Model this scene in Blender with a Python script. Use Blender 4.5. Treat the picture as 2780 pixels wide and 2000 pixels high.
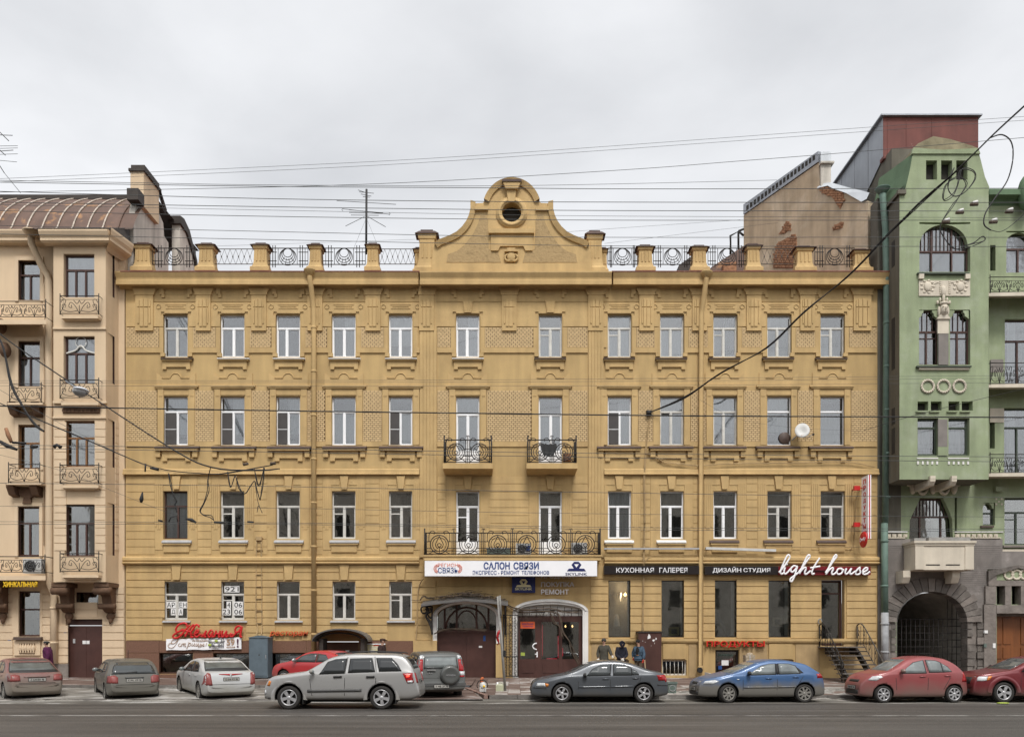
import bpy, bmesh, math, random
from mathutils import Vector, Matrix
from mathutils.bvhtree import BVHTree
random.seed(7)
SC = bpy.context.scene
for _o in list(bpy.data.objects): bpy.data.objects.remove(_o)
COL = SC.collection
R = math.radians
# ------------------------------------------------------------------ camera, sky, sun, exposure
HC, DC, FP = 2.1, 36.0, 2160.0      # eye height, metres to the facade plane (y=0), focal length in photo pixels
cam = bpy.data.cameras.new('camera'); cam_o = bpy.data.objects.new('camera', cam); COL.objects.link(cam_o)
cam.sensor_width = 36.0; cam.lens = 36.0*FP/2780.0; cam.shift_y = 736.0/2780.0
cam.clip_start = 0.5; cam.clip_end = 3000
cam_o.location = (0, -DC, HC); cam_o.rotation_euler = (R(90), 0, 0)
SC.camera = cam_o
W = bpy.data.worlds.new('World'); SC.world = W; W.use_nodes = True
nt = W.node_tree; nt.nodes.clear()
def N(t, tree=None, **k):
    n = (tree or nt).nodes.new(t)
    for a, b in k.items(): setattr(n, a, b)
    return n
out = N('ShaderNodeOutputWorld'); bg1 = N('ShaderNodeBackground'); bg2 = N('ShaderNodeBackground'); add = N('ShaderNodeAddShader')
sky = N('ShaderNodeTexSky', sky_type='NISHITA', sun_disc=False, sun_elevation=R(55), sun_rotation=R(170), dust_density=4.0)
hs = N('ShaderNodeHueSaturation'); hs.inputs['Saturation'].default_value = 0.25
nt.links.new(sky.outputs[0], hs.inputs['Color']); nt.links.new(hs.outputs[0], bg1.inputs[0]); bg1.inputs[1].default_value = 0.05
tc = N('ShaderNodeTexCoord'); mp = N('ShaderNodeMapping'); mp.inputs['Scale'].default_value = (1.0, 1.0, 2.2)
n1 = N('ShaderNodeTexNoise'); n1.inputs['Scale'].default_value = 1.9; n1.inputs['Detail'].default_value = 7; n1.inputs['Roughness'].default_value = 0.5; n1.inputs['Distortion'].default_value = 0.25
cr = N('ShaderNodeValToRGB'); e = cr.color_ramp.elements
e[0].position = 0.3; e[0].color = (0.42, 0.428, 0.442, 1); e[1].position = 0.62; e[1].color = (0.70, 0.705, 0.715, 1)
for a, b in ((tc.outputs['Generated'], mp.inputs[0]), (mp.outputs[0], n1.inputs[0]), (n1.outputs[0], cr.inputs[0]), (cr.outputs[0], bg2.inputs[0]),
             (bg1.outputs[0], add.inputs[0]), (bg2.outputs[0], add.inputs[1]), (add.outputs[0], out.inputs[0])): nt.links.new(a, b)
bg2.inputs[1].default_value = 0.71
sun = bpy.data.lights.new('sun', 'SUN'); sun.energy = 1.5; sun.angle = R(16); sun.color = (1, 0.965, 0.92)
sun_o = bpy.data.objects.new('sun', sun); COL.objects.link(sun_o); sun_o.rotation_euler = (R(90-55), 0, R(10)); sun_o.location = (8, -30, 40)
SC.view_settings.view_transform = 'Standard'; SC.view_settings.look = 'None'; SC.view_settings.exposure = 0.62; SC.view_settings.gamma = 1
SC.view_settings.use_curve_mapping = False
SC.render.engine = 'CYCLES'
SC.cycles.max_bounces = 6; SC.cycles.transparent_max_bounces = 12; SC.cycles.caustics_reflective = False; SC.cycles.caustics_refractive = False

# ------------------------------------------------------------------ materials
def srgb(r, g, b):
    f = lambda c: (c/255/12.92) if c/255 <= .04045 else ((c/255+.055)/1.055)**2.4
    return (f(r), f(g), f(b))
MATS = {}
def mat(name, col, rough=0.8, var=0.12, scale=1.2, streak=0.0, bump=0.0, bscale=40, metal=0.0, spec=0.4, col2=None, c2at=(0.55, 0.7), c2scale=0.7, obj=False, coat=0.0, stretch=None, speck=0.0):
    """colour noise + optional vertical rain streaks + optional second colour in patches + fine bump"""
    m = bpy.data.materials.new(name); m.use_nodes = True; t = m.node_tree; b = t.nodes['Principled BSDF']; L = t.links
    def nd(ty, **k): return N(ty, t, **k)
    if obj: co = nd('ShaderNodeTexCoord').outputs['Object']
    else: co = nd('ShaderNodeNewGeometry').outputs['Position']
    def noise(sc, det=4, st=None, ro=.55):
        n = nd('ShaderNodeTexNoise'); n.inputs['Scale'].default_value = sc; n.inputs['Detail'].default_value = det; n.inputs['Roughness'].default_value = ro
        if st:
            q = nd('ShaderNodeMapping'); q.inputs['Scale'].default_value = st; L.new(co, q.inputs[0]); L.new(q.outputs[0], n.inputs[0])
        else: L.new(co, n.inputs[0])
        return n.outputs[0]
    def rng(x, a, bb, c, d):
        r = nd('ShaderNodeMapRange'); r.inputs[1].default_value = a; r.inputs[2].default_value = bb; r.inputs[3].default_value = c; r.inputs[4].default_value = d; L.new(x, r.inputs[0]); return r.outputs[0]
    def mul(x, y):
        r = nd('ShaderNodeMath', operation='MULTIPLY'); L.new(x, r.inputs[0]); L.new(y, r.inputs[1]); return r.outputs[0]
    v = rng(noise(scale, 6, stretch), .3, .7, 1-var, 1+var)
    if streak: v = mul(v, rng(noise(2.6, 4, (1, 1, .12)), .3, .7, 1-streak, 1+streak*.5))
    if speck: v = mul(v, rng(noise(55, 2), .35, .65, 1-speck, 1+speck))
    base = nd('ShaderNodeRGB'); base.outputs[0].default_value = (*col, 1); c = base.outputs[0]
    if col2:
        mx = nd('ShaderNodeMix', data_type='RGBA'); mx.inputs[7].default_value = (*col2, 1); L.new(c, mx.inputs[6])
        L.new(rng(noise(c2scale, 8, stretch, .62), c2at[0], c2at[1], 0, 1), mx.inputs[0]); c = mx.outputs[2]
    mm = nd('ShaderNodeVectorMath', operation='MULTIPLY'); L.new(c, mm.inputs[0]); L.new(v, mm.inputs[1])
    L.new(mm.outputs[0], b.inputs['Base Color'])
    b.inputs['Roughness'].default_value = rough; b.inputs['Metallic'].default_value = metal; b.inputs['Specular IOR Level'].default_value = spec
    if coat: b.inputs['Coat Weight'].default_value = coat; b.inputs['Coat Roughness'].default_value = .12
    if bump:
        bp = nd('ShaderNodeBump'); bp.inputs['Strength'].default_value = bump; bp.inputs['Distance'].default_value = .03
        L.new(noise(bscale, 5), bp.inputs['Height']); L.new(bp.outputs[0], b.inputs['Normal'])
    MATS[name] = m; return m
def glass(name, tint, refl=.16, ior=1.7, wav=.02):
    m = bpy.data.materials.new(name); m.use_nodes = True; t = m.node_tree; t.nodes.clear(); L = t.links
    o = N('ShaderNodeOutputMaterial', t); mx = N('ShaderNodeMixShader', t); tr = N('ShaderNodeBsdfTransparent', t); gl = N('ShaderNodeBsdfGlossy', t)
    tr.inputs[0].default_value = (*tint, 1); gl.inputs['Roughness'].default_value = .03
    fr = N('ShaderNodeFresnel', t); fr.inputs[0].default_value = ior; ad = N('ShaderNodeMath', t, operation='ADD', use_clamp=True); ad.inputs[1].default_value = refl
    L.new(fr.outputs[0], ad.inputs[0]); L.new(ad.outputs[0], mx.inputs[0]); L.new(tr.outputs[0], mx.inputs[1]); L.new(gl.outputs[0], mx.inputs[2]); L.new(mx.outputs[0], o.inputs[0])
    ns = N('ShaderNodeTexNoise', t); ns.inputs['Scale'].default_value = 1.6; g = N('ShaderNodeNewGeometry', t); L.new(g.outputs['Position'], ns.inputs[0])
    bp = N('ShaderNodeBump', t); bp.inputs['Strength'].default_value = wav*6; bp.inputs['Distance'].default_value = .05; L.new(ns.outputs[0], bp.inputs['Height']); L.new(bp.outputs[0], gl.inputs['Normal'])
    MATS[name] = m; return m
def emit(name, col, s):
    m = bpy.data.materials.new(name); m.use_nodes = True; b = m.node_tree.nodes['Principled BSDF']
    b.inputs['Base Color'].default_value = (*col, 1); b.inputs['Emission Color'].default_value = (*col, 1); b.inputs['Emission Strength'].default_value = s
    MATS[name] = m; return m
OCH = (0.495, 0.346, 0.158)
mat('ochre', OCH, .9, .09, .6, .13, .3, 60, col2=(.40, .27, .125), c2at=(.5, .78), c2scale=.45, speck=.08)
mat('ochre_trim', (0.518, 0.362, 0.168), .9, .09, 1.1, .13, .25, 60, col2=(.43, .29, .135), c2at=(.52, .8), c2scale=.8, speck=.08)
mat('ochre_dirty', (0.41, 0.29, 0.15), .95, .14, 1.5, .18, .5, 30, col2=(.25, .2, .13), c2at=(.58, .8), c2scale=1.1)
mat('ochre_brick', (0.60, 0.44, 0.24), .9, .12, 6, 0, .2, 60)
mat('mortar_shaded', (0.13, 0.082, 0.04), .95, .1, 4)  # mortar colour darkened to carry the shade in the joints between bricks
mat('rough_cast', (0.40, 0.285, 0.145), 1, .22, 5, 0, 1.0, 9, col2=(.25, .175, .09), c2at=(.5, .7), c2scale=5)
mat('peach', (0.63, 0.485, 0.325), .9, .06, .5, .06, .2, 60, col2=(.50, .365, .245), c2at=(.57, .8), c2scale=.4, speck=.05)
mat('peach_trim', (0.65, 0.505, 0.345), .9, .06, .9, .06, .2, 60)
mat('brown_stucco', (.13, .075, .045), .85, .2, 5, 0, .4, 20)
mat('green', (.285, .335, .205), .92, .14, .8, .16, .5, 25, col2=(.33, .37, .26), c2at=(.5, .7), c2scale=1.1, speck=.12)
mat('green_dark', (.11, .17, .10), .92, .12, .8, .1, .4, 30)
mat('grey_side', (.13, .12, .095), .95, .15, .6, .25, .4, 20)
mat('cream', (.60, .54, .44), .9, .08, 1.5, .12, .3, 40)
mat('white_plaster', (.74, .73, .70), .8, .05, 2, .08, .15, 40)
mat('grey_brick', (.215, .195, .18), .95, .15, 2, .1, .4, 25, col2=(.36, .33, .31), c2at=(.55, .75), c2scale=.8)
mat('rock', (.135, .12, .107), .95, .25, 2.2, .1, 1.0, 7, col2=(.22, .2, .18), c2at=(.5, .75), c2scale=2)
mat('rock_light', (.21, .185, .165), .95, .2, 2.2, .1, .9, 8)
mat('firewall', (.47, .365, .25), 1, .16, .8, .22, .6, 14, col2=(.56, .46, .34), c2at=(.5, .65), c2scale=.5)
mat('exposed_brick', (.30, .155, .085), 1, .35, 6, 0, .9, 12)
mat('grey_plaster', (.54, .50, .44), 1, .12, 1, .25, .5, 14)
mat('zinc', (.33, .35, .38), .5, .1, 1, .12, .1, 30, metal=.4)
mat('zinc_light', (.52, .55, .58), .55, .1, 1, .1, .1, 30, metal=.2)
mat('red_tin', (.145, .046, .036), .7, .18, 1.2, .15, .15, 20, col2=(.27, .15, .12), c2at=(.66, .72), c2scale=2)
mat('roof_red', (.20, .075, .05), .7, .25, 2, .1, .2, 20, col2=(.34, .28, .25), c2at=(.66, .75), c2scale=2.5)
mat('roof_brown', (.125, .075, .055), .6, .22, 1.2, .1, .25, 15, col2=(.30, .16, .075), c2at=(.58, .66), c2scale=1.4)
mat('seam', (.5, .43, .36), .7, .3, 6)
mat('dark_tin', (.045, .036, .03), .7, .2, 3)
mat('cap_tin', (.075, .045, .035), .65, .25, 5)
mat('sill_grey', (.38, .38, .38), .6, .12, 3)
mat('sill_brown', (.085, .058, .048), .6, .2, 3)
mat('pvc', (.86, .87, .88), .4, .04, 2)
mat('old_white', (.60, .59, .55), .6, .12, 4)
mat('wood_brown', (.065, .03, .022), .5, .2, 5, stretch=(1, 1, .2))
mat('wood_orange', (.20, .095, .035), .55, .2, 5, stretch=(1, 1, .2))
mat('wood_green', (.05, .065, .045), .5, .15, 5)
mat('door_maroon', (.072, .032, .026), .45, .15, 2, .1, .1, 30)
mat('oak_door', (.19, .065, .018), .5, .25, 4, stretch=(1, 1, .15))
mat('iron', (.02, .017, .015), .6, .3, 8)
mat('iron_light', (.075, .065, .055), .6, .3, 8)
mat('granite_brown', (.165, .085, .055), .55, .2, 20, 0, .1, 60, speck=.15)
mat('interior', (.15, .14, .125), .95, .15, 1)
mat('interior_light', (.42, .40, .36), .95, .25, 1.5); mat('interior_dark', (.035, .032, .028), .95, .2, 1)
mat('curtain', (.62, .62, .60), .95, .10, 3, stretch=(4, 4, .3))
mat('curtain_grey', (.58, .60, .60), .95, .12, 3, stretch=(4, 4, .3))
mat('blind_dark', (.075, .07, .068), .9, .1, 3)
mat('curtain_mauve', (.10, .075, .07), .9, .15, 3, stretch=(4, 4, .3))
glass('glass', (.84, .87, .89), .14, 1.6, .004)
glass('glass_low', (.88, .9, .88), .2, 1.55, .008)
mat('sign_white', (.86, .86, .88), .4, .03, 2)
mat('ink_blue', (.02, .055, .20), .5, .02); mat('ink_navy', (.012, .018, .10), .4, .02); mat('ink_orange', (.66, .17, .10), .5, .02)
mat('ink_black', (.018, .018, .018), .5, .02); mat('sign_black', (.018, .014, .014), .3, .1); mat('sign_red', (.17, .008, .015), .35, .1)
mat('letter_white', (.86, .86, .88), .4, .03); mat('letter_grey', (.55, .54, .54), .5, .1); mat('letter_red', (.52, .02, .02), .35, .06)
mat('letter_orange', (.60, .10, .045), .4, .06); mat('letter_yellow', (.85, .55, .03), .5, .05); mat('gold', (.50, .30, .06), .5, .1)
mat('pale_yellow', (.66, .60, .36), .5, .05); mat('paper', (.75, .75, .74), .8, .04); mat('orange_paper', (.80, .15, .05), .7, .04)
mat('purple_ink', (.22, .06, .22), .7); mat('beige_ink', (.40, .27, .19), .6); mat('plum', (.075, .015, .04), .6); mat('lime', (.34, .42, .08), .7)
mat('oyster', (.16, .16, .19), .8, .8, 22, col2=(.55, .55, .5), c2at=(.5, .6), c2scale=20)
mat('cabinet_blue', (.105, .14, .165), .5, .12, 3, .1)
mat('steel', (.27, .28, .29), .5, .15, 4, metal=.3)
mat('ac_white', (.55, .55, .53), .6, .1, 4); mat('black_plastic', (.02, .02, .02), .5, .1); mat('bin_green', (.13, .17, .15), .6, .2, 6)
mat('canister', (.42, .43, .30), .5, .1, 5); mat('concrete', (.30, .29, .27), .9, .2, 4, 0, .4, 20); mat('concrete_light', (.50, .48, .45), .9, .15, 4)
mat('cable', (.018, .017, .017), .6, .1); mat('wire_thin', (.07, .075, .075), .6, .1); mat('porcelain', (.75, .74, .72), .25, .05)
mat('twig', (.10, .075, .055), .95, .25, 8); mat('lamp_grey', (.60, .62, .66), .4, .05); mat('verdigris', (.13, .20, .165), .7, .15, 3, .2)
mat('pipe_grey', (.36, .37, .38), .7, .2, 4, .2); mat('blue_plate', (.02, .07, .24), .5); mat('canopy_grey', (.12, .115, .11), .5, .15, 3)
mat('newsprint', (.36, .30, .22), .9, .4, 14); mat('moss', (.25, .22, .14), 1, .3, 2, 0, .5, 12); mat('chain_orange', (.45, .12, .04), .5, .2)
emit('warm_lamp', (1, .62, .25), 3.0); emit('tail_lit', (1, .05, .03), 2.5); emit('neon_red', (.9, .02, .06), .5)

# ------------------------------------------------------------------ geometry helpers
def PX(px, y=0.0): return (px-1390.0)*(DC+y)/FP
def PZ(py, y=0.0): return HC-(py-1736.0)*(DC+y)/FP
def link(name, me, parent=None, loc=(0, 0, 0), m=None):
    o = bpy.data.objects.new(name, me); COL.objects.link(o); o.location = loc
    if parent is not None: o.parent = parent
    if m is not None and me is not None and not me.materials: me.materials.append(MATS[m] if isinstance(m, str) else m)
    return o
def tag(o, label=None, cat=None, group=None, kind=None):
    if label: o['label'] = label
    if cat: o['category'] = cat
    if group: o['group'] = group
    if kind: o['kind'] = kind
    return o
def thing(name, label, cat, loc=(0, 0, 0), rz=0.0, group=None):
    o = bpy.data.objects.new(name, None); COL.objects.link(o); o.location = loc; o.rotation_euler = (0, 0, rz); o.empty_display_size = .2
    return tag(o, label, cat, group)
class MB:
    """collects shapes into one mesh; face material index = self.mi"""
    def __init__(s): s.v = []; s.f = []; s.m = []; s.mi = 0; s.sm = set()
    def poly(s, pts, smooth=False):
        k = len(s.v); s.v += [tuple(p) for p in pts]; s.f.append(list(range(k, k+len(pts)))); s.m.append(s.mi)
    def faces(s, vs, fs, smooth=False):
        k = len(s.v); s.v += [tuple(p) for p in vs]
        for f in fs:
            if smooth: s.sm.add(len(s.f))
            s.f.append([k+i for i in f]); s.m.append(s.mi)
    def box(s, x0, x1, y0, y1, z0, z1):
        v = [(x0, y0, z0), (x1, y0, z0), (x1, y1, z0), (x0, y1, z0), (x0, y0, z1), (x1, y0, z1), (x1, y1, z1), (x0, y1, z1)]
        s.faces(v, [(3, 2, 1, 0), (4, 5, 6, 7), (0, 1, 5, 4), (1, 2, 6, 5), (2, 3, 7, 6), (3, 0, 4, 7)])
    def prism(s, pts, y0, y1):
        """outline [(x,z)...] extruded from y0 (front) to y1"""
        a = sum(pts[i][0]*pts[(i+1) % len(pts)][1]-pts[(i+1) % len(pts)][0]*pts[i][1] for i in range(len(pts)))
        if a < 0: pts = pts[::-1]
        n = len(pts); v = [(x, y0, z) for x, z in pts]+[(x, y1, z) for x, z in pts]
        s.faces(v, [list(range(n)), list(range(2*n-1, n-1, -1))]+[(i+n, (i+1) % n+n, (i+1) % n, i) for i in range(n)])
    def profile_x(s, pts, x0, x1):
        """profile [(y,z)...] extruded along x"""
        a = sum(pts[i][0]*pts[(i+1) % len(pts)][1]-pts[(i+1) % len(pts)][0]*pts[i][1] for i in range(len(pts)))
        if a < 0: pts = pts[::-1]
        n = len(pts); v = [(x0, y, z) for y, z in pts]+[(x1, y, z) for y, z in pts]
        s.faces(v, [list(range(n-1, -1, -1)), list(range(n, 2*n))]+[(i, (i+1) % n, (i+1) % n+n, i+n) for i in range(n)])
    def tube(s, pts, r, seg=6, close=False, smooth=True):
        pts = [Vector(p) for p in pts]; n = len(pts); k = len(s.v); rr = r if isinstance(r, (list, tuple)) else [r]*n; up = Vector((0, 0, 1))
        for i, p in enumerate(pts):
            d = (pts[(i+1) % n]-pts[i-1]) if close else (pts[min(i+1, n-1)]-pts[max(i-1, 0)])
            if d.length < 1e-9: d = Vector((1, 0, 0))
            d.normalize(); a = d.cross(up)
            if a.length < .1: a = d.cross(Vector((0, 1, 0)))
            a.normalize(); b = d.cross(a)
            for j in range(seg):
                t = 2*math.pi*j/seg; s.v.append(tuple(p+a*(rr[i]*math.cos(t))+b*(rr[i]*math.sin(t))))
        for i in range(n if close else n-1):
            for j in range(seg):
                if smooth: s.sm.add(len(s.f))
                q = (i+1) % n
                s.f.append([k+i*seg+j, k+i*seg+(j+1) % seg, k+q*seg+(j+1) % seg, k+q*seg+j]); s.m.append(s.mi)
        if not close:
            s.f.append([k+j for j in range(seg)][::-1]); s.m.append(s.mi); s.f.append([k+(n-1)*seg+j for j in range(seg)]); s.m.append(s.mi)
    def lathe(s, prof, c, axis='z', seg=24, a0=0, a1=2*math.pi):
        """prof [(r,h)...] around axis through c"""
        k = len(s.v); n = len(prof); full = abs(a1-a0-2*math.pi) < 1e-6; m = seg if full else seg+1
        for j in range(m):
            t = a0+(a1-a0)*j/seg; ct, st = math.cos(t), math.sin(t)
            for r, h in prof:
                p = {'z': (r*ct, r*st, h), 'y': (r*ct, h, r*st), 'x': (h, r*ct, r*st)}[axis]
                s.v.append((c[0]+p[0], c[1]+p[1], c[2]+p[2]))
        for j in range(seg):
            q = (j+1) % m
            for i in range(n-1):
                s.sm.add(len(s.f)); s.f.append([k+j*n+i, k+q*n+i, k+q*n+i+1, k+j*n+i+1]); s.m.append(s.mi)
    def ellipsoid(s, c, r, seg=12, rings=8, rot=None):
        k = len(s.v)
        for i in range(rings+1):
            ph = math.pi*i/rings
            for j in range(seg):
                t = 2*math.pi*j/seg; p = Vector((r[0]*math.sin(ph)*math.cos(t), r[1]*math.sin(ph)*math.sin(t), r[2]*math.cos(ph)))
                if rot is not None: p = rot @ p
                s.v.append((c[0]+p.x, c[1]+p.y, c[2]+p.z))
        for i in range(rings):
            for j in range(seg):
                s.sm.add(len(s.f)); s.f.append([k+i*seg+j, k+(i+1)*seg+j, k+(i+1)*seg+(j+1) % seg, k+i*seg+(j+1) % seg]); s.m.append(s.mi)
    def mesh(s, name, mats):
        me = bpy.data.meshes.new(name); me.from_pydata(s.v, [], s.f); mats = mats if isinstance(mats, (list, tuple)) else [mats]
        for q in mats: me.materials.append(MATS[q] if isinstance(q, str) else q)
        me.polygons.foreach_set('material_index', s.m)
        me.polygons.foreach_set('use_smooth', [i in s.sm for i in range(len(s.f))]); me.update(); return me
    def build(s, name, mats, parent=None, loc=(0, 0, 0)):
        return link(name, s.mesh(name, mats), parent, loc)
BOXC = {}
def box(name, x0, x1, y0, y1, z0, z1, m, parent=None):
    """one box object; boxes of equal size and material share their mesh"""
    if x1 < x0: x0, x1 = x1, x0
    if z1 < z0: z0, z1 = z1, z0
    d = (round(x1-x0, 3), round(y1-y0, 3), round(z1-z0, 3)); k = (d, m)
    if k not in BOXC:
        b = MB(); b.box(-d[0]/2, d[0]/2, -d[1]/2, d[1]/2, -d[2]/2, d[2]/2); BOXC[k] = b.mesh(name, m)
    return link(name, BOXC[k], parent, ((x0+x1)/2, (y0+y1)/2, (z0+z1)/2))
def pbox(name, a0, a1, b0, b1, d, m, parent, back=0.02, y=0.0):
    """box whose front face covers photo pixels a0..a1 x b0..b1 and stands d proud of plane y"""
    f = y-d
    return box(name, PX(a0, f), PX(a1, f), f, y+back, PZ(b1, f), PZ(b0, f), m, parent)
def crom(pts, n=8, close=False):
    """Catmull-Rom through points"""
    P = [Vector(p) for p in pts]; o = []; L = len(P)
    for i in range(L if close else L-1):
        if close: a, b, c, d = P[i-1], P[i], P[(i+1) % L], P[(i+2) % L]
        else: a, b, c, d = P[max(i-1, 0)], P[i], P[i+1], P[min(i+2, L-1)]
        for k in range(n):
            t = k/n; o.append(.5*((2*b)+(c-a)*t+(2*a-5*b+4*c-d)*t*t+(3*b-a-3*c+d)*t**3))
    if not close: o.append(P[-1])
    return o
TXT = {}
def text_mesh(s, w=None, h=None, depth=.02, bold=0.0, shear=0.0, space=1.0, m='ink_black'):
    """lettering as a mesh in the x-z plane, origin at lower left, front towards -y, fitted to w x h"""
    c = bpy.data.curves.new('lettering', 'FONT'); c.body = s; c.extrude = .0; c.offset = bold; c.shear = shear; c.space_character = space; c.resolution_u = 3; c.size = 1
    c.extrude = .05
    o = bpy.data.objects.new('lettering', c); COL.objects.link(o); dg = bpy.context.evaluated_depsgraph_get()
    me = bpy.data.meshes.new_from_object(o.evaluated_get(dg)); bpy.data.objects.remove(o); bpy.data.curves.remove(c)
    xs = [v.co.x for v in me.vertices]; ys = [v.co.y for v in me.vertices]; x0, x1, y0, y1 = min(xs), max(xs), min(ys), max(ys)
    sx = (w/(x1-x0)) if w else None; sy = (h/(y1-y0)) if h else None; sx = sx or sy; sy = sy or sx
    for v in me.vertices: v.co = ((v.co.x-x0)*sx, -v.co.z/.05*depth/2, (v.co.y-y0)*sy)
    me.materials.clear(); me.materials.append(MATS[m]); me.name = 'lettering'; return me
def ptext(s, a0, a1, b0, b1, y, m, parent, depth=.02, bold=0.012, shear=0.0, space=1.0, name='lettering'):
    """lettering filling photo pixels a0..a1 x b0..b1 with its front near plane y"""
    me = text_mesh(s, PX(a1, y)-PX(a0, y), PZ(b0, y)-PZ(b1, y), depth, bold, shear, space, m)
    return link(name, me, parent, (PX(a0, y), y, PZ(b1, y)))
def strokes(paths, y, r, mats, name, parent, f, flat=.5, n=7, seg=8):
    """hand drawn lettering: tubes along smooth paths; f maps drawing units to photo pixels"""
    b = MB()
    for p in paths:
        q = [f(*a) for a in p]; q = [(PX(a, y), 0, PZ(c, y)) for a, c in q]
        b.tube(crom(q, n) if len(q) > 2 else q, r, seg)
    b.v = [(v[0], y+v[1]*flat, v[2]) for v in b.v]
    return b.build(name, mats, parent)
def wavy(x0, x1, z0, z1, y, amp=.02, nw=5, n=24):
    b = MB(); P = [(x0+(x1-x0)*i/n, y+amp*math.sin(i/n*nw*2*math.pi+x0)) for i in range(n+1)]
    vs = [(x, yy, z0) for x, yy in P]+[(x, yy, z1) for x, yy in P]
    b.faces(vs, [(i, i+1, n+2+i, n+1+i) for i in range(n)], True); return b
# ------------------------------------------------------------------ building helpers
def wall(name, x0, x1, z0, z1, holes, y, depth, m, parent, m2=None):
    b = MB(); xs = sorted({x0, x1, *[h[0] for h in holes], *[h[1] for h in holes]}); zs = sorted({z0, z1, *[h[2] for h in holes], *[h[3] for h in holes]})
    xs = [x for x in xs if x0 <= x <= x1]; zs = [z for z in zs if z0 <= z <= z1]
    for i in range(len(xs)-1):
        for j in range(len(zs)-1):
            a, c, d, e_ = xs[i], xs[i+1], zs[j], zs[j+1]; mx, mz = (a+c)/2, (d+e_)/2
            if any(h[0] < mx < h[1] and h[2] < mz < h[3] for h in holes): continue
            b.poly([(a, y, d), (c, y, d), (c, y, e_), (a, y, e_)])
    for a, c, d, e_ in holes:
        q = y+depth; b.poly([(a, y, d), (a, q, d), (c, q, d), (c, y, d)]); b.poly([(a, y, e_), (c, y, e_), (c, q, e_), (a, q, e_)])
        b.poly([(a, y, d), (a, y, e_), (a, q, e_), (a, q, d)]); b.poly([(c, y, d), (c, q, d), (c, q, e_), (c, y, e_)])
    b.poly([(x0, y, z0), (x0, y, z1), (x0, y+.6, z1), (x0, y+.6, z0)]); b.poly([(x1, y, z0), (x1, y+.6, z0), (x1, y+.6, z1), (x1, y, z1)]); b.poly([(x0, y, z1), (x1, y, z1), (x1, y+.6, z1), (x0, y+.6, z1)])
    return b.build(name, m, parent)
def hole(a0, a1, b0, b1, y=0.0, dy=.16):
    q = y+dy
    return (min(PX(a0, y), PX(a0, q)), max(PX(a1, y), PX(a1, q)), min(PZ(b1, y), PZ(b1, q)), max(PZ(b0, y), PZ(b0, q)))
ROOMS = {}
def win(parent, H, y=.16, trans=.3, mull=.5, frame='pvc', g='glass', room='interior', curtain=None, cz=(0, 1), cx=(0, 1), fort=0, t=.055, lights=None, name='window', deep=1.0, sash=True, arch=None):
    """window in opening H=(x0,x1,z0,z1): frame mesh with pane, curtain and room box as children"""
    x0, x1, z0, z1 = H; b = MB(); f0, f1 = y, y+.07; pan = []
    b.box(x0, x0+t, f0, f1, z0, z1); b.box(x1-t, x1, f0, f1, z0, z1); b.box(x0+t, x1-t, f0, f1, z0, z0+t*1.2); b.box(x0+t, x1-t, f0, f1, z1-t, z1)
    zt = z1-(z1-z0)*trans if trans else z1-t/2
    if trans:
        b.box(x0+t, x1-t, f0-.012, f1, zt-.045, zt+.03); pan.append((x0+t, x1-t, zt+.03, z1-t))
    zb, zq = z0+t*1.2, zt-.045 if trans else z1-t
    ms = [] if mull is None else (mull if isinstance(mull, (list, tuple)) else [mull]); ed = [x0+t]
    for q in ms:
        xm = x0+(x1-x0)*q; b.box(xm-.035, xm+.035, f0-.012, f1, zb, zq); ed += [xm-.035, xm+.035]
    ed.append(x1-t)
    for k in range(0, len(ed), 2):
        a, c = ed[k], ed[k+1]
        if sash and frame in ('pvc', 'old_white') and ms:
            s = .03; b.box(a, a+s, f0+.012, f1, zb, zq); b.box(c-s, c, f0+.012, f1, zb, zq); b.box(a+s, c-s, f0+.012, f1, zb, zb+s); b.box(a+s, c-s, f0+.012, f1, zq-s, zq); a, c, zb_, zq_ = a+s, c-s, zb+s, zq-s
        else: zb_, zq_ = zb, zq
        if fort and k == (0 if fort > 0 else 2):
            zf = zq_-(zq_-zb_)*.2; b.box(a, c, f0+.01, f1, zf-.025, zf+.025); pan.append((a, c, zf+.025, zq_)); pan.append((a, c, zb_, zf-.025))
        else: pan.append((a, c, zb_, zq_))
    w = b.build(name, frame, parent)
    for a, c, d, e_ in pan:
        q = MB(); q.box(a-.006, c+.006, y+.035, y+.041, d-.006, e_+.006); q.build('pane', g, w)
    r = MB(); q0, q1 = y+.075, y+.07+deep
    r.poly([(x0, q1, z0), (x1, q1, z0), (x1, q1, z1), (x0, q1, z1)]); r.poly([(x0, q0, z0), (x1, q0, z0), (x1, q1, z0), (x0, q1, z0)]); r.poly([(x0, q0, z1), (x0, q1, z1), (x1, q1, z1), (x1, q0, z1)])
    r.poly([(x0, q0, z0), (x0, q1, z0), (x0, q1, z1), (x0, q0, z1)]); r.poly([(x1, q0, z0), (x1, q0, z1), (x1, q1, z1), (x1, q1, z0)]); r.build('room', room, w)
    if curtain:
        wavy(x0+(x1-x0)*cx[0]+.01, x0+(x1-x0)*cx[1]-.01, z0+(z1-z0)*cz[0]+.01, z0+(z1-z0)*cz[1]-.01, y+.12, .018, random.choice([4, 5, 6])).build('curtain', curtain, w)
    return w
def arc(cx, cy, a, b, t0, t1, n=20): return [(cx+a*math.cos(R(t0+(t1-t0)*i/n)), cy-b*math.sin(R(t0+(t1-t0)*i/n))) for i in range(n+1)]
def pprism(pts, d, name, m, parent, y=0.0, back=.02):
    f = y-d; b = MB(); b.prism([(PX(a, f), PZ(c, f)) for a, c in pts], f, y+back); return b.build(name, m, parent)
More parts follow.
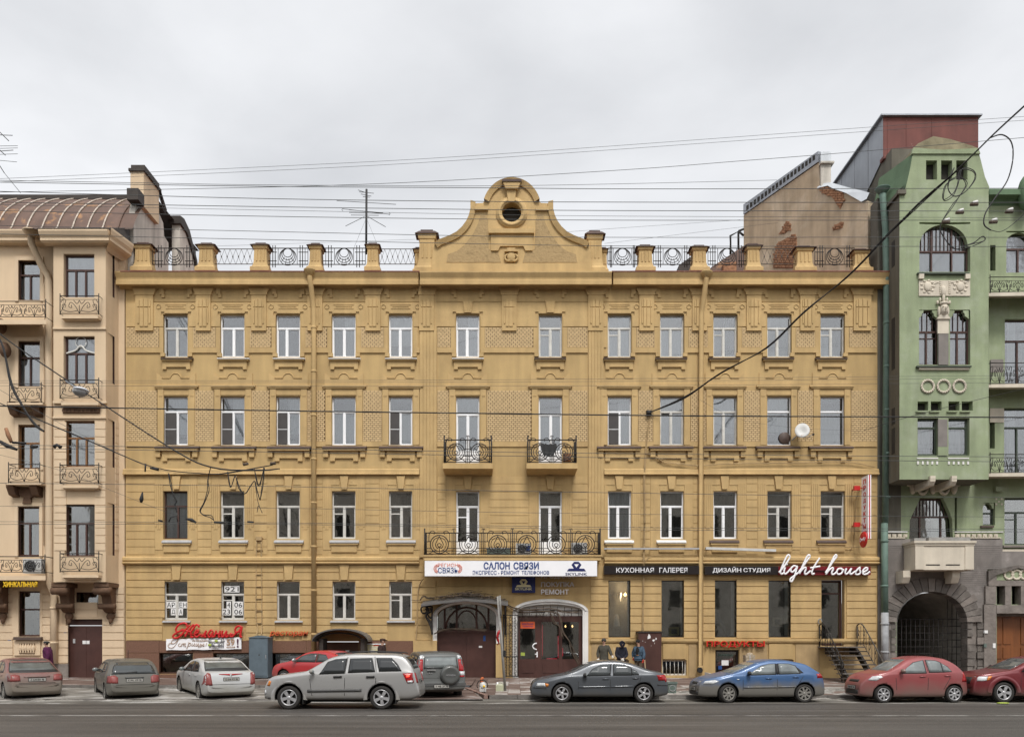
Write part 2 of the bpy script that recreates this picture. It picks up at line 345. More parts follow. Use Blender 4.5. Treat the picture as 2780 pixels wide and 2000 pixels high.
def pipe(name, pts, r, m, parent, hopper=True, brackets=True):
    b = MB(); b.tube(pts, r, 10)
    if hopper: c = pts[0]; b.lathe([(.02, -.12), (r*1.15, -.1), (r*2.2, .1), (r*2.35, .14), (r*2.1, .16), (r*.8, .1)], c, 'z', 14)
    if brackets:
        (xa, ya, za), (xb, yb, zb) = pts[-2], pts[-1]
        n = max(2, int(abs(za-zb)/1.9))
        for i in range(n): z = za+(zb-za)*(i+.4)/n; b.lathe([(r*1.01, -.05), (r*1.16, -.04), (r*1.16, .04), (r*1.01, .05)], (xa, ya, z), 'z', 10)
    return b.build(name, m, parent)
LAX = [478, 632, 783, 934, 1088]; CAX = [1270, 1494]; RAX = [1681.5, 1823.5, 1968, 2114.5, 2259]
AX = LAX+CAX+RAX
# ------------------------------------------------------------------ ochre building
YB = thing('ochre_apartment_house', 'wide ochre four storey house with a curved gable and shop signs along the street', 'building', (0, 0, .3))
YB.location = (0, 0, 0)
H4 = [hole(c-31.5, c+31.5, 857, 969) for c in AX]
H3 = [hole(c-31.5, c+31.5, 1078, 1208 if c not in CAX else 1258) for c in AX]
H2 = [hole(c-31, c+31, 1334, 1462 if c not in CAX else 1506) for c in AX]
H1 = [hole(c-30.5, c+30.5, 1578, 1682) for c in LAX]
HS = [hole(c-30, c+30, 1575, 1729, dy=.12) for c in (1682, 1826, 1970.5, 2116.5)]
HD = [hole(2230, 2284, 1575, 1752, dy=.35)]
HG = [hole(1186, 1347, 1638, 1850, dy=.3), hole(1405, 1584, 1638, 1850, dy=.3)]
HB = [hole(432, 524, 1771, 1828), hole(579, 676, 1771, 1828), hole(735, 832, 1771, 1830), hole(1798, 1862, 1791, 1832), hole(1942, 2004, 1763, 1836), hole(2088, 2151, 1790, 1832), hole(868, 974, 1740, 1850, dy=.3), hole(1642, 1706, 1791, 1832)]
wall('wall', PX(341), PX(2382), .15, PZ(760), H4+H3+H2+H1+HS+HD+HG+HB, 0, .3, 'ochre', YB)
# upper floor windows: (frame, mullion, fort, curtain, glass)
k4 = [('old_white', .52, 0, None), ('pvc', .52, 0, None), ('pvc', .42, 0, None), ('pvc', .5, 0, 'curtain'), ('pvc', .47, 0, 'curtain'), ('pvc', .47, 0, None), ('old_white', .5, 1, None), ('old_white', .5, 1, 'curtain_grey'), ('old_white', .46, 0, None), ('old_white', .45, 1, None), ('old_white', .45, 0, None), ('old_white', .47, 1, 'curtain')]
rw = random.Random(11)
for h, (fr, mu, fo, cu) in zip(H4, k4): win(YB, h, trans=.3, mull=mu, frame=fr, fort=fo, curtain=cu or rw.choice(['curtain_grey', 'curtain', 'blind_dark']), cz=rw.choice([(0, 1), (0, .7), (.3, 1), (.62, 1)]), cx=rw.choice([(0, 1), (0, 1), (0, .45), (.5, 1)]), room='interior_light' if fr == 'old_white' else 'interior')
k3 = [('pvc', .53, 'curtain_grey'), ('pvc', .5, 'curtain'), ('pvc', .48, 'curtain'), ('pvc', .5, 'curtain'), ('pvc', .47, 'curtain'), ('pvc', .5, 'curtain_grey'), ('pvc', .52, 'curtain_grey'), ('pvc', .5, 'curtain'), ('old_white', .48, 'curtain_grey'), ('old_white', .46, 'curtain_grey'), ('pvc', None, 'curtain'), ('pvc', None, 'curtain')]
for i, (h, (fr, mu, cu)) in enumerate(zip(H3, k3)):
    w = win(YB, h, trans=.3 if i not in (5, 6) else .26, mull=mu, frame=fr, curtain=cu, cz=rw.choice([(0, 1), (0, 1), (0, .72), (.25, 1)]), cx=rw.choice([(0, 1), (0, 1), (.45, 1)]), room=rw.choice(['interior', 'interior_light']))
    if i in (0, 1, 2, 4, 7):                                                    # dark mosquito net in the left sash
        x0, x1, z0, z1 = h; zt = z1-.3*(z1-z0)-.06; a, c = x0+.06, x0+(x1-x0)*(mu or .5)-.03
        n_ = MB(); n_.box(a, c, .12, .128, z0+.08, zt); n_.build('insect_screen', 'blind_dark', w)
        n_ = MB(); n_.box(a, c, .108, .119, (z0+zt)/2-.012, (z0+zt)/2+.012); n_.build('screen_bar', 'pvc', w)
for i in (5, 6):
    x0, x1, z0, z1 = H3[i]; box('door_panel', x0+.08, x1-.08, .13, .2, z0+.05, z0+.62, 'pvc', YB)
k2 = [('wood_brown', .56, 0, 'curtain_grey'), ('old_white', .5, 1, None), ('old_white', .5, 0, None), ('old_white', .5, 1, None), ('old_white', .52, 1, 'curtain_mauve'), ('pvc', .5, 1, None), ('pvc', .48, 0, None), ('pvc', .44, 0, 'curtain_grey'), ('pvc', .45, 0, 'blind_dark'), ('pvc', .45, 0, 'blind_dark'), ('old_white', .48, 1, None), ('old_white', .48, 1, None)]
for i, (h, (fr, mu, fo, cu)) in enumerate(zip(H2, k2)):
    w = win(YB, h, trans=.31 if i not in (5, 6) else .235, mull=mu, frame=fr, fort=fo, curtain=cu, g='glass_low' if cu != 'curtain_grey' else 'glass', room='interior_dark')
    if i in (5, 6):
        x0, x1, z0, z1 = h; box('door_panel', x0+.08, x1-.08, .13, .2, z0+.05, z0+.62, 'pvc', YB)
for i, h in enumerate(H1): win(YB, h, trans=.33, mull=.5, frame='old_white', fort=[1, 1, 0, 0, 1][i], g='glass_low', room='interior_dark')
SHOPW = []
for h in HS: SHOPW.append(win(YB, h, y=.12, trans=0, mull=None, frame='sign_black', g='glass_low', room='interior_light', t=.035, sash=False, deep=.95))
w = win(YB, HD[0], y=.33, trans=.2, mull=None, frame='wood_brown', g='glass_low', room='interior_dark', t=.1, name='shop_door')
for h in HB[:4]+HB[5:6]+HB[7:]: win(YB, h, y=.15, trans=0, mull=None, frame='wood_brown' if h in HB[:3] else 'old_white', g='glass_low', room='interior_dark', sash=False, t=.06)
win(YB, HB[4], y=.15, trans=.0, mull=None, frame='sign_black', g='glass_low', room='interior_dark', t=.09, name='basement_door')
for q in (3, 5, 7):                                                            # bars over the low basement windows
    x0, x1, z0, z1 = HB[q]; b = MB()
    for i in range(1, 6): x = x0+(x1-x0)*i/6; b.tube([(x+.02*(i % 2), .05, z0+.02), (x, .05, z1-.01)], .014, 5)
    b.build('window_bars', 'old_white', YB)
# cornice, roof edge, gutter
def cornice(a0, a1, d, name, ret):
    f = -d; x0 = PX(a0, f if ret[0] else 0); x1 = PX(a1, f if ret[1] else 0); P = lambda py, q: PZ(py, -q)
    pr = [(.02, 17.95), (-.06, 17.95), (-.1, 18.02), (-d+.12, 18.03), (-d+.1, P(772, d)), (-d+.02, P(771, d)), (-d+.02, P(760, d)), (-d+.06, P(758, d)), (-d+.05, P(753, d)), (-d-.0, P(747, d)), (-d-.05, P(741, d)), (-d-.05, P(737.5, d)), (.02, P(737, d)+.02)]
    b = MB(); b.profile_x(pr, x0, x1); return b.build(name, 'ochre_trim', YB)
cornice(327, 1139, .46, 'cornice', (0, 0)); cornice(1139.5, 1661, .6, 'cornice', (1, 1)); cornice(1661.5, 2418, .46, 'cornice', (0, 1))
for a0, a1 in ((327, 1139), (1661, 2420)):
    n = 9
    for i in range(n):
        x0 = PX(a0+(a1-a0)*i/n, -.5); x1 = PX(a0+(a1-a0)*(i+1)/n, -.5)-.012; b = MB(); z = PZ(737.5, -.5)
        b.prism([(0, 0)]*0 or [(x0, 0), (x1, 0), (x1, .02), (x0, .02)], 0, 1) if 0 else b.faces([(x0, -.53, z+.03), (x1, -.53, z+.03), (x1, .5, z+.32+.02*(i % 2)), (x0, .5, z+.32+.02*(i % 2)), (x0, -.53, z-.015), (x1, -.53, z-.015), (x1, .5, z), (x0, .5, z)], [(0, 1, 2, 3), (4, 7, 6, 5), (4, 5, 1, 0), (5, 6, 2, 1), (6, 7, 3, 2), (7, 4, 0, 3)])
        b.build('roof_sheet', 'roof_red', YB)
b = MB(); b.faces([(PX(345), .5, 18.7), (PX(2376), .5, 18.7), (13, 13, 18.6), (-17, 13, 18.6)], [(0, 1, 2, 3)]); b.build('roof', 'roof_red', YB)
# parapet posts
def post(a0, a1, top, base, y=.1, cap=3, tall=False):
    cx = (PX(a0, y)+PX(a1, y))/2; hw = (PX(a1, y)-PX(a0, y))/2; zt, zb = PZ(top, y), PZ(base, y); h = zt-zb; dp = .34 if not tall else .3; b = MB()
    prof = [(1.16, 0), (1.16, .13), (.95, .18), (.86, .25), (.80, .34), (.74, .78), (.86, .80), (.92, .9), (.86, .9)]
    for i in range(len(prof)-1):
        (r0, t0), (r1, t1) = prof[i], prof[i+1]
        if t1 <= t0+1e-6: continue
        z0, z1 = zb+h*t0, zb+h*t1; e = dp
        v = [(cx-hw*r0*.86, y+e-e*r0, z0), (cx+hw*r0*.86, y+e-e*r0, z0), (cx+hw*r0*.86, y+e+e*r0, z0), (cx-hw*r0*.86, y+e+e*r0, z0), (cx-hw*r1*.86, y+e-e*r1, z1), (cx+hw*r1*.86, y+e-e*r1, z1), (cx+hw*r1*.86, y+e+e*r1, z1), (cx-hw*r1*.86, y+e+e*r1, z1)]
        b.faces(v, [(3, 2, 1, 0), (4, 5, 6, 7), (0, 1, 5, 4), (1, 2, 6, 5), (2, 3, 7, 6), (3, 0, 4, 7)])
    for i in (-1, 0, 1): b.box(cx+i*hw*.36-.03, cx+i*hw*.36+.03, y+dp-dp*.87, y+dp, zb+h*.36, zb+h*.74)
    p = b.build('parapet_post', 'ochre_trim', YB)
    c = MB(); q = hw*1.02; e = dp*1.12; z0, z1 = zt-h*.1, zt-h*.02
    c.faces([(cx-q, y+dp-e, z0), (cx+q, y+dp-e, z0), (cx+q, y+dp+e, z0), (cx-q, y+dp+e, z0), (cx-q*.66, y+dp-e*.6, z1), (cx+q*.66, y+dp-e*.6, z1), (cx+q*.66, y+dp+e*.6, z1), (cx-q*.66, y+dp+e*.6, z1)], [(3, 2, 1, 0), (4, 5, 6, 7), (0, 1, 5, 4), (1, 2, 6, 5), (2, 3, 7, 6), (3, 0, 4, 7)])
    c.box(cx-q*.55, cx+q*.5, y+dp-e*.5, y+dp+e*.5, z1+.002, zt+.03); c.build('cap', 'cap_tin', p)
posts = [(354, 414, 655), (529, 585, 656), (679, 731, 656), (832, 877, 657), (989, 1032, 656), (1727, 1780, 661), (1874, 1927, 662), (2023, 2072, 658), (2157, 2217, 664), (2314, 2370, 672)]
for a0, a1, t in posts: post(a0, a1, t, 735)
post(1127, 1190, 621, 742, -.1, tall=True); post(1588, 1644, 623, 742, -.1, tall=True)
post(1120, 1150, 668, 742, .35); post(1628, 1652, 668, 742, .35)
# roof railings
def ring_rail(a0, a1, y=.4):
    x0, x1 = PX(a0, y), PX(a1, y); zt, zb = PZ(674, y), PZ(718, y); m = (x0+x1)/2; b = MB(); T = lambda p, r=.018: b.tube(p, r, 5)
    for z in (zt, zb): T([(x0, y, z), (x1, y, z)], .022)
    for z in (zt-.18, zb+.16):
        T([(x0, y, z), (m-.5, y, z)]); T([(m+.5, y, z), (x1, y, z)])
    rr = .385
    L = m-rr-.03-x0
    for s in (-1, 1):
        for k, f in enumerate((.04, .3, .52, .75, 1.0)):
            x = m+s*(rr+.03+L*f); e = .13 if k in (1, 2) else 0; T([(x, y, zb-e), (x, y, zt+e)], .02 if k in (1, 2) else .014)
    zc = (zt+zb)/2
    for q in range(4):
        r = rr-q*.062; T([(m+r*math.cos(t*.2618), y, zt-.01-r+r*math.sin(t*.2618)) for t in range(25)], .017)
    for a in (-45, -15, 15, 45): T([(m+.2*math.sin(R(a)), y, zc+.1-.2*math.cos(R(a))), (m+.42*math.sin(R(a)), y, zc+.04-.42*math.cos(R(a)))], .013)
    return b.build('roof_railing', 'iron', YB)
def lattice_rail(a0, a1, y=.4, top=676):
    x0, x1 = PX(a0, y), PX(a1, y); zt, zb = PZ(top, y), PZ(717, y); b = MB(); n = max(5, int((x1-x0)/.23)); T = lambda p, r: b.tube(p, r, 4)
    for z in (zt, zb): T([(x0, y, z), (x1, y, z)], .018)
    for i in range(n):
        a, c = x0+(x1-x0)*i/n, x0+(x1-x0)*(i+1)/n; T([(a, y, zt), (c, y, zb)], .008); T([(c, y+.02, zt), (a, y+.02, zb)], .008); b.box((a+c)/2-.02, (a+c)/2+.02, y-.02, y+.03, (zt+zb)/2-.03, (zt+zb)/2+.03)
    return b.build('roof_railing', 'iron_light', YB)
for a0, a1 in ((414, 531), (726, 836), (876, 992), (1650, 1730), (1774, 1878), (1922, 2026), (2212, 2320)): ring_rail(a0, a1)
for a0, a1 in ((578, 686), (1030, 1130), (2067, 2162)): lattice_rail(a0, a1)
# gable
gl = [(1170, 742), (1175, 677), (1180, 664), (1192, 655), (1222, 643.5), (1240, 634), (1255, 620), (1266, 605), (1273, 590), (1277.5, 572), (1277.7, 548), (1292, 552), (1311, 551)]
ga = arc(1389.5, 575, 80, 88, 162, 90, 10)
left = gl+[(a, c) for a, c in ga if c < 549]
full = left+[(2779-a, c) for a, c in left[::-1]]
gout = [(PX(a, -.12), PZ(c, -.12)) for a, c in full]
hc = (1389, 578)
def ring(b, cx, cz, r0, r1, y0, y1, seg=28):
    b.lathe([(r1, y1), (r1, y0), (r0, y0), (r0, y1)], (cx, 0, cz), 'y', seg)
b = MB(); b.prism(gout, -.12, .5); gb = b.build('gable_wall', 'ochre_trim', YB)
GX, GZ = PX(1389, -.12), PZ(578, -.12); cut = MB(); cut.tube([(GX, -1, GZ), (GX, 1, GZ)], .47, 28, smooth=False); co = cut.build('cutter', 'interior_dark')
def boolean(o, c, op='DIFFERENCE'):
    md = o.modifiers.new('b', 'BOOLEAN'); md.object = c; md.operation = op; md.solver = 'EXACT'; dg = bpy.context.evaluated_depsgraph_get()
    me = bpy.data.meshes.new_from_object(o.evaluated_get(dg)); o.modifiers.clear(); o.data = me; bpy.data.objects.remove(c)
boolean(gb, co)
b = MB(); ring(b, GX, GZ, .44, .70, -.19, -.1); ring(b, GX, GZ, .5, .62, -.22, -.1); b.build('round_window_surround', 'ochre_trim', YB)
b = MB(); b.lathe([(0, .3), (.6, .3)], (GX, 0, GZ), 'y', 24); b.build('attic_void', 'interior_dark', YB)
def edge_mould(pts, w, d0, d1, name, m):
    """moulding of width w following the gable outline just inside it"""
    b = MB(); P = [Vector((PX(a, -.12), PZ(c, -.12))) for a, c in pts]; n = len(P); I = []
    for i in range(n):
        t = (P[min(i+1, n-1)]-P[max(i-1, 0)]).normalized(); I.append(P[i]+Vector((t.y, -t.x))*w)
    for i in range(n-1):
        a, c, d, e_ = P[i], P[i+1], I[i+1], I[i]
        v = [(a.x, -d0, a.y), (c.x, -d0, c.y), (d.x, -d1, d.y), (e_.x, -d1, e_.y), (a.x, .3, a.y), (c.x, .3, c.y), (d.x, -.1, d.y), (e_.x, -.1, e_.y)]
        b.faces(v, [(0, 1, 2, 3), (0, 4, 5, 1), (3, 2, 6, 7)])
    return b.build(name, m, YB)
swp = [(1180, 664), (1192, 655), (1222, 643.5), (1240, 634), (1255, 620), (1266, 605), (1273, 590), (1277.5, 572), (1277.7, 549)]
arc_ = arc(1389.5, 575, 80, 88, 160, 20, 20)
edge_mould(swp, .22, .3, .2, 'gable_moulding', 'ochre_trim'); edge_mould([(2779-a, c) for a, c in swp][::-1], .22, .3, .2, 'gable_moulding', 'ochre_trim'); edge_mould(arc_, .24, .3, .2, 'gable_moulding', 'ochre_trim')
pprism([(1365, 494), (1414, 494), (1405, 512), (1374, 512)], .36, 'keystone', 'ochre_trim', YB); pprism([(1374, 512), (1402, 512), (1397, 546), (1380, 546)], .26, 'keystone', 'ochre_trim', YB)
pbox('cap_plate', 1363, 1416, 486, 492, .4, 'cap_tin', YB, .5)
for s in (0, 1):
    m_ = (lambda a: 2779-a) if s else (lambda a: a)
    P = [(1212, 712), (1216, 690), (1240, 682), (1262, 664), (1285, 634), (1298, 606), (1305, 582), (1320, 583), (1325, 600), (1327, 675), (1345, 690), (1352, 682), (1360, 712)]
    P = P if not s else [(m_(a), c) for a, c in P]
    pprism(P, .135, 'rough_cast_panel', 'rough_cast', YB, 0, .02)
    pbox('ear_moulding', *((1288, 1325) if not s else (1454, 1491)), 561, 570, .24, 'ochre_trim', YB)
pbox('ledge', 1327, 1450, 620, 632, .32, 'ochre_trim', YB); pbox('tablet', 1333, 1446, 632, 668, .2, 'ochre_trim', YB)
pprism([(1333, 668), (1358, 668), (1352, 680), (1333, 680)], .2, 'tablet_foot', 'ochre_trim', YB); pprism([(1446, 668), (1421, 668), (1427, 680), (1446, 680)], .2, 'tablet_foot', 'ochre_trim', YB)
pbox('gable_plinth', 1172, 1606, 716, 742, .2, 'ochre_trim', YB)
b = MB(); cx, cz = PX(1388, -.2), PZ(697, -.2)
for s in (-1, 1): b.tube(crom([(cx+s*q, -.2, cz+w_) for q, w_ in ((.02, -.1), (.12, -.2), (.26, -.12), (.27, .02), (.16, .1), (.1, 0), (.16, -.06))], 5), .05, 8)
b.ellipsoid((cx, -.18, cz), (.2, .1, .26)); b.box(cx-.3, cx+.3, -.3, -.1, cz+.2, cz+.27); b.box(cx-.18, cx+.18, -.27, -.1, cz+.27, cz+.38); b.build('cartouche', 'ochre_trim', YB)
# top floor ornament
def bracket(c, half=20):
    b = MB(); y = -.11; X = lambda p: PX(p, y); Z = lambda p: PZ(p, y)
    b.prism([(X(c-half), Z(897)), (X(c+half), Z(897)), (X(c+half), Z(800)), (X(c+half+2), Z(795)), (X(c+half+8), Z(784)), (X(c+half+8), Z(779)), (X(c-half-8), Z(779)), (X(c-half-8), Z(784)), (X(c-half-2), Z(795)), (X(c-half), Z(800))], -.11, .02)
    e = [-half+5, -half*.5, -1.5+half*.03, half*.5, half-5]
    for i in range(4):
        a0, a1 = e[i]+.9, e[i+1]-.9
        b.box(X(c+a0), X(c+a1), -.145, -.10, Z(833), Z(812 if i in (1, 2) else 816)); b.box(X(c+a0), X(c+a1), -.145, -.10, Z(886 if i in (1, 2) else 878), Z(835.5))
    b.box(X(c-half-3), X(c+half+3), -.135, -.1, Z(800), Z(796)); return b.build('bracket', 'ochre_trim', YB)
BR = [391, 551, 702, 854.5, 1012, 1158, 1382.5, 1617, 1756, 1900, 2047.5, 2193, 2342]
for c in BR: bracket(c, 24 if c in (391, 2342) else 20)
def surround4(c, l, r, center=False):
    b = MB(); y = -.045; P = lambda p: (PX(p[0], y), PZ(p[1], y))
    b.prism([P(q) for q in [(l, 822), (r, 822), (r, 886), (c+35, 886), (c+35, 856), (c+41, 856), (c+41, 846), (c+32, 846), (c+32, 850), (c-32, 850), (c-32, 846), (c-41, 846), (c-41, 856), (c-35, 856), (c-35, 886), (l, 886)]], y, .02)
    if not center:
        for q, hw in ((828, 28), (833, 22), (838.5, 26)): b.box(PX(c-hw), PX(c+hw), -.065, -.04, PZ(q+1.2), PZ(q-1.2))
        for s in (-1, 1): b.tube([(PX(c+s*46)+.1*math.cos(t*.5236), -.055, PZ(834)+.1*math.sin(t*.5236)) for t in range(12)], .018, 5, close=True)
    else:
        b.prism([P(q) for q in [(c-14, 817), (c+14, 817), (c+9, 849), (c-9, 849)]], -.1, 0)
        for t in (-6, 0, 6): b.prism([P(q) for q in [(c+t*1.4-2, 820), (c+t*1.4+2, 820), (c+t-1.5, 846), (c+t-2+.5, 846)]], -.12, -.09)
    for s in (-1, 1):                                                          # frieze scroll ears under the cornice
        a, e_ = (c+s*32, c+s*44); b.prism([(PX(min(a, e_)), PZ(800)), (PX(max(a, e_)), PZ(800)), (PX(max(a, e_)), PZ(784)), (PX(min(a, e_)), PZ(784))], -.06, .02); b.box(PX(c+s*34-4), PX(c+s*34+4), -.07, 0, PZ(809), PZ(800))
    b.box(PX(l), PX(r), -.022, .01, PZ(818.6), PZ(803)); return b.build('window_surround', 'ochre_trim', YB)
for c, l, r in zip(AX, [391, 551, 702, 854.5, 1012, 1178, 1382.5, 1637, 1756, 1900, 2047.5, 2193], [551, 702, 854.5, 1012, 1139, 1382.5, 1597, 1756, 1900, 2047.5, 2193, 2342]): surround4(c, l, r, c in CAX)
for a0, a1 in ((343, 391), (2342, 2381)): pbox('frieze_panel', a0, a1, 822, 886, .044, 'ochre_trim', YB)
piers = [(343, LAX[0])]+[(LAX[i], LAX[i+1]) for i in range(4)]+[(LAX[4], 1139), (1187, CAX[0]), (CAX[0], CAX[1]), (CAX[1], 1596), (1640, RAX[0])]+[(RAX[i], RAX[i+1]) for i in range(4)]+[(RAX[4], 2381)]
isax = lambda v: v in AX
BRK = []                                                                       # brick panels
for l, r in piers:
    a = l+35 if isax(l) else l; c = r-35 if isax(r) else r
    if c-a > 8: pbox('band', a, c, 943, 957, .06, 'ochre_trim', YB)
    a2 = l+46 if isax(l) else l; c2 = r-46 if isax(r) else r
    if c2-a2 > 14: BRK.append((a2, c2, 889, 943))
    a3 = l+51 if isax(l) else l; c3 = r-51 if isax(r) else r
    if c3-a3 > 10: BRK.append((a3, c3, 1060, 1198))
    a4 = l+35 if isax(l) else l; c4 = r-35 if isax(r) else r
    if c4-a4 > 8: pbox('band', a4, c4, 1198, 1212, .045, 'ochre_trim', YB); pbox('band', a4, c4, 1048, 1060, .02, 'ochre_trim', YB)
for i, c in enumerate(AX):
    for s in (-1, 1):
        e = sorted((c+s*35, c+s*46)); pbox('jamb_strip', e[0], e[1], 888, 943, .035, 'ochre_trim', YB)
        e = sorted((c+s*31, c+s*43)); pbox('sill_block', e[0], e[1], 957.5, 967, .09, 'ochre_trim', YB)
    new = k4[i][0] == 'pvc'; b = MB(); y = -.17
    b.profile_x([(.14, PZ(968)), (-.2, PZ(971.5, -.2)), (-.2, PZ(973.5, -.2)), (.02, PZ(973.5, -.2))], PX(c-43, -.2), PX(c+43, -.2)); sl = b.build('sill', 'white_plaster' if new else 'sill_brown', YB)
    pbox('sill_moulding', c-41, c+41, 973.8, 978.5, .15, 'ochre_trim', YB)
    pprism([(c-37.5, 978.7), (c+37.5, 978.7), (c+37.5, 1002), (c+27, 1002), (c+27, 995.5), (c-27, 995.5), (c-27, 1002), (c-37.5, 1002)], .075, 'apron', 'ochre_trim', YB)
    # third floor
    hp = [(c-53, 1045), (c-53, 1012), (c-46, 1016), (c-38, 1025), (c-17, 1025)]+arc(c, 1026, 16, 15, 175, 5, 8)+[(c+17, 1025), (c+38, 1025), (c+46, 1016), (c+53, 1012), (c+53, 1045)]
    pprism(hp, .04, 'hood', 'ochre_trim', YB)
    b = MB(); y = -.05; b.tube([(PX(c-37), y, PZ(1027))]+[(PX(a), y, PZ(d)) for a, d in arc(c, 1027, 14, 13, 180, 0, 10)]+[(PX(c+37), y, PZ(1027))], .025, 5); b.build('hood_moulding', 'ochre_trim', YB)
    pbox('lintel_cornice', c-60, c+60, 1044.5, 1049.5, .13, 'ochre_trim', YB); pbox('lintel_moulding', c-56, c+56, 1049.8, 1053.5, .1, 'ochre_trim', YB)
    pbox('lintel', c-34, c+34, 1053.8, 1072, .03, 'ochre_trim', YB)
    for s in (-1, 1):
        e = sorted((c+s*34.2, c+s*50)); pbox('pilaster', e[0], e[1], 1053.8, 1207, .065, 'ochre_trim', YB); e = sorted((c+s*38, c+s*47)); pbox('pilaster_notch', e[0], e[1], 1073, 1075, .085, 'ochre_trim', YB)
    if c not in CAX:
        b = MB(); b.profile_x([(.14, PZ(1206)), (-.14, PZ(1211, -.2)), (-.24, PZ(1214.5, -.24)), (-.24, PZ(1216, -.24)), (.02, PZ(1216, -.24))], PX(c-60, -.24), PX(c+60, -.24)); b.build('sill', 'sill_brown', YB)
        pbox('sill_moulding', c-57, c+57, 1216.3, 1222, .2, 'ochre_trim', YB)
        for s in (-1, 1): e = sorted((c+s*44, c+s*57)); pbox('console', e[0], e[1], 1222.3, 1240, .12, 'ochre_trim', YB)
        pprism([(c-38, 1222.3), (c+38, 1222.3), (c+38, 1251), (c+25, 1251), (c+25, 1243), (c-25, 1243), (c-25, 1251), (c-38, 1251)], .08, 'apron', 'ochre_trim', YB)
    # second floor
    pprism([(c-11.5, 1291), (c+11.5, 1291), (c+7, 1327), (c-7, 1327)], .09, 'keystone', 'ochre_trim', YB)
    for s in (-1, 1):
        e = sorted((c+s*12.5, c+s*36)); pbox('lintel_panel', e[0], e[1], 1300, 1316, .02, 'ochre_trim', YB)
        b = MB(); e = sorted((c+s*35, c+s*57))
        for t in range(4):
            q0 = e[0]+(e[1]-e[0])*t/4+.7; q1 = e[0]+(e[1]-e[0])*(t+1)/4-.7; b.box(PX(q0), PX(q1), -.035, .01, PZ(1440-7*abs(t-1.5)), PZ(1313))
        b.box(PX(e[0]), PX(e[1]), -.018, .01, PZ(1492), PZ(1292)); b.build('fluted_pilaster', 'ochre_trim', YB)
    if c not in CAX:
        gm = 'sill_grey' if i < 5 else ('white_plaster' if i in (7, 8) else 'sill_brown')
        b = MB(); b.profile_x([(.14, PZ(1461)), (-.12, PZ(1468, -.15)), (-.15, PZ(1470, -.15)), (-.15, PZ(1473, -.15)), (.02, PZ(1473, -.15))], PX(c-40, -.15), PX(c+40, -.15)); b.build('sill', gm, YB)
        pbox('sill_moulding', c-38, c+38, 1473.3, 1478, .12, 'ochre_trim', YB); pbox('apron', c-34.5, c+34.5, 1478.3, 1498, .06, 'ochre_trim', YB)
    if c in LAX:
        pprism([(c-13, 1533), (c+13, 1533), (c+9, 1573), (c-9, 1573)], .1, 'keystone', 'ochre_trim', YB)
        b = MB(); b.profile_x([(.14, PZ(1681)), (-.12, PZ(1686, -.12)), (-.12, PZ(1689, -.12)), (.02, PZ(1689, -.12))], PX(c-38, -.12), PX(c+38, -.12)); b.build('sill', 'sill_grey', YB)
# giant fluted strips either side of the middle bays
for a0, a1 in ((1140, 1186), (1597, 1639)):
    b = MB()
    for t in range(5):
        q0 = a0+(a1-a0)*t/5+.8; q1 = a0+(a1-a0)*(t+1)/5-.8; b.box(PX(q0), PX(q1), -.075, .01, PZ(1512 if t in (0, 4) else 1505), PZ(898))
    b.box(PX(a0), PX(a1), -.05, .01, PZ(1514), PZ(786)); b.build('giant_pilaster', 'ochre_trim', YB)
def string_course(a0, a1, p, name='string_course'):
    b = MB(); b.profile_x([(.02, PZ(p[0][1]))]+[(-d, PZ(py, -d)) for d, py in p]+[(.02, PZ(p[-1][1]))], PX(a0), PX(a1)); return b.build(name, 'ochre_trim', YB)
for a0, a1 in ((336, 1139), (1640, 2384)):
    string_course(a0, a1, [(.03, 1272), (.09, 1274), (.10, 1283), (.15, 1284), (.15, 1287), (.04, 1289)])
    string_course(a0, a1, [(.04, 1510), (.16, 1513), (.17, 1520), (.11, 1521.5), (.11, 1524), (.2, 1525.5), (.2, 1528), (.12, 1529), (.1, 1532.5)])
# bricks: the 300 largest in the middle panels are parts, all others one joined part
bw, bh = 10.4, 5.53; brick_no = 0; rest = MB()
BRK.sort(key=lambda q: (abs((q[0]+q[1])/2-1382) > 60, q[2] < 1000, abs((q[0]+q[1])/2-1390)))
for a0, a1, b0, b1 in BRK:
    pbox('brick_panel', a0, a1, b0, b1, .006, 'mortar_shaded', YB)
    n = int(round((b1-b0)/bh))
    for j in range(n):
        q = a0-(bw/2 if j % 2 else 0)
        while q < a1-2:
            p0, p1 = max(q, a0)+.6, min(q+bw, a1)-.6; q += bw
            if p1-p0 < 1.2: continue
            y0 = b0+(b1-b0)*j/n+.7; y1 = b0+(b1-b0)*(j+1)/n-.5; d = .026+random.uniform(-.003, .003)
            if brick_no < 300: brick_no += 1; box('brick', PX(p0), PX(p1), -.026, .0, PZ(y1), PZ(y0), 'ochre_brick', YB)
            else: rest.box(PX(p0), PX(p1), -d, .0, PZ(y1), PZ(y0))
tag(rest.build('brickwork', 'ochre_brick', YB), kind='stuff')
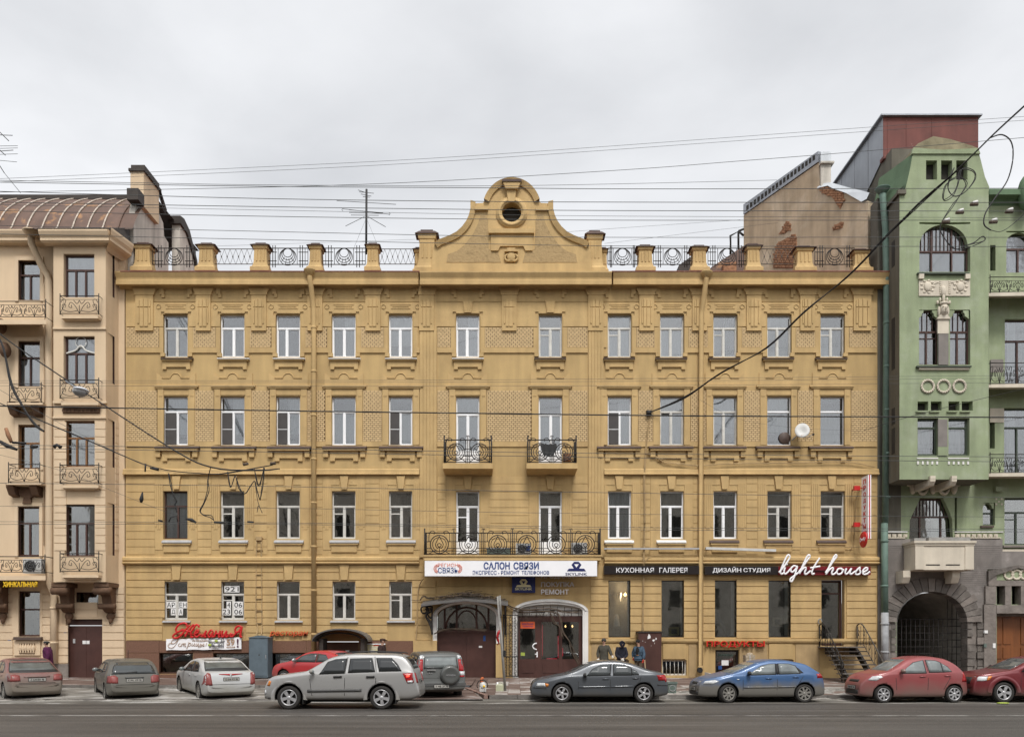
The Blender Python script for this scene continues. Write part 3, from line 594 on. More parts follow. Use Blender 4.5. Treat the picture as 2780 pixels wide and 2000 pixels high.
# rusticated courses
def courses(spans, ys, d, skip=()):
    for j in range(len(ys)-1):
        for a0, a1 in spans:
            if (j, a0) in skip: continue
            pbox('ashlar_block', a0, a1, ys[j]+1.1, ys[j+1]-1.1, d, 'ochre_trim', YB, .01)
g1 = [1533, 1553, 1574, 1594, 1614, 1634, 1655, 1676, 1696, 1717, 1738]
sp = [(343, 446.5)]+[(LAX[i]+31.5, LAX[i+1]-31.5) for i in range(4)]+[(1119.5, 1183)]
sk = [(343, 464)]+[(LAX[i]+14, LAX[i+1]-14) for i in range(4)]+[(1102, 1148)]
sb = [(343, 440)]+[(LAX[i]+36, LAX[i+1]-36) for i in range(4)]+[(1126, 1170)]
courses(sk, g1[:3], .035); courses(sp, g1[2:8], .035); courses(sb, g1[7:], .035)
r1 = [1571, 1591, 1611, 1631, 1651, 1671, 1691.5, 1712, 1732]
courses([(1711.5, 1795.5), (1857, 1941), (2000, 2086.5), (2147, 2229.5), (2299, 2380)], r1, .035); courses([(1603, 1651)], [1540]+[1556]+r1, .035)
courses([(1606, 2380)], [1533, 1552, 1571], .034)
g2 = [1335, 1356, 1377.5, 1399, 1420.5, 1442, 1463, 1484, 1505]
s2 = [(343, 420)]+[(LAX[i]+58.5, LAX[i+1]-58.5) for i in range(4)]+[(RAX[i]+58.5, RAX[i+1]-58.5) for i in range(4)]+[(2319, 2380), (1188, 1210), (1330, 1434), (1554, 1595)]
courses(s2, [1292, 1313]+g2, .016)
courses([(1188, 1182)][:0]+[(1330, 1434)], [1505, 1520], .016)
cg = [1571, 1591, 1612, 1628]
courses([(1190, 1360), (1366, 1600)], cg[:3], .02)
courses([(1350, 1391)], [1591+21*i for i in range(1, 7)], .02)
# plinths
pbox('plinth_ledge', 1603, 2381, 1732.5, 1740, .12, 'ochre_trim', YB); pbox('plinth_ledge', 1603, 2381, 1740.3, 1744, .08, 'ochre_trim', YB)
for a0, a1 in ((1640, 1705), (1800, 1862), (2088, 2152)): pbox('basement_panel', a0, a1, 1747, 1788, .07, 'ochre', YB)
for a0, a1 in ((1606, 1638), (1870, 1890), (2008, 2083), (2160, 2225), (2290, 2380)): pbox('plinth_panel', a0, a1, 1748, 1838, .03, 'ochre_dirty', YB)
pbox('plinth_block', 1122, 1186, 1738, 1850, .12, 'ochre', YB); pbox('plinth_block', 1346, 1369, 1748, 1838, .3, 'ochre', YB)
q = [341, 432, 524, 579, 676, 735, 832, 868]
for i in range(len(q)-1):
    a0, a1 = q[i]+.5, q[i+1]-.5
    pbox('granite_slab', a0, a1, 1738.5, 1770.5, .045, 'granite_brown', YB)
    if i % 2 == 0: pbox('granite_slab', a0, a1, 1771.5, 1850, .04, 'granite_brown', YB)
    else: pbox('granite_slab', a0, a1, 1829, 1850, .045, 'granite_brown', YB)
for a0, a1 in ((975, 1048), (1049, 1121)): pbox('granite_slab', a0, a1, 1738.5, 1850, .045, 'granite_brown', YB)
# entrance gate and shop front
def arch_fill(a0, a1, top, spring, m, name='arch_spandrel'):
    cx, A, B = (a0+a1)/2, (a1-a0)/2, spring-top
    for s in (0, 1):
        c = [(p if not s else 2*cx-p, q) for p, q in arc(cx, spring, A, B, 180, 90, 12)]
        pprism(c+[(a0-4 if not s else a1+4, top-1.5)][::1]+[(a0-4 if not s else a1+4, spring)], .004, name, m, YB, 0, .28)
def arch_trim(a0, a1, top, spring, foot, t, d, m, name):
    cx, A, B = (a0+a1)/2, (a1-a0)/2, spring-top; o = arc(cx, spring, A+t, B+t*.95, 180, 0, 26); i_ = arc(cx, spring, A, B, 180, 0, 26); b = MB()
    P = lambda p, f: (PX(p[0], f), f, PZ(p[1], f))
    for k in range(26):
        v = [P(o[k], -d), P(o[k+1], -d), P(i_[k+1], -d*.6), P(i_[k], -d*.6)]; w_ = [(x, .03, z) for x, y, z in v]
        b.faces(v+w_, [(3, 2, 1, 0), (0, 1, 5, 4), (2, 3, 7, 6)])
    for e in ((a0-t, a0), (a1, a1+t)):
        f0 = foot if isinstance(foot, (int, float)) else foot[0 if e[0] < cx else 1]
        b.box(PX(e[0], -d), PX(e[1], -d), -d*.8, .03, PZ(f0, -d), PZ(spring, -d)); m_ = (e[0]+e[1])/2; b.box(PX(m_-3, -d), PX(m_+3, -d), -d*1.1, 0, PZ(f0, -d), PZ(spring, -d))
    mid = [((o[k][0]*.55+i_[k][0]*.45), (o[k][1]*.55+i_[k][1]*.45)) for k in range(27)]
    b.tube([P(p, -d*.95) for p in mid], .045, 6); return b.build(name, m, YB)
arch_fill(1186, 1347, 1638, 1672, 'ochre'); arch_fill(1405, 1584, 1638, 1662, 'ochre')
arch_trim(1186, 1347, 1638, 1672, 1746, 11, .07, 'white_plaster', 'arch_trim'); arch_trim(1407, 1582, 1639, 1658, 1838, 15, .09, 'white_plaster', 'arch_trim')
gx0, gx1, _, gz1 = HG[0]; y = .28
b = MB(); zt = PZ(1713, y); b.box(gx0, gx1, y, y+.05, .2, zt); b.box(gx0, (gx0+gx1)/2-.01, y-.02, y, .3, zt-.06); b.box((gx0+gx1)/2+.01, gx1, y-.02, y, .3, zt-.06); b.box(gx0, gx1, y-.05, y+.02, zt-.05, zt+.05)
gate = b.build('gate', 'door_maroon', YB)
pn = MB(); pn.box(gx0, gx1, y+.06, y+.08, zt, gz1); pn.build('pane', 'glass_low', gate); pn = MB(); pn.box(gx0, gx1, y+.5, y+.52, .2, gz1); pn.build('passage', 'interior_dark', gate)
b = MB(); gc = (gx0+gx1)/2
for o_ in (-1.0, -.45, .45, 1.0): b.box(gc+o_-.045, gc+o_+.045, y, y+.055, zt, gz1)
b.tube([(gc+.95*math.cos(t*.314), y+.02, zt+.1+1.0*math.sin(t*.314)) for t in range(11)], .05, 6); b.tube([(gc+.5*math.cos(t*.314), y+.02, zt+.1+.85*math.sin(t*.314)) for t in range(11)], .035, 6); b.build('fanlight_bars', 'wood_brown', gate)
pbox('notice_sheet', 1300, 1309, 1752, 1757, 0, 'paper', gate, .01, y-.025); pbox('notice_sheet', 1312, 1318, 1724, 1739, 0, 'blue_plate', gate, .01, y-.025)
sx0, sx1, _, sz1 = HG[1]; y = .2; zt = PZ(1671, y)
pn = MB(); pn.box(sx0, sx1, y+.02, y+.08, zt, sz1); pn.build('lunette', 'white_plaster', YB)
b = MB(); X = lambda p: PX(p, y); Z = lambda p: PZ(p, y); leafs = [(1412, 1453), (1470, 1517), (1526, 1571)]
e = [1400]+[v for l in leafs for v in l]+[1590]
for i in range(0, len(e), 2): b.box(X(e[i]), X(e[i+1]), y, y+.09, .2, zt)
for l in leafs: b.box(X(l[0]), X(l[1]), y+.02, y+.08, .2, Z(1788)); b.box(X(l[0]+4), X(l[1]-4), y, y+.03, Z(1826), Z(1797)); b.box(X(l[0]), X(l[1]), y, y+.09, Z(1687), zt)
sd = b.build('shop_entrance', 'door_maroon', YB)
for l in leafs: pn = MB(); pn.box(X(l[0]), X(l[1]), y+.04, y+.046, Z(1788), Z(1687)); pn.build('pane', 'glass_low', sd)
pn = MB(); pn.poly([(sx0, 2.2, .3), (sx1, 2.2, .3), (sx1, 2.2, sz1), (sx0, 2.2, sz1)]); pn.poly([(sx0, .3, .3), (sx0, 2.2, .3), (sx0, 2.2, sz1), (sx0, .3, sz1)]); pn.poly([(sx1, .3, .3), (sx1, .3, sz1), (sx1, 2.2, sz1), (sx1, 2.2, .3)]); pn.build('room', 'interior_dark', sd)
ptext('МОБИЛЬНЫЕ', 1417, 1448, 1690.5, 1695, y-.016, 'purple_ink', sd, .006, .02); ptext('ТЕЛЕФОНЫ', 1419, 1446, 1697, 1701.5, y-.016, 'purple_ink', sd, .006, .02)
pbox('orange_notice', 1413, 1452, 1686.5, 1705, 0, 'orange_paper', sd, .006, y-.012); pbox('lime_notice', 1414, 1425, 1770, 1779, 0, 'lime', sd, .006, y-.012)
b = MB(); b.tube(crom([(X(1457), y-.05, Z(1745)), (X(1450), y-.08, Z(1747)), (X(1446), y-.09, Z(1753)), (X(1450), y-.08, Z(1760)), (X(1457), y-.05, Z(1762))], 5), .03, 6); b.box(X(1456.5), X(1459.5), y-.05, y, Z(1783), Z(1768)); b.box(X(1452), X(1458), y-.06, y-.01, Z(1775.5), Z(1773)); b.build('door_handle', 'pvc', sd)
b = MB()
for a in range(9): q = 1418+a*19; b.tube([(X(q), .06, Z(1672)), (X(q), .06, Z(1643+abs(q-1494)*.12))], .012, 4)
b.tube([(X(1408), .05, Z(1657)), (X(1583), .05, Z(1657))], .025, 5); b.tube([(X(1408), .05, Z(1662)), (X(1480), .05, Z(1662))], .025, 5); b.box(X(1582), X(1585.5), .0, .08, .4, Z(1650)); b.box(X(1404.5), X(1407), .0, .08, .4, Z(1650)); b.build('lunette_bars', 'iron', YB)
for a0, a1, b0, b1 in ((1472, 1473, 1695, 1780), (1514.5, 1516, 1725, 1785), (1527, 1528.5, 1758, 1780), (1484, 1512, 1786, 1787.5)): pbox('neon_strip', a0, a1, b0, b1, 0, 'neon_red', sd, .01, y+.08)
for a0 in (1535, 1554): bb = MB(); bb.ellipsoid((PX(a0, .9), .9, PZ(1699, .9)), (.035, .035, .06), 8, 6); bb.build('lamp', 'warm_lamp', sd)
# balconies
def rail_panel(b, x0, x1, z0, z1, y):
    m = (x0+x1)/2; T = lambda p, r=.018: b.tube(p, r, 5); h = z1-z0; zc = z0+h*.46; rr = min(.4, (x1-x0)*.36)
    for q in (0, .1): T([(x0+q*.8, y, z0-.04), (x0+q*.8, y, z1+(.14 if q == 0 else .02))]); T([(x1-q*.8, y, z0-.04), (x1-q*.8, y, z1+.02)])
    C = lambda r, w_: b.tube([(m+r*math.cos(t*.2618), y, zc+r*math.sin(t*.2618)) for t in range(24)], w_, 5, close=True)
    C(rr, .024); C(rr*.76, .016)
    for s in (-1, 1):
        T(crom([(m, y, zc+rr*.9), (m+s*.08, y, zc+rr*.5), (m+s*.17, y, zc), (m+s*.1, y, zc-rr*.42), (m+s*.02, y, zc-rr*.3), (m+s*.09, y, zc-.02), (m, y, zc+.05)], 5), .018)
        T(crom([(m+s*rr*1.15, y, zc+rr*.3), (m+s*rr*1.12, y, z1-.05), (m+s*rr*.8, y, z1+.09), (m+s*rr*.45, y, z1+.02), (m+s*rr*.6, y, z1-.06)], 5), .016)
        T([(m+s*rr*.35, y, zc-rr*.6), (m+s*rr*1.2, y, z0)]); T([(m, y, zc-rr*.3), (m, y, z0)])
        T([(m+s*rr, y, zc+.12), (m+s*(x1-x0)/2, y, zc+.12)]); T([(m+s*rr*.95, y, zc-.18), (m+s*(x1-x0)/2, y, zc-.18)])
def railing(parent, x0, x1, z0, z1, y, n, side):
    b = MB(); T = lambda p, r: b.tube(p, r, 6)
    T([(x0, y, z1), (x1, y, z1)], .026); T([(x0, y, z0), (x1, y, z0)], .022); T([(x0, y, z0+.12), (x1, y, z0+.12)], .014)
    for i in range(n):
        a, c = x0+(x1-x0)*i/n, x0+(x1-x0)*(i+1)/n; rail_panel(b, a, c, z0, z1, y)
        if i: T([(a, y, z0), (a, y, z1+.16)], .022); b.tube(crom([(a-.08, y, z1+.12), (a-.03, y, z1+.2), (a, y, z1+.14), (a+.03, y, z1+.2), (a+.08, y, z1+.12)], 4), .012, 4)
    for x in (x0, x1):
        T([(x, y, z0-.06), (x, y, z1+.2)], .03); T([(x, y, z1), (x, 0, z1)], .024); T([(x, y, z0), (x, 0, z0)], .02)
        for k in range(1, 6): T([(x, y*k/6, z0), (x, y*k/6, z1)], .014)
        T([(x, y+.25*math.cos(t*.5236)+(-y/2), (z0+z1)/2+.3*math.sin(t*.5236)) for t in range(13)], .018)
    return b.build('railing', 'iron', parent)
for c0, c1 in ((1204, 1336), (1431, 1566)):
    y = -.85; b = MB(); x0, x1 = PX(c0, y)-.03, PX(c1, y)+.03; z1, z0 = PZ(1257, y), PZ(1272, y)
    b.faces([(x0, y-.04, z0), (x1, y-.04, z0), (x1, y-.04, z1), (x0, y-.04, z1), (x0+.05, 0.01, z0-.12), (x1-.05, 0.01, z0-.12), (x1, 0.01, z1), (x0, 0.01, z1)], [(0, 1, 2, 3), (4, 5, 1, 0), (3, 2, 6, 7), (1, 5, 6, 2), (4, 0, 3, 7)])
    s = b.build('balcony', 'ochre_trim', YB); railing(s, PX(c0+2, y), PX(c1-2, y), PZ(1254, y), PZ(1194, y), y, 2, .8)
y = -.9; b = MB(); x0, x1 = PX(1150, y), PX(1632, y); b.box(x0, x1, y, .01, PZ(1520, y), PZ(1510, y)); b.box(x0-.03, x1+.03, y-.05, .01, PZ(1509.8, y), PZ(1506, y))
s = b.build('balcony', 'ochre_trim', YB); railing(s, PX(1153, y), PX(1629, y), PZ(1503, y), PZ(1446, y), y, 6, .9)
# downpipes
yq = -.14
pipe('downpipe', [(PX(841, -.5), -.5, PZ(742, -.5)), (PX(841, -.5), -.5, PZ(752, -.5)), (PX(846, -.35), -.35, PZ(790, -.3)), (PX(851, yq), yq, PZ(830, yq)), (PX(852, yq), yq, PZ(842, yq)), (PX(852, yq), yq, PZ(1792, yq))], .115, 'ochre_trim', YB)
pipe('downpipe', [(PX(1918, -.5), -.5, PZ(748, -.5)), (PX(1917, -.5), -.5, PZ(758, -.5)), (PX(1912, -.35), -.35, PZ(800, -.3)), (PX(1905, yq), yq, PZ(842, yq)), (PX(1904, yq), yq, PZ(856, yq)), (PX(1902, yq), yq, PZ(1808, yq)), (PX(1901, -.2), -.24, PZ(1818, -.2))], .115, 'ochre_trim', YB)
b = MB(); b.lathe([(.0, .0), (.1, .0)], (PX(1900, -.3), -.34, PZ(1818, -.3)), 'y', 14); b.lathe([(.1, -.03), (.125, -.03), (.12, .12)], (PX(1900, -.3), -.33, PZ(1818, -.3)), 'y', 14); b.build('downpipe_mouth', 'cable', YB)
# ------------------------------------------------------------------ peach building on the left
LB = thing('peach_apartment_house', 'peach apartment house with a bay, curled iron balconies and a rusty brown roof', 'building')
BX0, BX1, BY = PX(145, -1.0), PX(287, -1.0), -1.0
LH = [hole(52, 108, 709, 815), hole(52, 108, 928, 1049), hole(53, 108, 1155, 1272), hole(51, 106, 1376, 1509), hole(53, 108, 1604, 1727), hole(208, 267, 1607, 1643, dy=.3), hole(185, 277.5, 1680, 1852, dy=.2)]
LH += [(h[0]-5.1, h[1]-5.1, h[2], h[3]) for h in LH[:5]]
wall('wall', PX(-420), PX(338), .15, PZ(652), LH, 0, .35, 'peach', LB)
BH = [hole(178, 256, 694, 807, -1), hole(178, 257, 916, 1042, -1), hole(181, 257, 1144, 1267, -1), hole(181, 257, 1370, 1510, -1)]
wall('bay_front', BX0, BX1, PZ(1579, -1), PZ(648, -1), BH, -1.0, .25, 'peach', LB)
FX = PX(322, 0)
b = MB(); zb, zt = PZ(1579, -1), PZ(648, -1); fz = [(PZ(a), PZ(c)) for a, c in ((818, 702), (1050, 922), (1274, 1150), (1510, 1372))]
def facet(t, z): return (BX1+(FX-BX1)*t, -1+t, z)
zs = [zb]+[v for p in fz[::-1] for v in p]+[zt]
for i in range(len(zs)-1):
    if i % 2 == 0: b.poly([facet(0, zs[i]), facet(1, zs[i]), facet(1, zs[i+1]), facet(0, zs[i+1])])
    else:
        b.poly([facet(0, zs[i]), facet(.16, zs[i]), facet(.16, zs[i+1]), facet(0, zs[i+1])]); b.poly([facet(.68, zs[i]), facet(1, zs[i]), facet(1, zs[i+1]), facet(.68, zs[i+1])])
b.poly([(BX0, -1, zb), (BX0, 0, zb), (FX, 0, zb), (BX1, -1, zb)]); b.poly([(BX0, -1, zb), (BX0, -1, zt), (BX0, 0, zt), (BX0, 0, zb)]); b.poly([(BX0, -1, zt), (BX1, -1, zt), (FX, 0, zt), (BX0, 0, zt)])
b.build('bay_side', 'peach', LB)
for a, c in fz:
    b = MB(); o = .1
    def q(t, z, d=0.0): x, y, z = facet(t, z); return (x-d, y+d*.25, z)
    b.faces([q(.16, a, o), q(.68, a, o), q(.68, c, o), q(.16, c, o), q(.16, a), q(.68, a), q(.68, c), q(.16, c)], [(0, 1, 5, 4), (1, 2, 6, 5), (2, 3, 7, 6), (3, 0, 4, 7)])
    zm = c-(c-a)*.33; b.tube([q(.16, zm, o-.03), q(.68, zm, o-.03)], .03, 5); b.tube([q(.42, a, o-.03), q(.42, zm, o-.03)], .03, 5); w = b.build('window', 'wood_brown', LB)
    p = MB(); p.poly([q(.16, a, o-.02), q(.68, a, o-.02), q(.68, c, o-.02), q(.16, c, o-.02)]); p.build('pane', 'glass_low', w)
    p = MB(); p.poly([q(.16, a, .5), q(.68, a, .5), q(.68, c, .5), q(.16, c, .5)]); p.build('room', 'interior_dark', w)
lw = [('wood_brown', .35, 'curtain'), ('wood_brown', .35, 'curtain'), ('wood_orange', .4, None), ('wood_brown', .33, 'blind_dark'), ('wood_brown', .4, None)]
for i in range(5):
    fr, tr, cu = lw[i]
    for h in (LH[i], LH[i+7]): win(LB, h, trans=tr, mull=.5 if i < 4 else None, frame=fr, curtain=cu, g='glass' if i < 2 else 'glass_low', room='interior_dark', t=.07, cz=(0, .62))
for i, (h, fr, tr, cu, g) in enumerate(zip(BH, ['wood_brown']*2+['wood_orange', 'wood_brown'], [.34, .34, .36, .36], ['curtain', 'curtain_grey', None, 'blind_dark'], ['glass', 'glass', 'glass_low', 'glass_low'])):
    w = win(LB, h, y=-.84, trans=tr, mull=[.34, .66], frame=fr, curtain=cu, g=g, room='interior_dark', t=.07, deep=.7)
    if i == 1:                                                              # curved art nouveau head bars
        x0, x1, z0, z1 = h; m = (x0+x1)/2; b = MB(); zt = z1-.34*(z1-z0)
        b.tube(crom([(x0+.05, -.86, zt), (m-.25, -.86, zt+.12), (m, -.86, zt+.34), (m+.25, -.86, zt+.12), (x1-.05, -.86, zt)], 6), .04, 6); b.tube([(m+.24*math.cos(t*.52), -.86, zt+.5+.24*math.sin(t*.52)) for t in range(13)], .016, 5); b.build('curved_bar', 'old_white', w)
win(LB, LH[5], y=.3, trans=0, mull=None, frame='wood_brown', g='glass_low', room='interior_dark', sash=False)
x0, x1, z0, z1 = LH[6]; b = MB(); y = .2; zz = PZ(1697, y); b.box(x0, x1, y, y+.06, .2, zz-.02); b.box(x0, x1, y, y+.06, zz+.02, z1); b.box((x0+x1)/2-.012, (x0+x1)/2+.012, y-.012, y, .3, zz-.03); dr = b.build('door', 'door_maroon', LB)
pbox('notice_sheet', 224, 243, 1738, 1747, 0, 'paper', dr, .008, y-.012); pbox('notice_sheet', 198, 204, 1733, 1745, 0, 'sill_grey', dr, .03, y-.03); pbox('door_plate', 173, 179, 1710, 1725, .03, 'ink_navy', LB); pbox('house_plate', 21, 28, 1733, 1738, .03, 'blue_plate', LB)
pbox('door_plate', 281, 286, 1694, 1708, .03, 'rock_light', LB)
# jambs, sills, mouldings
for i, (a0, a1, b0, b1) in enumerate([(51, 108, 709, 815), (51, 108, 928, 1049), (51, 108, 1155, 1272), (50, 106, 1376, 1509)]):
    for off in (0,):
        o = [(a0-11, b1+3), (a0-11, b0-13), (a1+9, b0-13), (a1+9, b1+3), (a1+1, b1+3), (a1+1, b0-3), (a0-2, b0-3), (a0-2, b1+3)]; pprism(o, .05, 'window_surround', 'peach_trim', LB)
for i, (a0, a1, b0, b1) in enumerate([(178, 256, 694, 807), (178, 257, 916, 1042), (181, 257, 1144, 1267), (181, 257, 1370, 1510)]):
    pbox('sill', a0-12, a1+10, b1+50, b1+57, .28, 'peach_trim', LB, .02, -1); pbox('sill_moulding', a0-8, a1+6, b1+57.3, b1+61, .2, 'peach_trim', LB, .02, -1)
for py in (888, 1130): pbox('string_course', 143, 287, py, py+5, .07, 'peach_trim', LB, .02, -1)
pbox('string_course', 143, 289, 1088, 1094, .13, 'peach_trim', LB, .02, -1); pbox('carved_panel', 170, 270, 1106, 1121, .06, 'brown_stucco', LB, .02, -1)
for k in range(9):
    b = MB(); x = PX(176+k*11, -1.06); b.lathe([(.05, 0), (.12, 0)], (x, -1.08, PZ(1113, -1.06)), 'y', 10); b.tube([(x+.1*math.cos(t*.7), -1.07, PZ(1113, -1.06)+.09*math.sin(t*.7)) for t in range(9)], .028, 5); b.build('carved_scroll', 'brown_stucco', LB)
pbox('carved_panel', 45, 105, 1118, 1130, .12, 'brown_stucco', LB)
bl = [1144+20.6*k for k in range(18)]
courses_l = []
for k in range(17):
    for a0, a1 in ((147, 179.5), (258, 286)): pbox('ashlar_block', a0, a1, bl[k]+1, bl[k+1]-1, .025, 'peach_trim', LB, .01, -1)
for k in range(17):
    z0, z1 = PZ(bl[k+1]-1), PZ(bl[k]+1); b = MB(); p = [facet(.72, z0), facet(.99, z0), facet(.99, z1), facet(.72, z1)]; b.faces([(x+.02, y, z) for x, y, z in p]+p, [(0, 1, 2, 3), (0, 4, 5, 1), (2, 6, 7, 3), (0, 3, 7, 4), (1, 5, 6, 2)]); b.build('ashlar_block', 'peach_trim', LB)
gl_ = [1592+20.7*k for k in range(12)]
for k in range(11):
    for a0, a1 in ((-40, 34), (114, 150 if k < 5 else 184), (278 if k > 3 else 313, 336)):
        pbox('ashlar_block', a0, a1, gl_[k]+1, gl_[k+1]-1, .035, 'peach_trim', LB, .01)
    if k < 4: pbox('ashlar_block', 198, 206 if k < 2 else 264, gl_[k]+1, gl_[k+1]-1, .02, 'peach_trim', LB, .01)
pbox('rubble_plinth', 112, 184, 1801, 1850, .06, 'rock_light', LB); pbox('rubble_plinth', 278, 337, 1803, 1850, .06, 'rock_light', LB)
pbox('window_surround', 33, 50, 1600, 1732, .05, 'peach_trim', LB); pbox('window_surround', 110, 114, 1600, 1732, .05, 'peach_trim', LB)
pbox('sill', 36, 111, 1728, 1736, .2, 'sill_brown', LB); pbox('apron', 38, 109, 1737, 1778, .07, 'peach_trim', LB); pbox('apron_recess', 52, 95, 1745, 1773, .078, 'brown_stucco', LB)
for k in range(6):
    b = MB(); c = (PX(56+k*7, -.1), -.1, PZ(1772, -.1)); b.lathe([(.03, 0), (.05, .02), (.03, .08), (.08, .2), (.07, .3), (.03, .4), (.05, .44)], c, 'z', 10); b.build('baluster', 'peach_trim', LB)
# console brackets, cornices
for a0 in (150, 264, 0-32):
    b = MB(); x0, x1 = PX(a0+4, -.5), PX(a0+44, -.5)
    pf = [(.02, PZ(1582)), (-.85, PZ(1582, -.85)), (-.9, PZ(1590, -.85)), (-.78, PZ(1606, -.8)), (-.5, PZ(1618, -.5)), (-.42, PZ(1636, -.4)), (-.45, PZ(1650, -.4)), (-.3, PZ(1658, -.3)), (-.18, PZ(1662, -.2)), (.02, PZ(1664))]
    b.profile_x(pf, x0+.12, x1-.12); b.box(x0, x1, -.92, .02, PZ(1592, -.9), PZ(1581, -.9))
    for z_, r_, yy in ((1603, .17, -.8), (1645, .13, -.42)): b.lathe([(0, -.36), (r_, -.36), (r_, .36), (0, .36)], ((x0+x1)/2, yy, PZ(z_, yy)), 'x', 12)
    b.ellipsoid(((x0+x1)/2, -.1, PZ(1672, -.1)), (.2, .1, .18), 8, 6); b.ellipsoid(((x0+x1)/2, -.1, PZ(1683, -.1)), (.1, .08, .16), 8, 6); b.build('console', 'brown_stucco', LB)
def lcorn(x0, x1, y, name):
    b = MB(); P = lambda py, q: PZ(py, y-q); b.profile_x([(y+.02, P(668, 0)), (y-.15, P(660, .15)), (y-.3, P(656, .4)), (y-.4, P(652, .4)), (y-.4, P(645, .4)), (y-.48, P(637, .48)), (y-.55, P(626, .55)), (y-.55, P(622, .55)), (y+.02, P(619, .1))], x0, x1); return b.build(name, 'peach_trim', LB)
lcorn(PX(-420), PX(100, -1), 0, 'cornice'); lcorn(PX(105, -1.5), PX(292, -1.5), -1, 'cornice')
b = MB(); d0, d1 = Vector((BX1, -1, 0)), Vector((FX+.2, .1, 0)); pr = [(.0, 668), (.15, 660), (.3, 656), (.4, 652), (.4, 645), (.48, 637), (.52, 626), (.52, 621)]
nrm = Vector((1, -.28, 0)).normalized(); vs = []
for q, dd in ((d0, nrm+Vector((0, -.75, 0))), (d1, nrm)):
    for o, py in pr: vs.append((q.x+dd.x*o, q.y+dd.y*o, PZ(py, -1-.4)))
n = len(pr); b.faces(vs, [(i, i+n, i+n+1, i+1) for i in range(n-1)]+[(0, n-1, 2*n-1, n)]); b.build('cornice', 'peach_trim', LB)
# mansard roof of seamed sheets
prof = [(-.25, PZ(630)), (-.12, PZ(622)), (0.02, PZ(604)), (.25, PZ(586, .2)), (.6, PZ(570, .6)), (1.1, PZ(556, 1.1)), (1.8, PZ(545, 1.8)), (2.6, PZ(541, 2.6))]
pr2 = crom([(0, y, z) for y, z in prof], 2); sp_ = 41*.0167
for k in range(16):
    x1 = PX(366)-k*sp_; x0 = x1-sp_; b = MB(); n = len(pr2); v = [(x0+.02, p.y, p.z) for p in pr2]+[(x1-.02, p.y, p.z) for p in pr2]
    b.faces(v, [(i, i+n, i+n+1, i+1) for i in range(n-1)], True); o = b.build('roof_sheet', 'roof_brown', LB)
    b = MB(); b.tube([(x0, p.y-.02, p.z+.02) for p in pr2], .035, 5); b.build('roof_seam', 'seam' if k > 0 else 'roof_brown', LB)
b = MB(); b.faces([(PX(366)-12, 2.4, PZ(541, 2.6)-.1), (PX(352), 2.4, PZ(541, 2.6)-.1), (PX(352), 2.4, PZ(528, 2.4)), (PX(366)-12, 2.4, PZ(528, 2.4)), (PX(366)-12, 8, PZ(528, 2.4)), (PX(352), 8, PZ(528, 2.4))], [(0, 1, 2, 3), (3, 2, 5, 4)]); b.build('ridge', 'dark_tin', LB)
b = MB(); b.faces([(PX(100), -1.5, PZ(620, -1.5)), (PX(292, -1.5), -1.5, PZ(620, -1.5)), (FX+.5, .1, PZ(620, -1.5)), (FX+.4, .2, PZ(612)), (PX(110), .2, PZ(612))], [(0, 1, 2, 3, 4)]); b.build('bay_roof', 'dark_tin', LB)
# party wall with chimney stacks on the boundary
xw0, xw1 = PX(350, .4), -17.27
b = MB(); zt = PZ(533, .6); fpf = [(.3, 18), (.3, PZ(600, .3)), (.5, PZ(560, .5)), (.9, zt), (2.6, PZ(533, 1.8)), (2.62, PZ(560, 2.6)), (3.4, PZ(600, 3.2)), (3.5, PZ(640, 3.5)), (4.0, PZ(660, 4)), (4, 18)]
b.profile_x(fpf, xw0, xw1); b.build('party_wall', 'grey_plaster', LB)
x0, x1 = PX(354, .9), PX(390, .9); zt = PZ(466, .9); b = MB(); b.box(x0, x1, .9, 2.5, PZ(560, .9), zt); ch = b.build('chimney', 'peach', LB)
b = MB(); b.box(x0-.06, x1+.08, .82, 2.6, zt, zt+.12); b.box(x0, x1+.02, .95, 2.5, zt+.12, zt+.34); b.build('cap', 'dark_tin', ch)
b = MB(); b.faces([(x1+.001, 2.5, zt+.1), (x1+.1, 2.4, zt+.1), (xw1+.1, 3.6, PZ(540, 2.6)), (xw1, 3.6, PZ(540, 2.6)-.25), (x1, 2.5, zt-.3)], [(0, 1, 2, 3, 4)]); b.build('flashing', 'dark_tin', LB)
b = MB(); b.box(PX(347, .2), PX(378, .2), .1, .7, PZ(545, .2), PZ(514, .2)); b.build('roof_box', 'dark_tin', LB)
b = MB(); x0, x1 = PX(469, 5), PX(491, 5); zt = PZ(612, 5); b.profile_x([(4.9, 17), (4.9, zt), (5.6, zt-.1), (6.6, zt-1.0), (7.0, zt-2.0), (7.0, 17)], x0, x1); c2 = b.build('chimney', 'grey_plaster', LB)
b = MB(); b.profile_x([(4.75, zt-.02), (4.7, zt+.35), (5.2, zt+.45), (5.9, zt+.2), (6.9, zt-.9), (7.25, zt-2.1), (7.1, zt-2.1), (6.7, zt-1.0), (5.6, zt-.09)], x0-.1, x1+.1); b.build('cap', 'dark_tin', c2)
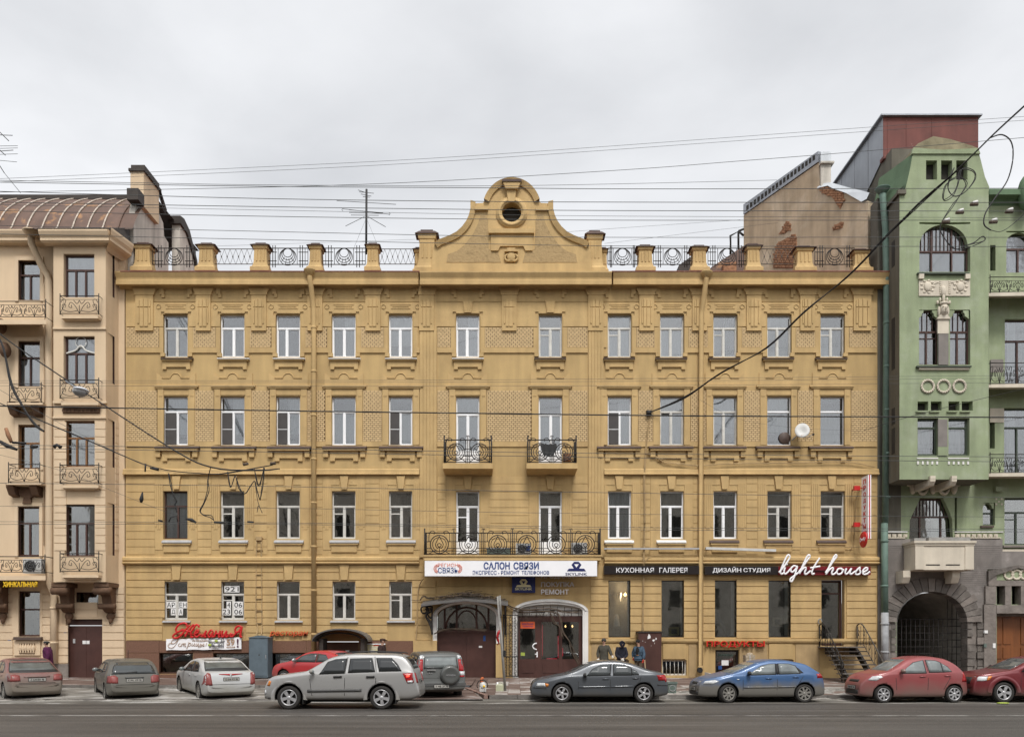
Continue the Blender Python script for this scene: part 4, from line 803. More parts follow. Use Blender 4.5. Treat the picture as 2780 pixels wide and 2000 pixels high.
# iron balconettes
def scroll_rail(px0, px1, py0, py1, y, parent, depth=.3, n=1, m='iron'):
    x0, x1, z1, z0 = PX(px0, y), PX(px1, y), PZ(py0, y), PZ(py1, y); b = MB(); T = lambda p, r=.014: b.tube(p, r, 4)
    for x in (x0, x1): T([(x, y, z0-.05), (x, y, z1+.1)], .022); T([(x, y, z1), (x, y+depth, z1)], .018); T([(x, y, z0), (x, y+depth, z0)], .014)
    T([(x0, y, z1), (x1, y, z1)], .02); T([(x0, y, z0), (x1, y, z0)], .016); T([(x0, y, z1-.16), (x1, y, z1-.16)], .01); h = z1-z0-.16
    for k in range(n):
        a = x0+(x1-x0)*k/n; w_ = (x1-x0)/n; m_ = a+w_/2
        for s in (-1, 1):
            hw = w_/2
            T(crom([(m_, y, z0), (m_+s*hw*.22, y, z0+h*.55), (m_+s*hw*.45, y, z0+h*.8), (m_+s*hw*.55, y, z0+h*.5), (m_+s*hw*.4, y, z0+h*.42), (m_+s*hw*.42, y, z0+h*.62)], 4))
            T(crom([(m_+s*hw*.1, y, z0+h*.2), (m_+s*hw*.5, y, z0+h*.12), (m_+s*hw*.85, y, z0+h*.3), (m_+s*hw*.88, y, z0+h*.62), (m_+s*hw*.7, y, z0+h*.62), (m_+s*hw*.75, y, z0+h*.42)], 4))
            T(crom([(m_+s*hw*.98, y, z0+h*.05), (m_+s*hw*.7, y, z0+h*.9), (m_+s*hw*.85, y, z0+h*1.0), (m_+s*hw*.95, y, z0+h*.8)], 4))
            T(crom([(m_+s*hw*.3, y, z0+h*.95), (m_+s*hw*.12, y, z0+h*.7), (m_, y, z0+h*.95)], 4))
        T([(m_, y, z0-.02), (m_, y, z0+h*.6)])
    return b.build('balcony_railing', m, parent)
for py in (803, 1031, 1262, 1502): scroll_rail(163, 268, py, py+48, -1.3, LB)
for a0, a1, p0 in ((26, 112, 1043), (23, 108, 1260)):
    scroll_rail(a0, a1, p0, p0+47, -.55, LB, .55); b = MB(); b.box(PX(a0-6, -.6), PX(a1+4, -.6), -.6, .01, PZ(p0+55, -.6), PZ(p0+50, -.6)); b.build('balcony', 'peach_trim', LB)
    for q in (a0+2, a1-20): b = MB(); x = PX(q+8, -.3); b.profile_x([(.01, PZ(p0+56)), (-.5, PZ(p0+56)), (-.5, PZ(p0+66)), (-.3, PZ(p0+86)), (.01, PZ(p0+90))], x-.16, x+.16); b.build('console', 'brown_stucco', LB)
pprism([(47, 1324), (97, 1324), (92, 1345), (82, 1350), (84, 1366), (60, 1366), (64, 1350), (53, 1345)], .12, 'carved_mask', 'brown_stucco', LB)
for a0, a1, p0, sl in ((-60, 124, 818, 868), (-60, 122, 1510, 1562)):
    scroll_rail(a0, a1, p0, p0+42, -1.0, LB, 1.0, 3); b = MB(); b.faces([(PX(a0, -1.05), -1.05, PZ(sl, -1.05)), (PX(a1+2, -1.05), -1.05, PZ(sl, -1.05)), (PX(a1+2, -1.05), -1.05, PZ(sl+12, -1.05)), (PX(a0, -1.05), -1.05, PZ(sl+12, -1.05)), (PX(a0), .01, PZ(sl)), (PX(a1-14), .01, PZ(sl)), (PX(a1-20), .01, PZ(sl+16)), (PX(a0), .01, PZ(sl+16))], [(3, 2, 1, 0), (0, 1, 5, 4), (7, 6, 2, 3), (1, 2, 6, 5)]); b.build('balcony', 'peach_trim', LB)
for px, py in ((2, 885), (14, 950)): bb = MB(); bb.ellipsoid((PX(px, -.4), -.4, PZ(py, -.4)), (.22, .3, .35), 10, 6); bb.build('carved_mask', 'brown_stucco', LB)
pipe('downpipe', [(PX(84, -.75), -.75, PZ(636, -.75)), (PX(85, -.7), -.7, PZ(660, -.7)), (PX(112, -.3), -.3, PZ(720, -.3)), (PX(130, -.2), -.2, PZ(748, -.2)), (PX(132, -.2), -.2, PZ(762, -.2)), (PX(134, -.2), -.2, PZ(1585, -.2)), (PX(146, -.2), -.2, PZ(1612, -.2)), (PX(146, -.2), -.2, PZ(1800, -.2))], .15, 'peach_trim', LB)
b = MB(); b.tube([(PX(121), -.05, PZ(770)), (PX(121), -.05, PZ(1480))], .02, 5); b.build('conduit', 'peach_trim', LB)

# ------------------------------------------------------------------ green building on the right
GB = thing('green_art_nouveau_house', 'green house with a tall bay tower, white reliefs and a stone gateway arch', 'building')
TY = -1.4
P2 = lambda a, c, y=TY: (PX(a, y), PZ(c, y))
AC, AA, AB, ASP = 2530, 96, 82, 1688                                            # gateway arch
GH = [hole(2434, 2626, 1606, 1850, dy=.5), hole(2468, 2590, 1353, 1475, dy=.25), hole(2668, 2694, 1366, 1425, dy=.2), hole(2727, 2795, 1353, 1478), hole(2706, 2836, 1664, 1850, dy=.45), hole(2706, 2728, 1590, 1640, dy=.4), hole(2747, 2771, 1590, 1640, dy=.4), hole(2732, 2800, 632, 740), hole(2728, 2800, 870, 1055), hole(2726, 2800, 1110, 1290), hole(2687, 2695, 1147, 1217), hole(2688, 2697, 670, 735)]
wall('wall', PX(2383), PX(3050), .15, PZ(540), GH, 0, .5, 'green', GB)
pprism([(2383, 1453), (2700, 1453), (2700, 1850), (2383, 1850)][:0] or [(2384, 1462), (2448, 1462), (2448, 1600), (2424, 1650), (2424, 1850), (2384, 1850)], .05, 'brick_facing', 'grey_brick', GB)
for P in ([(2448, 1462), (2722, 1462), (2722, 1490), (3000, 1490), (3000, 1540), (2680, 1545), (2680, 1690), (2626, 1690), (2626, 1601), (2448, 1601)],): pprism(P, .05, 'brick_facing', 'grey_brick', GB)
pprism([(2626, 1690), (2704, 1690), (2704, 1850), (2626, 1850)], .03, 'pier', 'rock_light', GB)
for k in range(2, 64):                                                        # courses of the grey brickwork, joint by joint
    py = 1466+k*5.6
    if py < 1606: pbox('brick_course', 2386 if k < 22 else 2424, 2720 if py < 1540 else 2676, py, py+4.4, .062, 'grey_brick', GB)
# gateway
def arch_stones(cx, sp, A, B, A2, B2, n, d):
    for k in range(n):
        t0, t1 = 180*k/n+.45, 180*(k+1)/n-.45; j = random.uniform(-4, 6); b = MB()
        o = [(cx-(A2+j)*math.cos(R(t)), sp-(B2+j)*math.sin(R(t))) for t in (t0, (t0+t1)/2, t1)]; i_ = [(cx-A*math.cos(R(t)), sp-B*math.sin(R(t))) for t in (t1, (t0+t1)/2, t0)]
        f = d+random.uniform(-.03, .04); pprism(o+i_, f, 'arch_stone', 'rock' if k % 3 else 'rock_light', GB, 0, .5)
arch_stones(AC, ASP, 96, 83, 138, 120, 19, .12)
arch_fill(2434, 2626, 1605, ASP, 'rock', 'arch_spandrel')
py = ASP
while py < 1836:
    h = random.choice([19, 21, 23])
    for a0, a1 in ((2394, 2413 if random.random() < .5 else 2418), (2419, 2434), (2626, 2650 if random.random() < .5 else 2642), (2653, 2672), (2674, 2703)):
        pbox('rubble_stone', a0+.7, a1-.7, py+1, min(py+h, 1850)-1, .1+random.uniform(-.05, .05), random.choice(['rock', 'rock', 'rock_light']), GB, .45)
    py += h
b = MB(); y1 = 9; x0, x1, zs_ = PX(2436, .5), PX(2624, .5), PZ(ASP); v0 = [(x0, .5, .3), (x0, .5, zs_)]+[(PX(AC, .5)+1.58*math.cos(R(180-15*t)), .5, zs_+1.38*math.sin(R(15*t))) for t in range(13)]+[(x1, .5, zs_), (x1, .5, .3)]; n = len(v0)
b.faces(v0+[(x, y1, z) for x, y, z in v0], [(i, i+1, i+1+n, i+n) for i in range(n-1)]+[list(range(n, 2*n))]); b.build('passage', 'interior_light', GB)
b = MB(); yg = .75
for k in range(15):
    x = x0+(x1-x0)*(k+.5)/15; top = zs_+ (1.3*math.sqrt(max(0, 1-((x-PX(AC, .5))/1.6)**2)) if k > 10 else .15); b.tube([(x, yg, .35), (x, yg, top)], .018, 4)
for k in range(9):
    z = .5+k*.32; b.tube([(x0, yg, z), (x1, yg, z)], .016, 4)
b.build('gate_grille', 'iron', GB)
# side doorway
for k, (a0, a1, b0, b1) in enumerate([(2672, 2705, 1640, 1850), (2676, 2705, 1590, 1639), (2684, 2706, 1548, 1589), (2729, 2746, 1590, 1641), (2772, 2800, 1590, 1641), (2706, 2840, 1641.5, 1664), (2706, 2840, 1575, 1589.5)]): pbox('door_stone', a0, a1, b0, b1, .16+.01*(k % 2), 'rock_light', GB, .3)
pprism([(2684, 1548), (2765, 1533), (2765, 1541), (2706, 1560), (2684, 1575)], .2, 'hood_mould', 'rock', GB); pprism([(2765, 1533), (2850, 1548), (2850, 1560), (2765, 1541)], .2, 'hood_mould', 'rock', GB)
pprism([(2706, 1560), (2765, 1541), (2830, 1560), (2830, 1574.5), (2706, 1574.5)], .08, 'tympanum', 'green', GB)
def wreath(px, py, r, y, parent, m='cream'):
    b = MB(); cx, cz = PX(px, y), PZ(py, y); rr = r*(DC+y)/FP
    for t in range(18): a = t*2*math.pi/18; b.ellipsoid((cx+rr*math.cos(a), y, cz+rr*math.sin(a)), (.06, .045, .06), 6, 4)
    return b.build('wreath', m, parent)
for px in (2739, 2760, 2781): wreath(px, 1559, 12, -.1, GB)
x0, x1, z0, z1 = GH[4]; b = MB(); y = .4; b.box(x0, x1, y, y+.06, .2, z1); dw = (x1-x0)/2
for s in (0, 1):
    for zz0, zz1 in ((.55, 1.1), (1.25, 1.75), (1.9, 3.1)):
        for q in (0, 1): b.box(x0+dw*s+.1+q*.42, x0+dw*s+.46+q*.42, y-.03, y, zz0, zz1)
b.build('door', 'oak_door', GB); b = MB(); b.box(x0, x1, y-.05, y-.01, z1-.14, z1); b.build('door_head', 'rock_light', GB)
for px0, py0, px1, py1, m_ in ((2673, 1710, 2682, 1718, 'paper'), (2696, 1745, 2703, 1758, 'paper'), (2672, 1746, 2679, 1756, 'bin_green')): pbox('notice_sheet', px0, px1, py0, py1, .2, m_, GB, .1)
for h in GH[5:7]: b = MB(); b.poly([(h[0], .4, h[2]), (h[1], .4, h[2]), (h[1], .4, h[3]), (h[0], .4, h[3])]); b.build('pane', 'glass_low', GB)
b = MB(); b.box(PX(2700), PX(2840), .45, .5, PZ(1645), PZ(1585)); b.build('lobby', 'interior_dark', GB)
# white balcony over the arch
y = -1.05; b = MB(); x0, x1, z1, z0 = PX(2484, y), PX(2643, y), PZ(1474, y), PZ(1546, y)
b.box(x0, x1, y, .01, z0, z1); b.box(x0, x0+.38, y-.03, y, z0+.02, z1-.02); b.box(x1-.38, x1, y-.03, y, z0+.02, z1-.02); b.box(x0-.08, x1+.08, y-.1, .01, z1, z1+.1); b.box(x0-.03, x1+.03, y-.05, .01, z1-.1, z1); lb = b.build('balcony', 'cream', GB)
for a0, a1 in ((2514, 2552), (2568, 2606)): pbox('drain_slot', a0, a1, 1531, 1534, 0, 'interior_dark', lb, .01, y-.01)
for a0, a1 in ((2452, 2472), (2586, 2606)): b = MB(); b.profile_x([(.01, z0-.003), (-.75, z0-.003), (-.75, z0-.3), (-.6, z0-.55), (.01, z0-.55)], PX(a0, -.75), PX(a1, -.75)); b.build('corbel', 'cream', GB)
b = MB(); b.box(x0+.6, x1-.15, y-.02, y+.25, z1+.1, z1+.26); b.box(x0-.05, x0+.45, y-.05, y+.3, z1+.1, z1+.22); b.build('planter', 'concrete', GB)
# trapezoid window
pprism([(2466, 1350), (2499, 1350), (2480, 1390), (2470, 1412), (2468, 1476), (2466, 1476)], .004, 'slanted_reveal', 'green', GB, 0, .24); pprism([(2592, 1350), (2560, 1350), (2578, 1390), (2585, 1410), (2588, 1476), (2592, 1476)], .004, 'slanted_reveal', 'green', GB, 0, .24)
w = win(GB, GH[1], y=.25, trans=.4, mull=[.28, .72], frame='wood_brown', g='glass_low', room='interior_dark', t=.09, curtain='curtain_grey', cx=(.55, .75))
b = MB(); x0, x1, z0, z1 = GH[1]
for k in range(1, 14): b.box(x0+(x1-x0)*k/14-.012, x0+(x1-x0)*k/14+.012, .24, .3, z1-.38*(z1-z0), z1-.05)
b.build('glazing_bars', 'wood_brown', w)
win(GB, GH[2], y=.15, trans=.45, mull=None, frame='wood_green', g='glass_low', room='interior_dark'); arch_fill(2668, 2694, 1366, 1380, 'green'); pbox('sill', 2664, 2699, 1426, 1431, .1, 'sill_brown', GB)
win(GB, GH[3], y=.16, trans=.3, mull=.5, frame='wood_green', g='glass_low', room='interior_dark', fort=1); pbox('sill', 2725, 2800, 1479, 1485, .12, 'rock_light', GB); pbox('sill_patch', 2722, 2800, 1490, 1496, .055, 'cream', GB)
for k in range(3): pass
for a, c in ((2705, 1354), (2720, 1354), (2712, 1361), (2705, 1368), (2720, 1368)): pbox('relief_square', a-2.3, a+2.3, c-2.3, c+2.3, .02, 'cream', GB)
for a0, a1 in ((2406, 2464), (2592, 2724)):
    pbox('frieze_band', a0, a1, 1441, 1444.5, .05, 'white_plaster', GB); q = a0+2
    while q < a1-10: pbox('dentil', q, q+10.5, 1449, 1457.5, .08, 'cream', GB); pbox('dentil_boss', q+3, q+7.5, 1451, 1455.5, .1, 'cream', GB, 0); q += 15
    pbox('frieze_band', a0, a1-6, 1457.8, 1460.5, .09, 'cream', GB)
# bay tower
TH = [hole(2496, 2627, 610, 738, TY, .2), hole(2495, 2543, 846, 990, TY, .2), hole(2579, 2627, 846, 990, TY, .2)]+[hole(a, a+21, 1094, 1114, TY, .25) for a in (2491, 2527, 2575, 2611)]+[hole(2491, 2541, 1138, 1236, TY, .2), hole(2575, 2625, 1138, 1236, TY, .2)]+[hole(a, a+20, 447, 488, TY, .3) for a in (2514, 2555, 2596)]
tx0, tx1 = PX(2442, TY), PX(2684, TY); ztw, zbt = PZ(521, TY), PZ(1301, TY)
wall('tower_front', tx0, tx1, zbt, ztw, TH[:9], TY, .4, 'green', GB)
nk = [(2457, 521), (2457, 516), (2462, 497), (2470, 462), (2478, 417), (2658, 417), (2664, 440), (2674, 480), (2686, 508), (2684, 521)]
b = MB(); b.prism([P2(*q) for q in nk], TY, 1.2); nko = b.build('tower_gable', 'green', GB)
for h in TH[9:]:
    c = MB(); c.box(h[0], h[1], TY-.3, TY+.35, h[2], h[3]); boolean(nko, c.build('cutter', 'interior_dark'))
    pass
b = MB()
for h in TH[9:]: b.box(h[0], h[1], TY+.33, TY+.34, h[2], h[3])
b.build('attic_opening', 'interior_dark', GB)
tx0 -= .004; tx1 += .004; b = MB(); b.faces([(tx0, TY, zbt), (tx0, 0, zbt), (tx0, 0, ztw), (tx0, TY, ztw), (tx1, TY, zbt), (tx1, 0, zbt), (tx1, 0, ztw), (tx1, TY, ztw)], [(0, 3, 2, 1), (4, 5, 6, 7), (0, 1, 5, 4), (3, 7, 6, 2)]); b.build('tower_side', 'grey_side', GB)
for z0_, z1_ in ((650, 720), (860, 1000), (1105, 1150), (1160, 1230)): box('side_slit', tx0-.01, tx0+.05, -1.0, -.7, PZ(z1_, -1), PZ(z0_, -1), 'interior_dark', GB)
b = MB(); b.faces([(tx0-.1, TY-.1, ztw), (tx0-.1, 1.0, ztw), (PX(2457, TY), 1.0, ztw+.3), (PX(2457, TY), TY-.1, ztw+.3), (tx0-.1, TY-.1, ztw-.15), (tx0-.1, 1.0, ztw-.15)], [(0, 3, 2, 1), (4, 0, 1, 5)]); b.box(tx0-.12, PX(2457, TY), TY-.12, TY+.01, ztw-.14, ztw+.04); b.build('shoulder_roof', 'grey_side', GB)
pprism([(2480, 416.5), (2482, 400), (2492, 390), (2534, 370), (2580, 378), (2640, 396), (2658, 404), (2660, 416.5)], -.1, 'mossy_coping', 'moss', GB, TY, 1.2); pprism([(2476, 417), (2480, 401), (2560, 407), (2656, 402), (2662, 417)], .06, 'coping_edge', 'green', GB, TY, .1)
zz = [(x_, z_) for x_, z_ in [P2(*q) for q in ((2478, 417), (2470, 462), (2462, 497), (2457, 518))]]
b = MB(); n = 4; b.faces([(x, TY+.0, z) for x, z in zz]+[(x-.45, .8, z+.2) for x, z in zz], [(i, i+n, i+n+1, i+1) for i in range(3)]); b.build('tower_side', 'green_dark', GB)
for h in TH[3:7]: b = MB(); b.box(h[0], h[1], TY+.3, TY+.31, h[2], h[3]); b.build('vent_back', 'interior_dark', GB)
for a in (2491, 2527, 2575, 2611): pbox('sill', a-3, a+25, 1115, 1118, .08, 'green', GB, .02, TY)
w = win(GB, TH[0], y=TY+.2, trans=.55, mull=[.28, .68], frame='wood_brown', g='glass', room='interior_dark', curtain='curtain', deep=.9, t=.07)
b = MB(); x0, x1, z0, z1 = TH[0]
for k in range(1, 13): b.box(x0+(x1-x0)*k/13-.011, x0+(x1-x0)*k/13+.011, TY+.195, TY+.26, z1-.55*(z1-z0), z1)
for q in (.28, .68): b.box(x0+(x1-x0)*q-.035, x0+(x1-x0)*q+.035, TY+.18, TY+.27, z0, z1-.25)
b.build('glazing_bars', 'wood_brown', w)
cx_, A_ = (2496+2627)/2, 131/2
for s in (0, 1):
    c = [(p if not s else 2*cx_-p, q) for p, q in arc(cx_, 668, A_, 58, 180, 90, 14)]
    pprism(c+[(2490 if not s else 2634, 608), (2490 if not s else 2634, 668)], .004, 'arch_spandrel', 'green', GB, TY, .2)
pbox('sill', 2492, 2632, 739, 743, .12, 'wood_green', GB, .02, TY)
for a in (2496, 2622): pbox('sill_bracket', a, a+13, 743, 756, .12, 'cream', GB, .02, TY)
pbox('relief_panel', 2495, 2634, 761, 803, .04, 'cream', GB, .02, TY)
for a in (2519, 2608):
    b = MB(); c = (PX(a, TY-.06), TY-.05, PZ(779, TY)); b.ellipsoid(c, (.17, .06, .22), 10, 6)
    for t in range(9): q = t*.7; b.ellipsoid((c[0]+.27*math.cos(q), TY-.045, c[2]+.27*math.sin(q)), (.07, .03, .05), 6, 4)
    b.build('relief_head', 'cream', GB)
b = MB()
for s in (-1, 1):
    for k in range(7): b.ellipsoid((PX(2564, TY)+s*.2, TY-.045, PZ(766+k*5.2, TY)), (.05, .03, .05), 6, 4)
    for k in range(8): b.ellipsoid((PX(2564, TY)+s*(.3+k*.05), TY-.045, PZ(768+k*k*.42, TY)), (.04, .02, .04), 5, 4)
b.build('relief_garland', 'cream', GB)
b = MB(); fx, fz = PX(2564, TY-.15), PZ(838, TY-.15)
b.ellipsoid((fx, TY-.1, fz), (.17, .17, .27), 12, 10); b.ellipsoid((fx, TY-.29, fz-.02), (.035, .06, .09), 6, 6); b.ellipsoid((fx, TY-.12, fz+.24), (.2, .16, .09), 12, 8)
for s in (-1, 1): b.ellipsoid((fx+s*.09, TY-.24, fz+.06), (.05, .03, .025), 6, 4); b.ellipsoid((fx+s*.26, TY-.08, fz+.3), (.055, .05, .09), 8, 6); b.ellipsoid((fx+s*.19, TY-.06, fz-.08), (.06, .08, .24), 8, 6); b.ellipsoid((fx+s*.15, TY-.08, fz+.42), (.05, .05, .1), 8, 6)
b.ellipsoid((fx, TY-.25, fz-.14), (.07, .03, .025), 6, 4); b.ellipsoid((fx, TY-.08, fz+.46), (.07, .07, .2), 8, 6); b.ellipsoid((fx, TY-.06, fz+.8), (.12, .08, .25), 8, 6); b.prism([(fx-.3, fz-.42), (fx-.12, fz-.2), (fx+.12, fz-.2), (fx+.3, fz-.42)], TY-.12, TY); b.build('stone_face', 'cream', GB)
pbox('mullion_pier', 2546, 2576, 860, 905, .06, 'cream', GB, .02, TY); pbox('mullion_pier', 2548, 2575, 905.5, 990, .05, 'grey_brick', GB, .02, TY)
for h, fl in ((TH[1], 0), (TH[2], 1)):
    w = win(GB, h, y=TY+.16, trans=.38, mull=.45, frame='wood_brown', g='glass', room='interior_dark', curtain='curtain', cx=(.0, .5), deep=.9, t=.06); x0, x1, z0, z1 = h; b = MB()
    for q in (.25, .5, .75): b.box(x0+(x1-x0)*q-.01, x0+(x1-x0)*q+.01, TY+.155, TY+.2, z1-.36*(z1-z0), z1)
    b.box(x0, x1, TY+.15, TY+.21, z1-.5*(z1-z0)-.015, z1-.5*(z1-z0)+.015); b.build('glazing_bars', 'wood_brown', w)
for a, s in ((2495, 1), (2543, -1), (2579, 1), (2627, -1)): pprism([(a-s*3, 843), (a+s*12, 843), (a+s*12, 848), (a+s*8, 851), (a+s*7, 858), (a+s*1, 862), (a-s*3, 866)], .004, 'window_ear', 'green', GB, TY, .16)
pbox('sill', 2490, 2638, 992, 996, .14, 'wood_green', GB, .02, TY); pbox('sill_moulding', 2496, 2632, 996.3, 1003, .08, 'cream', GB, .02, TY)
for px in (2519, 2562, 2605): wreath(px, 1048, 16.5, TY-.04, GB)
for h in TH[7:9]: win(GB, h, y=TY+.16, trans=.24, mull=None, frame='wood_green', g='glass', room='interior_dark', curtain='curtain', cx=(0, .75), deep=.9, t=.085)
pbox('mullion_pier', 2547, 2572, 1138, 1212, .03, 'grey_brick', GB, .02, TY); pbox('mullion_pier', 2547, 2572, 1212.5, 1236, .045, 'green', GB, .02, TY)
for h0 in (2490, 2574):
    pbox('relief_band', h0, h0+57, 1242, 1245, .03, 'white_plaster', GB, .02, TY)
    for k in range(5): pbox('relief_square', h0+k*13, h0+5+k*13, 1251, 1260, .03, 'white_plaster', GB, .02, TY)
for a in (2530, 2588):
    b = MB(); x0, x1 = PX(a-6, -1.5), PX(a+8, -1.5); b.profile_x([(.01, PZ(1335)), (.01, PZ(1318)), (TY+.1, zbt-.005), (TY-.15, zbt-.005), (TY-.15, PZ(1308, TY)), (TY-.02, PZ(1318, TY)), (-.6, PZ(1330, -.6))], x0, x1); b.box(x0, x1, TY-.16, TY-.02, zbt-.004, PZ(1293, TY)); b.build('corbel', 'cream', GB)
for a in (2475, 2530, 2587):
    b = MB(); c = (PX(a), -.1, PZ(1325)); b.ellipsoid(c, (.14, .15, .3), 8, 6)
    for s in (-1, 1): b.tube([(c[0]+s*.14+s*.12*math.sin(t*.6), -.12, c[2]+.2+.12*math.cos(t*.6)) for t in range(9)], .045, 6)
    b.build('ram_head', 'cream', GB)
b = MB()
for a0, a1 in ((2485, 2520), (2543, 2578)): b.tube([(PX(a0+(a1-a0)*t/10), -.08, PZ(1322)-.32*math.sin(math.pi*t/10)) for t in range(11)], [.03+.05*math.sin(math.pi*t/10) for t in range(11)], 7)
b.build('relief_garland', 'cream', GB)
# recessed part right of the tower with balconies
for k, (h, tr) in enumerate(((GH[7], .4), (GH[8], .3), (GH[9], .28))): win(GB, h, y=.16, trans=tr, mull=.5, frame='wood_brown' if k < 2 else 'wood_green', g='glass', room='interior_dark', curtain='curtain', cx=(.2, .5), t=.06)
arch_fill(2732, 2800, 632, 660, 'green')
for h in GH[10:]: b = MB(); b.box(h[0], h[1], .25, .27, h[2], h[3]); b.build('pane', 'glass_low', GB)
pbox('brick_facing', 2690, 2724, 975, 1010, .02, 'grey_brick', GB); pbox('relief_panel', 2688, 2726, 1108, 1146, .03, 'cream', GB)
for p0, sl, ac in ((752, 795, 0), (985, 1043, 0), (1233, 1284, 1)):
    scroll_rail(2688, 2840, p0, sl-2, -1.0, GB, 1.0, 3, 'iron'); b = MB(); x0, x1 = PX(2684, -1.05), PX(2880, -1.05)
    b.faces([(x0, -1.0, PZ(sl, -1)), (x1, -1.1, PZ(sl-2, -1)), (x1, -1.1, PZ(sl+9, -1)), (x0, -1.0, PZ(sl+9, -1)), (x0, .01, PZ(sl+2)), (x1, .01, PZ(sl)), (x1, .01, PZ(sl+14)), (x0, .01, PZ(sl+14))], [(3, 2, 1, 0), (0, 1, 5, 4), (7, 6, 2, 3)]); b.build('balcony', 'cream', GB)
b = MB(); b.profile_x([(.02, PZ(560)), (-.2, PZ(548)), (-.5, PZ(528, -.5)), (-.5, PZ(514, -.5)), (.02, PZ(512))], PX(2686, -.5), PX(3050)); b.build('cornice', 'green_dark', GB)
b = MB(); b.ellipsoid((PX(2786, -.4), -.4, PZ(525, -.4)), (.35, .35, .8), 10, 8); b.build('corner_urn', 'green_dark', GB)
pbox('junction_box', 2704, 2724, 1320, 1333, .2, 'green', GB)
# rain pipe in the gap
pipe('downpipe', [(PX(2396, -.3), -.3, PZ(520, -.3)), (PX(2397, -.3), -.3, PZ(540, -.3)), (PX(2404, -.3), -.3, PZ(620, -.3)), (PX(2407, -.3), -.3, PZ(830, -.3)), (PX(2403, -.3), -.3, PZ(1420, -.3))], .14, 'verdigris', GB)
pipe('downpipe', [(PX(2401, -.3), -.3, PZ(1420, -.3)), (PX(2402, -.3), -.3, PZ(1663, -.3))], .15, 'verdigris', GB, False); pipe('downpipe', [(PX(2402, -.3), -.3, PZ(1662, -.3)), (PX(2402, -.3), -.3, PZ(1815, -.3))], .16, 'pipe_grey', GB, False)
pprism([(2382.4, 538), (2446, 538), (2446, 1466), (2382.4, 1466)], .01, 'gap_wall', 'grey_side', GB, 0, .7)
# attic masses behind
b = MB(); b.box(PX(2395, 2.2), PX(2620, 1.2), 1.25, 9, PZ(560, 1.2), PZ(430, 2.0)); b.build('attic_wall', 'grey_side', GB)
b = MB(); X0, X1, Z1, Z0 = 17.72, PX(2656, 2), PZ(318, 2), PZ(428, 2); b.faces([(X0, 2, Z0), (X1, 2, Z0), (X1, 2, Z1), (X0, 2, Z1), (X1, 7, Z0), (X1, 7, Z1)], [(0, 1, 2, 3), (1, 4, 5, 2)])
for a in (2410, 2461, 2530): b.box(PX(a, 1.98)-.01, PX(a, 1.98)+.01, 1.985, 2.0, Z0, Z1)
b.build('roof_superstructure', 'red_tin', GB)
for k in range(4):
    y0, y1 = 2+k*1.6, 2+(k+1)*1.6-.03; b = MB(); b.faces([(X0, y0, Z0-1.0*(k+.0)*.6), (X0, y0, Z1), (X0, y1, Z1), (X0, y1, Z0-1.0*(k+1)*.6), (X0+.05, y1, Z1), (X0+.05, y1, Z0)], [(0, 1, 2, 3), (3, 2, 4, 5)]); b.build('zinc_sheet', 'zinc', GB)
b = MB(); b.box(X0-.15, X1+.12, 1.85, 8.6, Z1+.002, Z1+.07); b.build('roof_edge', 'zinc', GB)
b = MB(); b.box(X0-.06, PX(2500, 1.8), 1.8, 2.2, Z0-.16, Z0-.01); b.build('flashing', 'red_tin', GB)

# ------------------------------------------------------------------ blank party wall behind the ochre house
FW = thing('blank_party_wall', 'blank weathered party wall with peeled plaster and a vent strip behind the ochre house roof', 'building')
A_ = Vector((16.5, .9)); B_ = Vector((13.05, 9.0))
def fw(t, z, o=0.0): p = A_.lerp(B_, t); return (p.x-o*.92, p.y-o*.39, z)
def fwt(px):
    for k in range(2001):
        p = A_.lerp(B_, k/2000)
        if 1390+p.x*FP/(DC+p.y) <= px: return k/2000
    return 1
def fwp(px, py, o=0.0): t = fwt(px); p = A_.lerp(B_, t); return fw(t, PZ(py, p.y), o)
out_ = [(2375, 740), (2375, 545), (2342, 549), (2300, 523), (2250, 506), (2224, 512), (2223, 442), (2019, 585), (2019, 740)]
b = MB(); n = len(out_); fr = [fwp(*q) for q in out_]; bk = [(x+.5, y+.25, z) for x, y, z in fr]; b.faces(fr+bk, [list(range(n-1, -1, -1)), list(range(n, 2*n))]+[(i, (i+1) % n, (i+1) % n+n, i+n) for i in range(n)]); b.build('wall', 'firewall', FW)
b = MB(); fr = [fwp(2223, 440, .05), fwp(2223, 411, .05), fwp(2020, 556, .05), fwp(2020, 583, .05)]; bk = [(x+.75, y+.3, z) for x, y, z in fr]; b.faces(fr+bk, [(0, 1, 2, 3), (1, 0, 4, 5), (2, 1, 5, 6), (3, 2, 6, 7), (0, 3, 7, 4)]); vs_ = b.build('vent_strip', 'zinc', FW)
for k in range(19):
    t = (k+.55)/19.2; px = 2217-t*192; py = 428+t*(571-428); w_ = 3.1; b = MB(); p = [fwp(px+w_, py+4-2, .062), fwp(px-w_, py+8-2, .062), fwp(px-w_, py-7, .062), fwp(px+w_, py-11, .062)]; b.faces(p+[(x+.02, y, z) for x, y, z in p], [(0, 1, 2, 3), (4, 7, 6, 5), (0, 4, 5, 1), (1, 5, 6, 2), (2, 6, 7, 3), (3, 7, 4, 0)]); b.build('vent', 'interior_dark', vs_)
b = MB(); q = fwp(2226, 500); x, y = q[0]+.02, q[1]-.1; w_ = PX(2256, y)-x; b.box(x, x+w_, y, y+.7, PZ(520, y), PZ(445, y)); b.box(x-.05, x+w_+.12, y-.12, y+.75, PZ(446, y), PZ(441, y)); b.build('chimney', 'grey_plaster', FW)
b = MB(); b.box(x-.02, x+w_-.0, y-.02, y+.7, PZ(440.7, y), PZ(413, y)); b.build('chimney_cowl', 'zinc_light', FW)
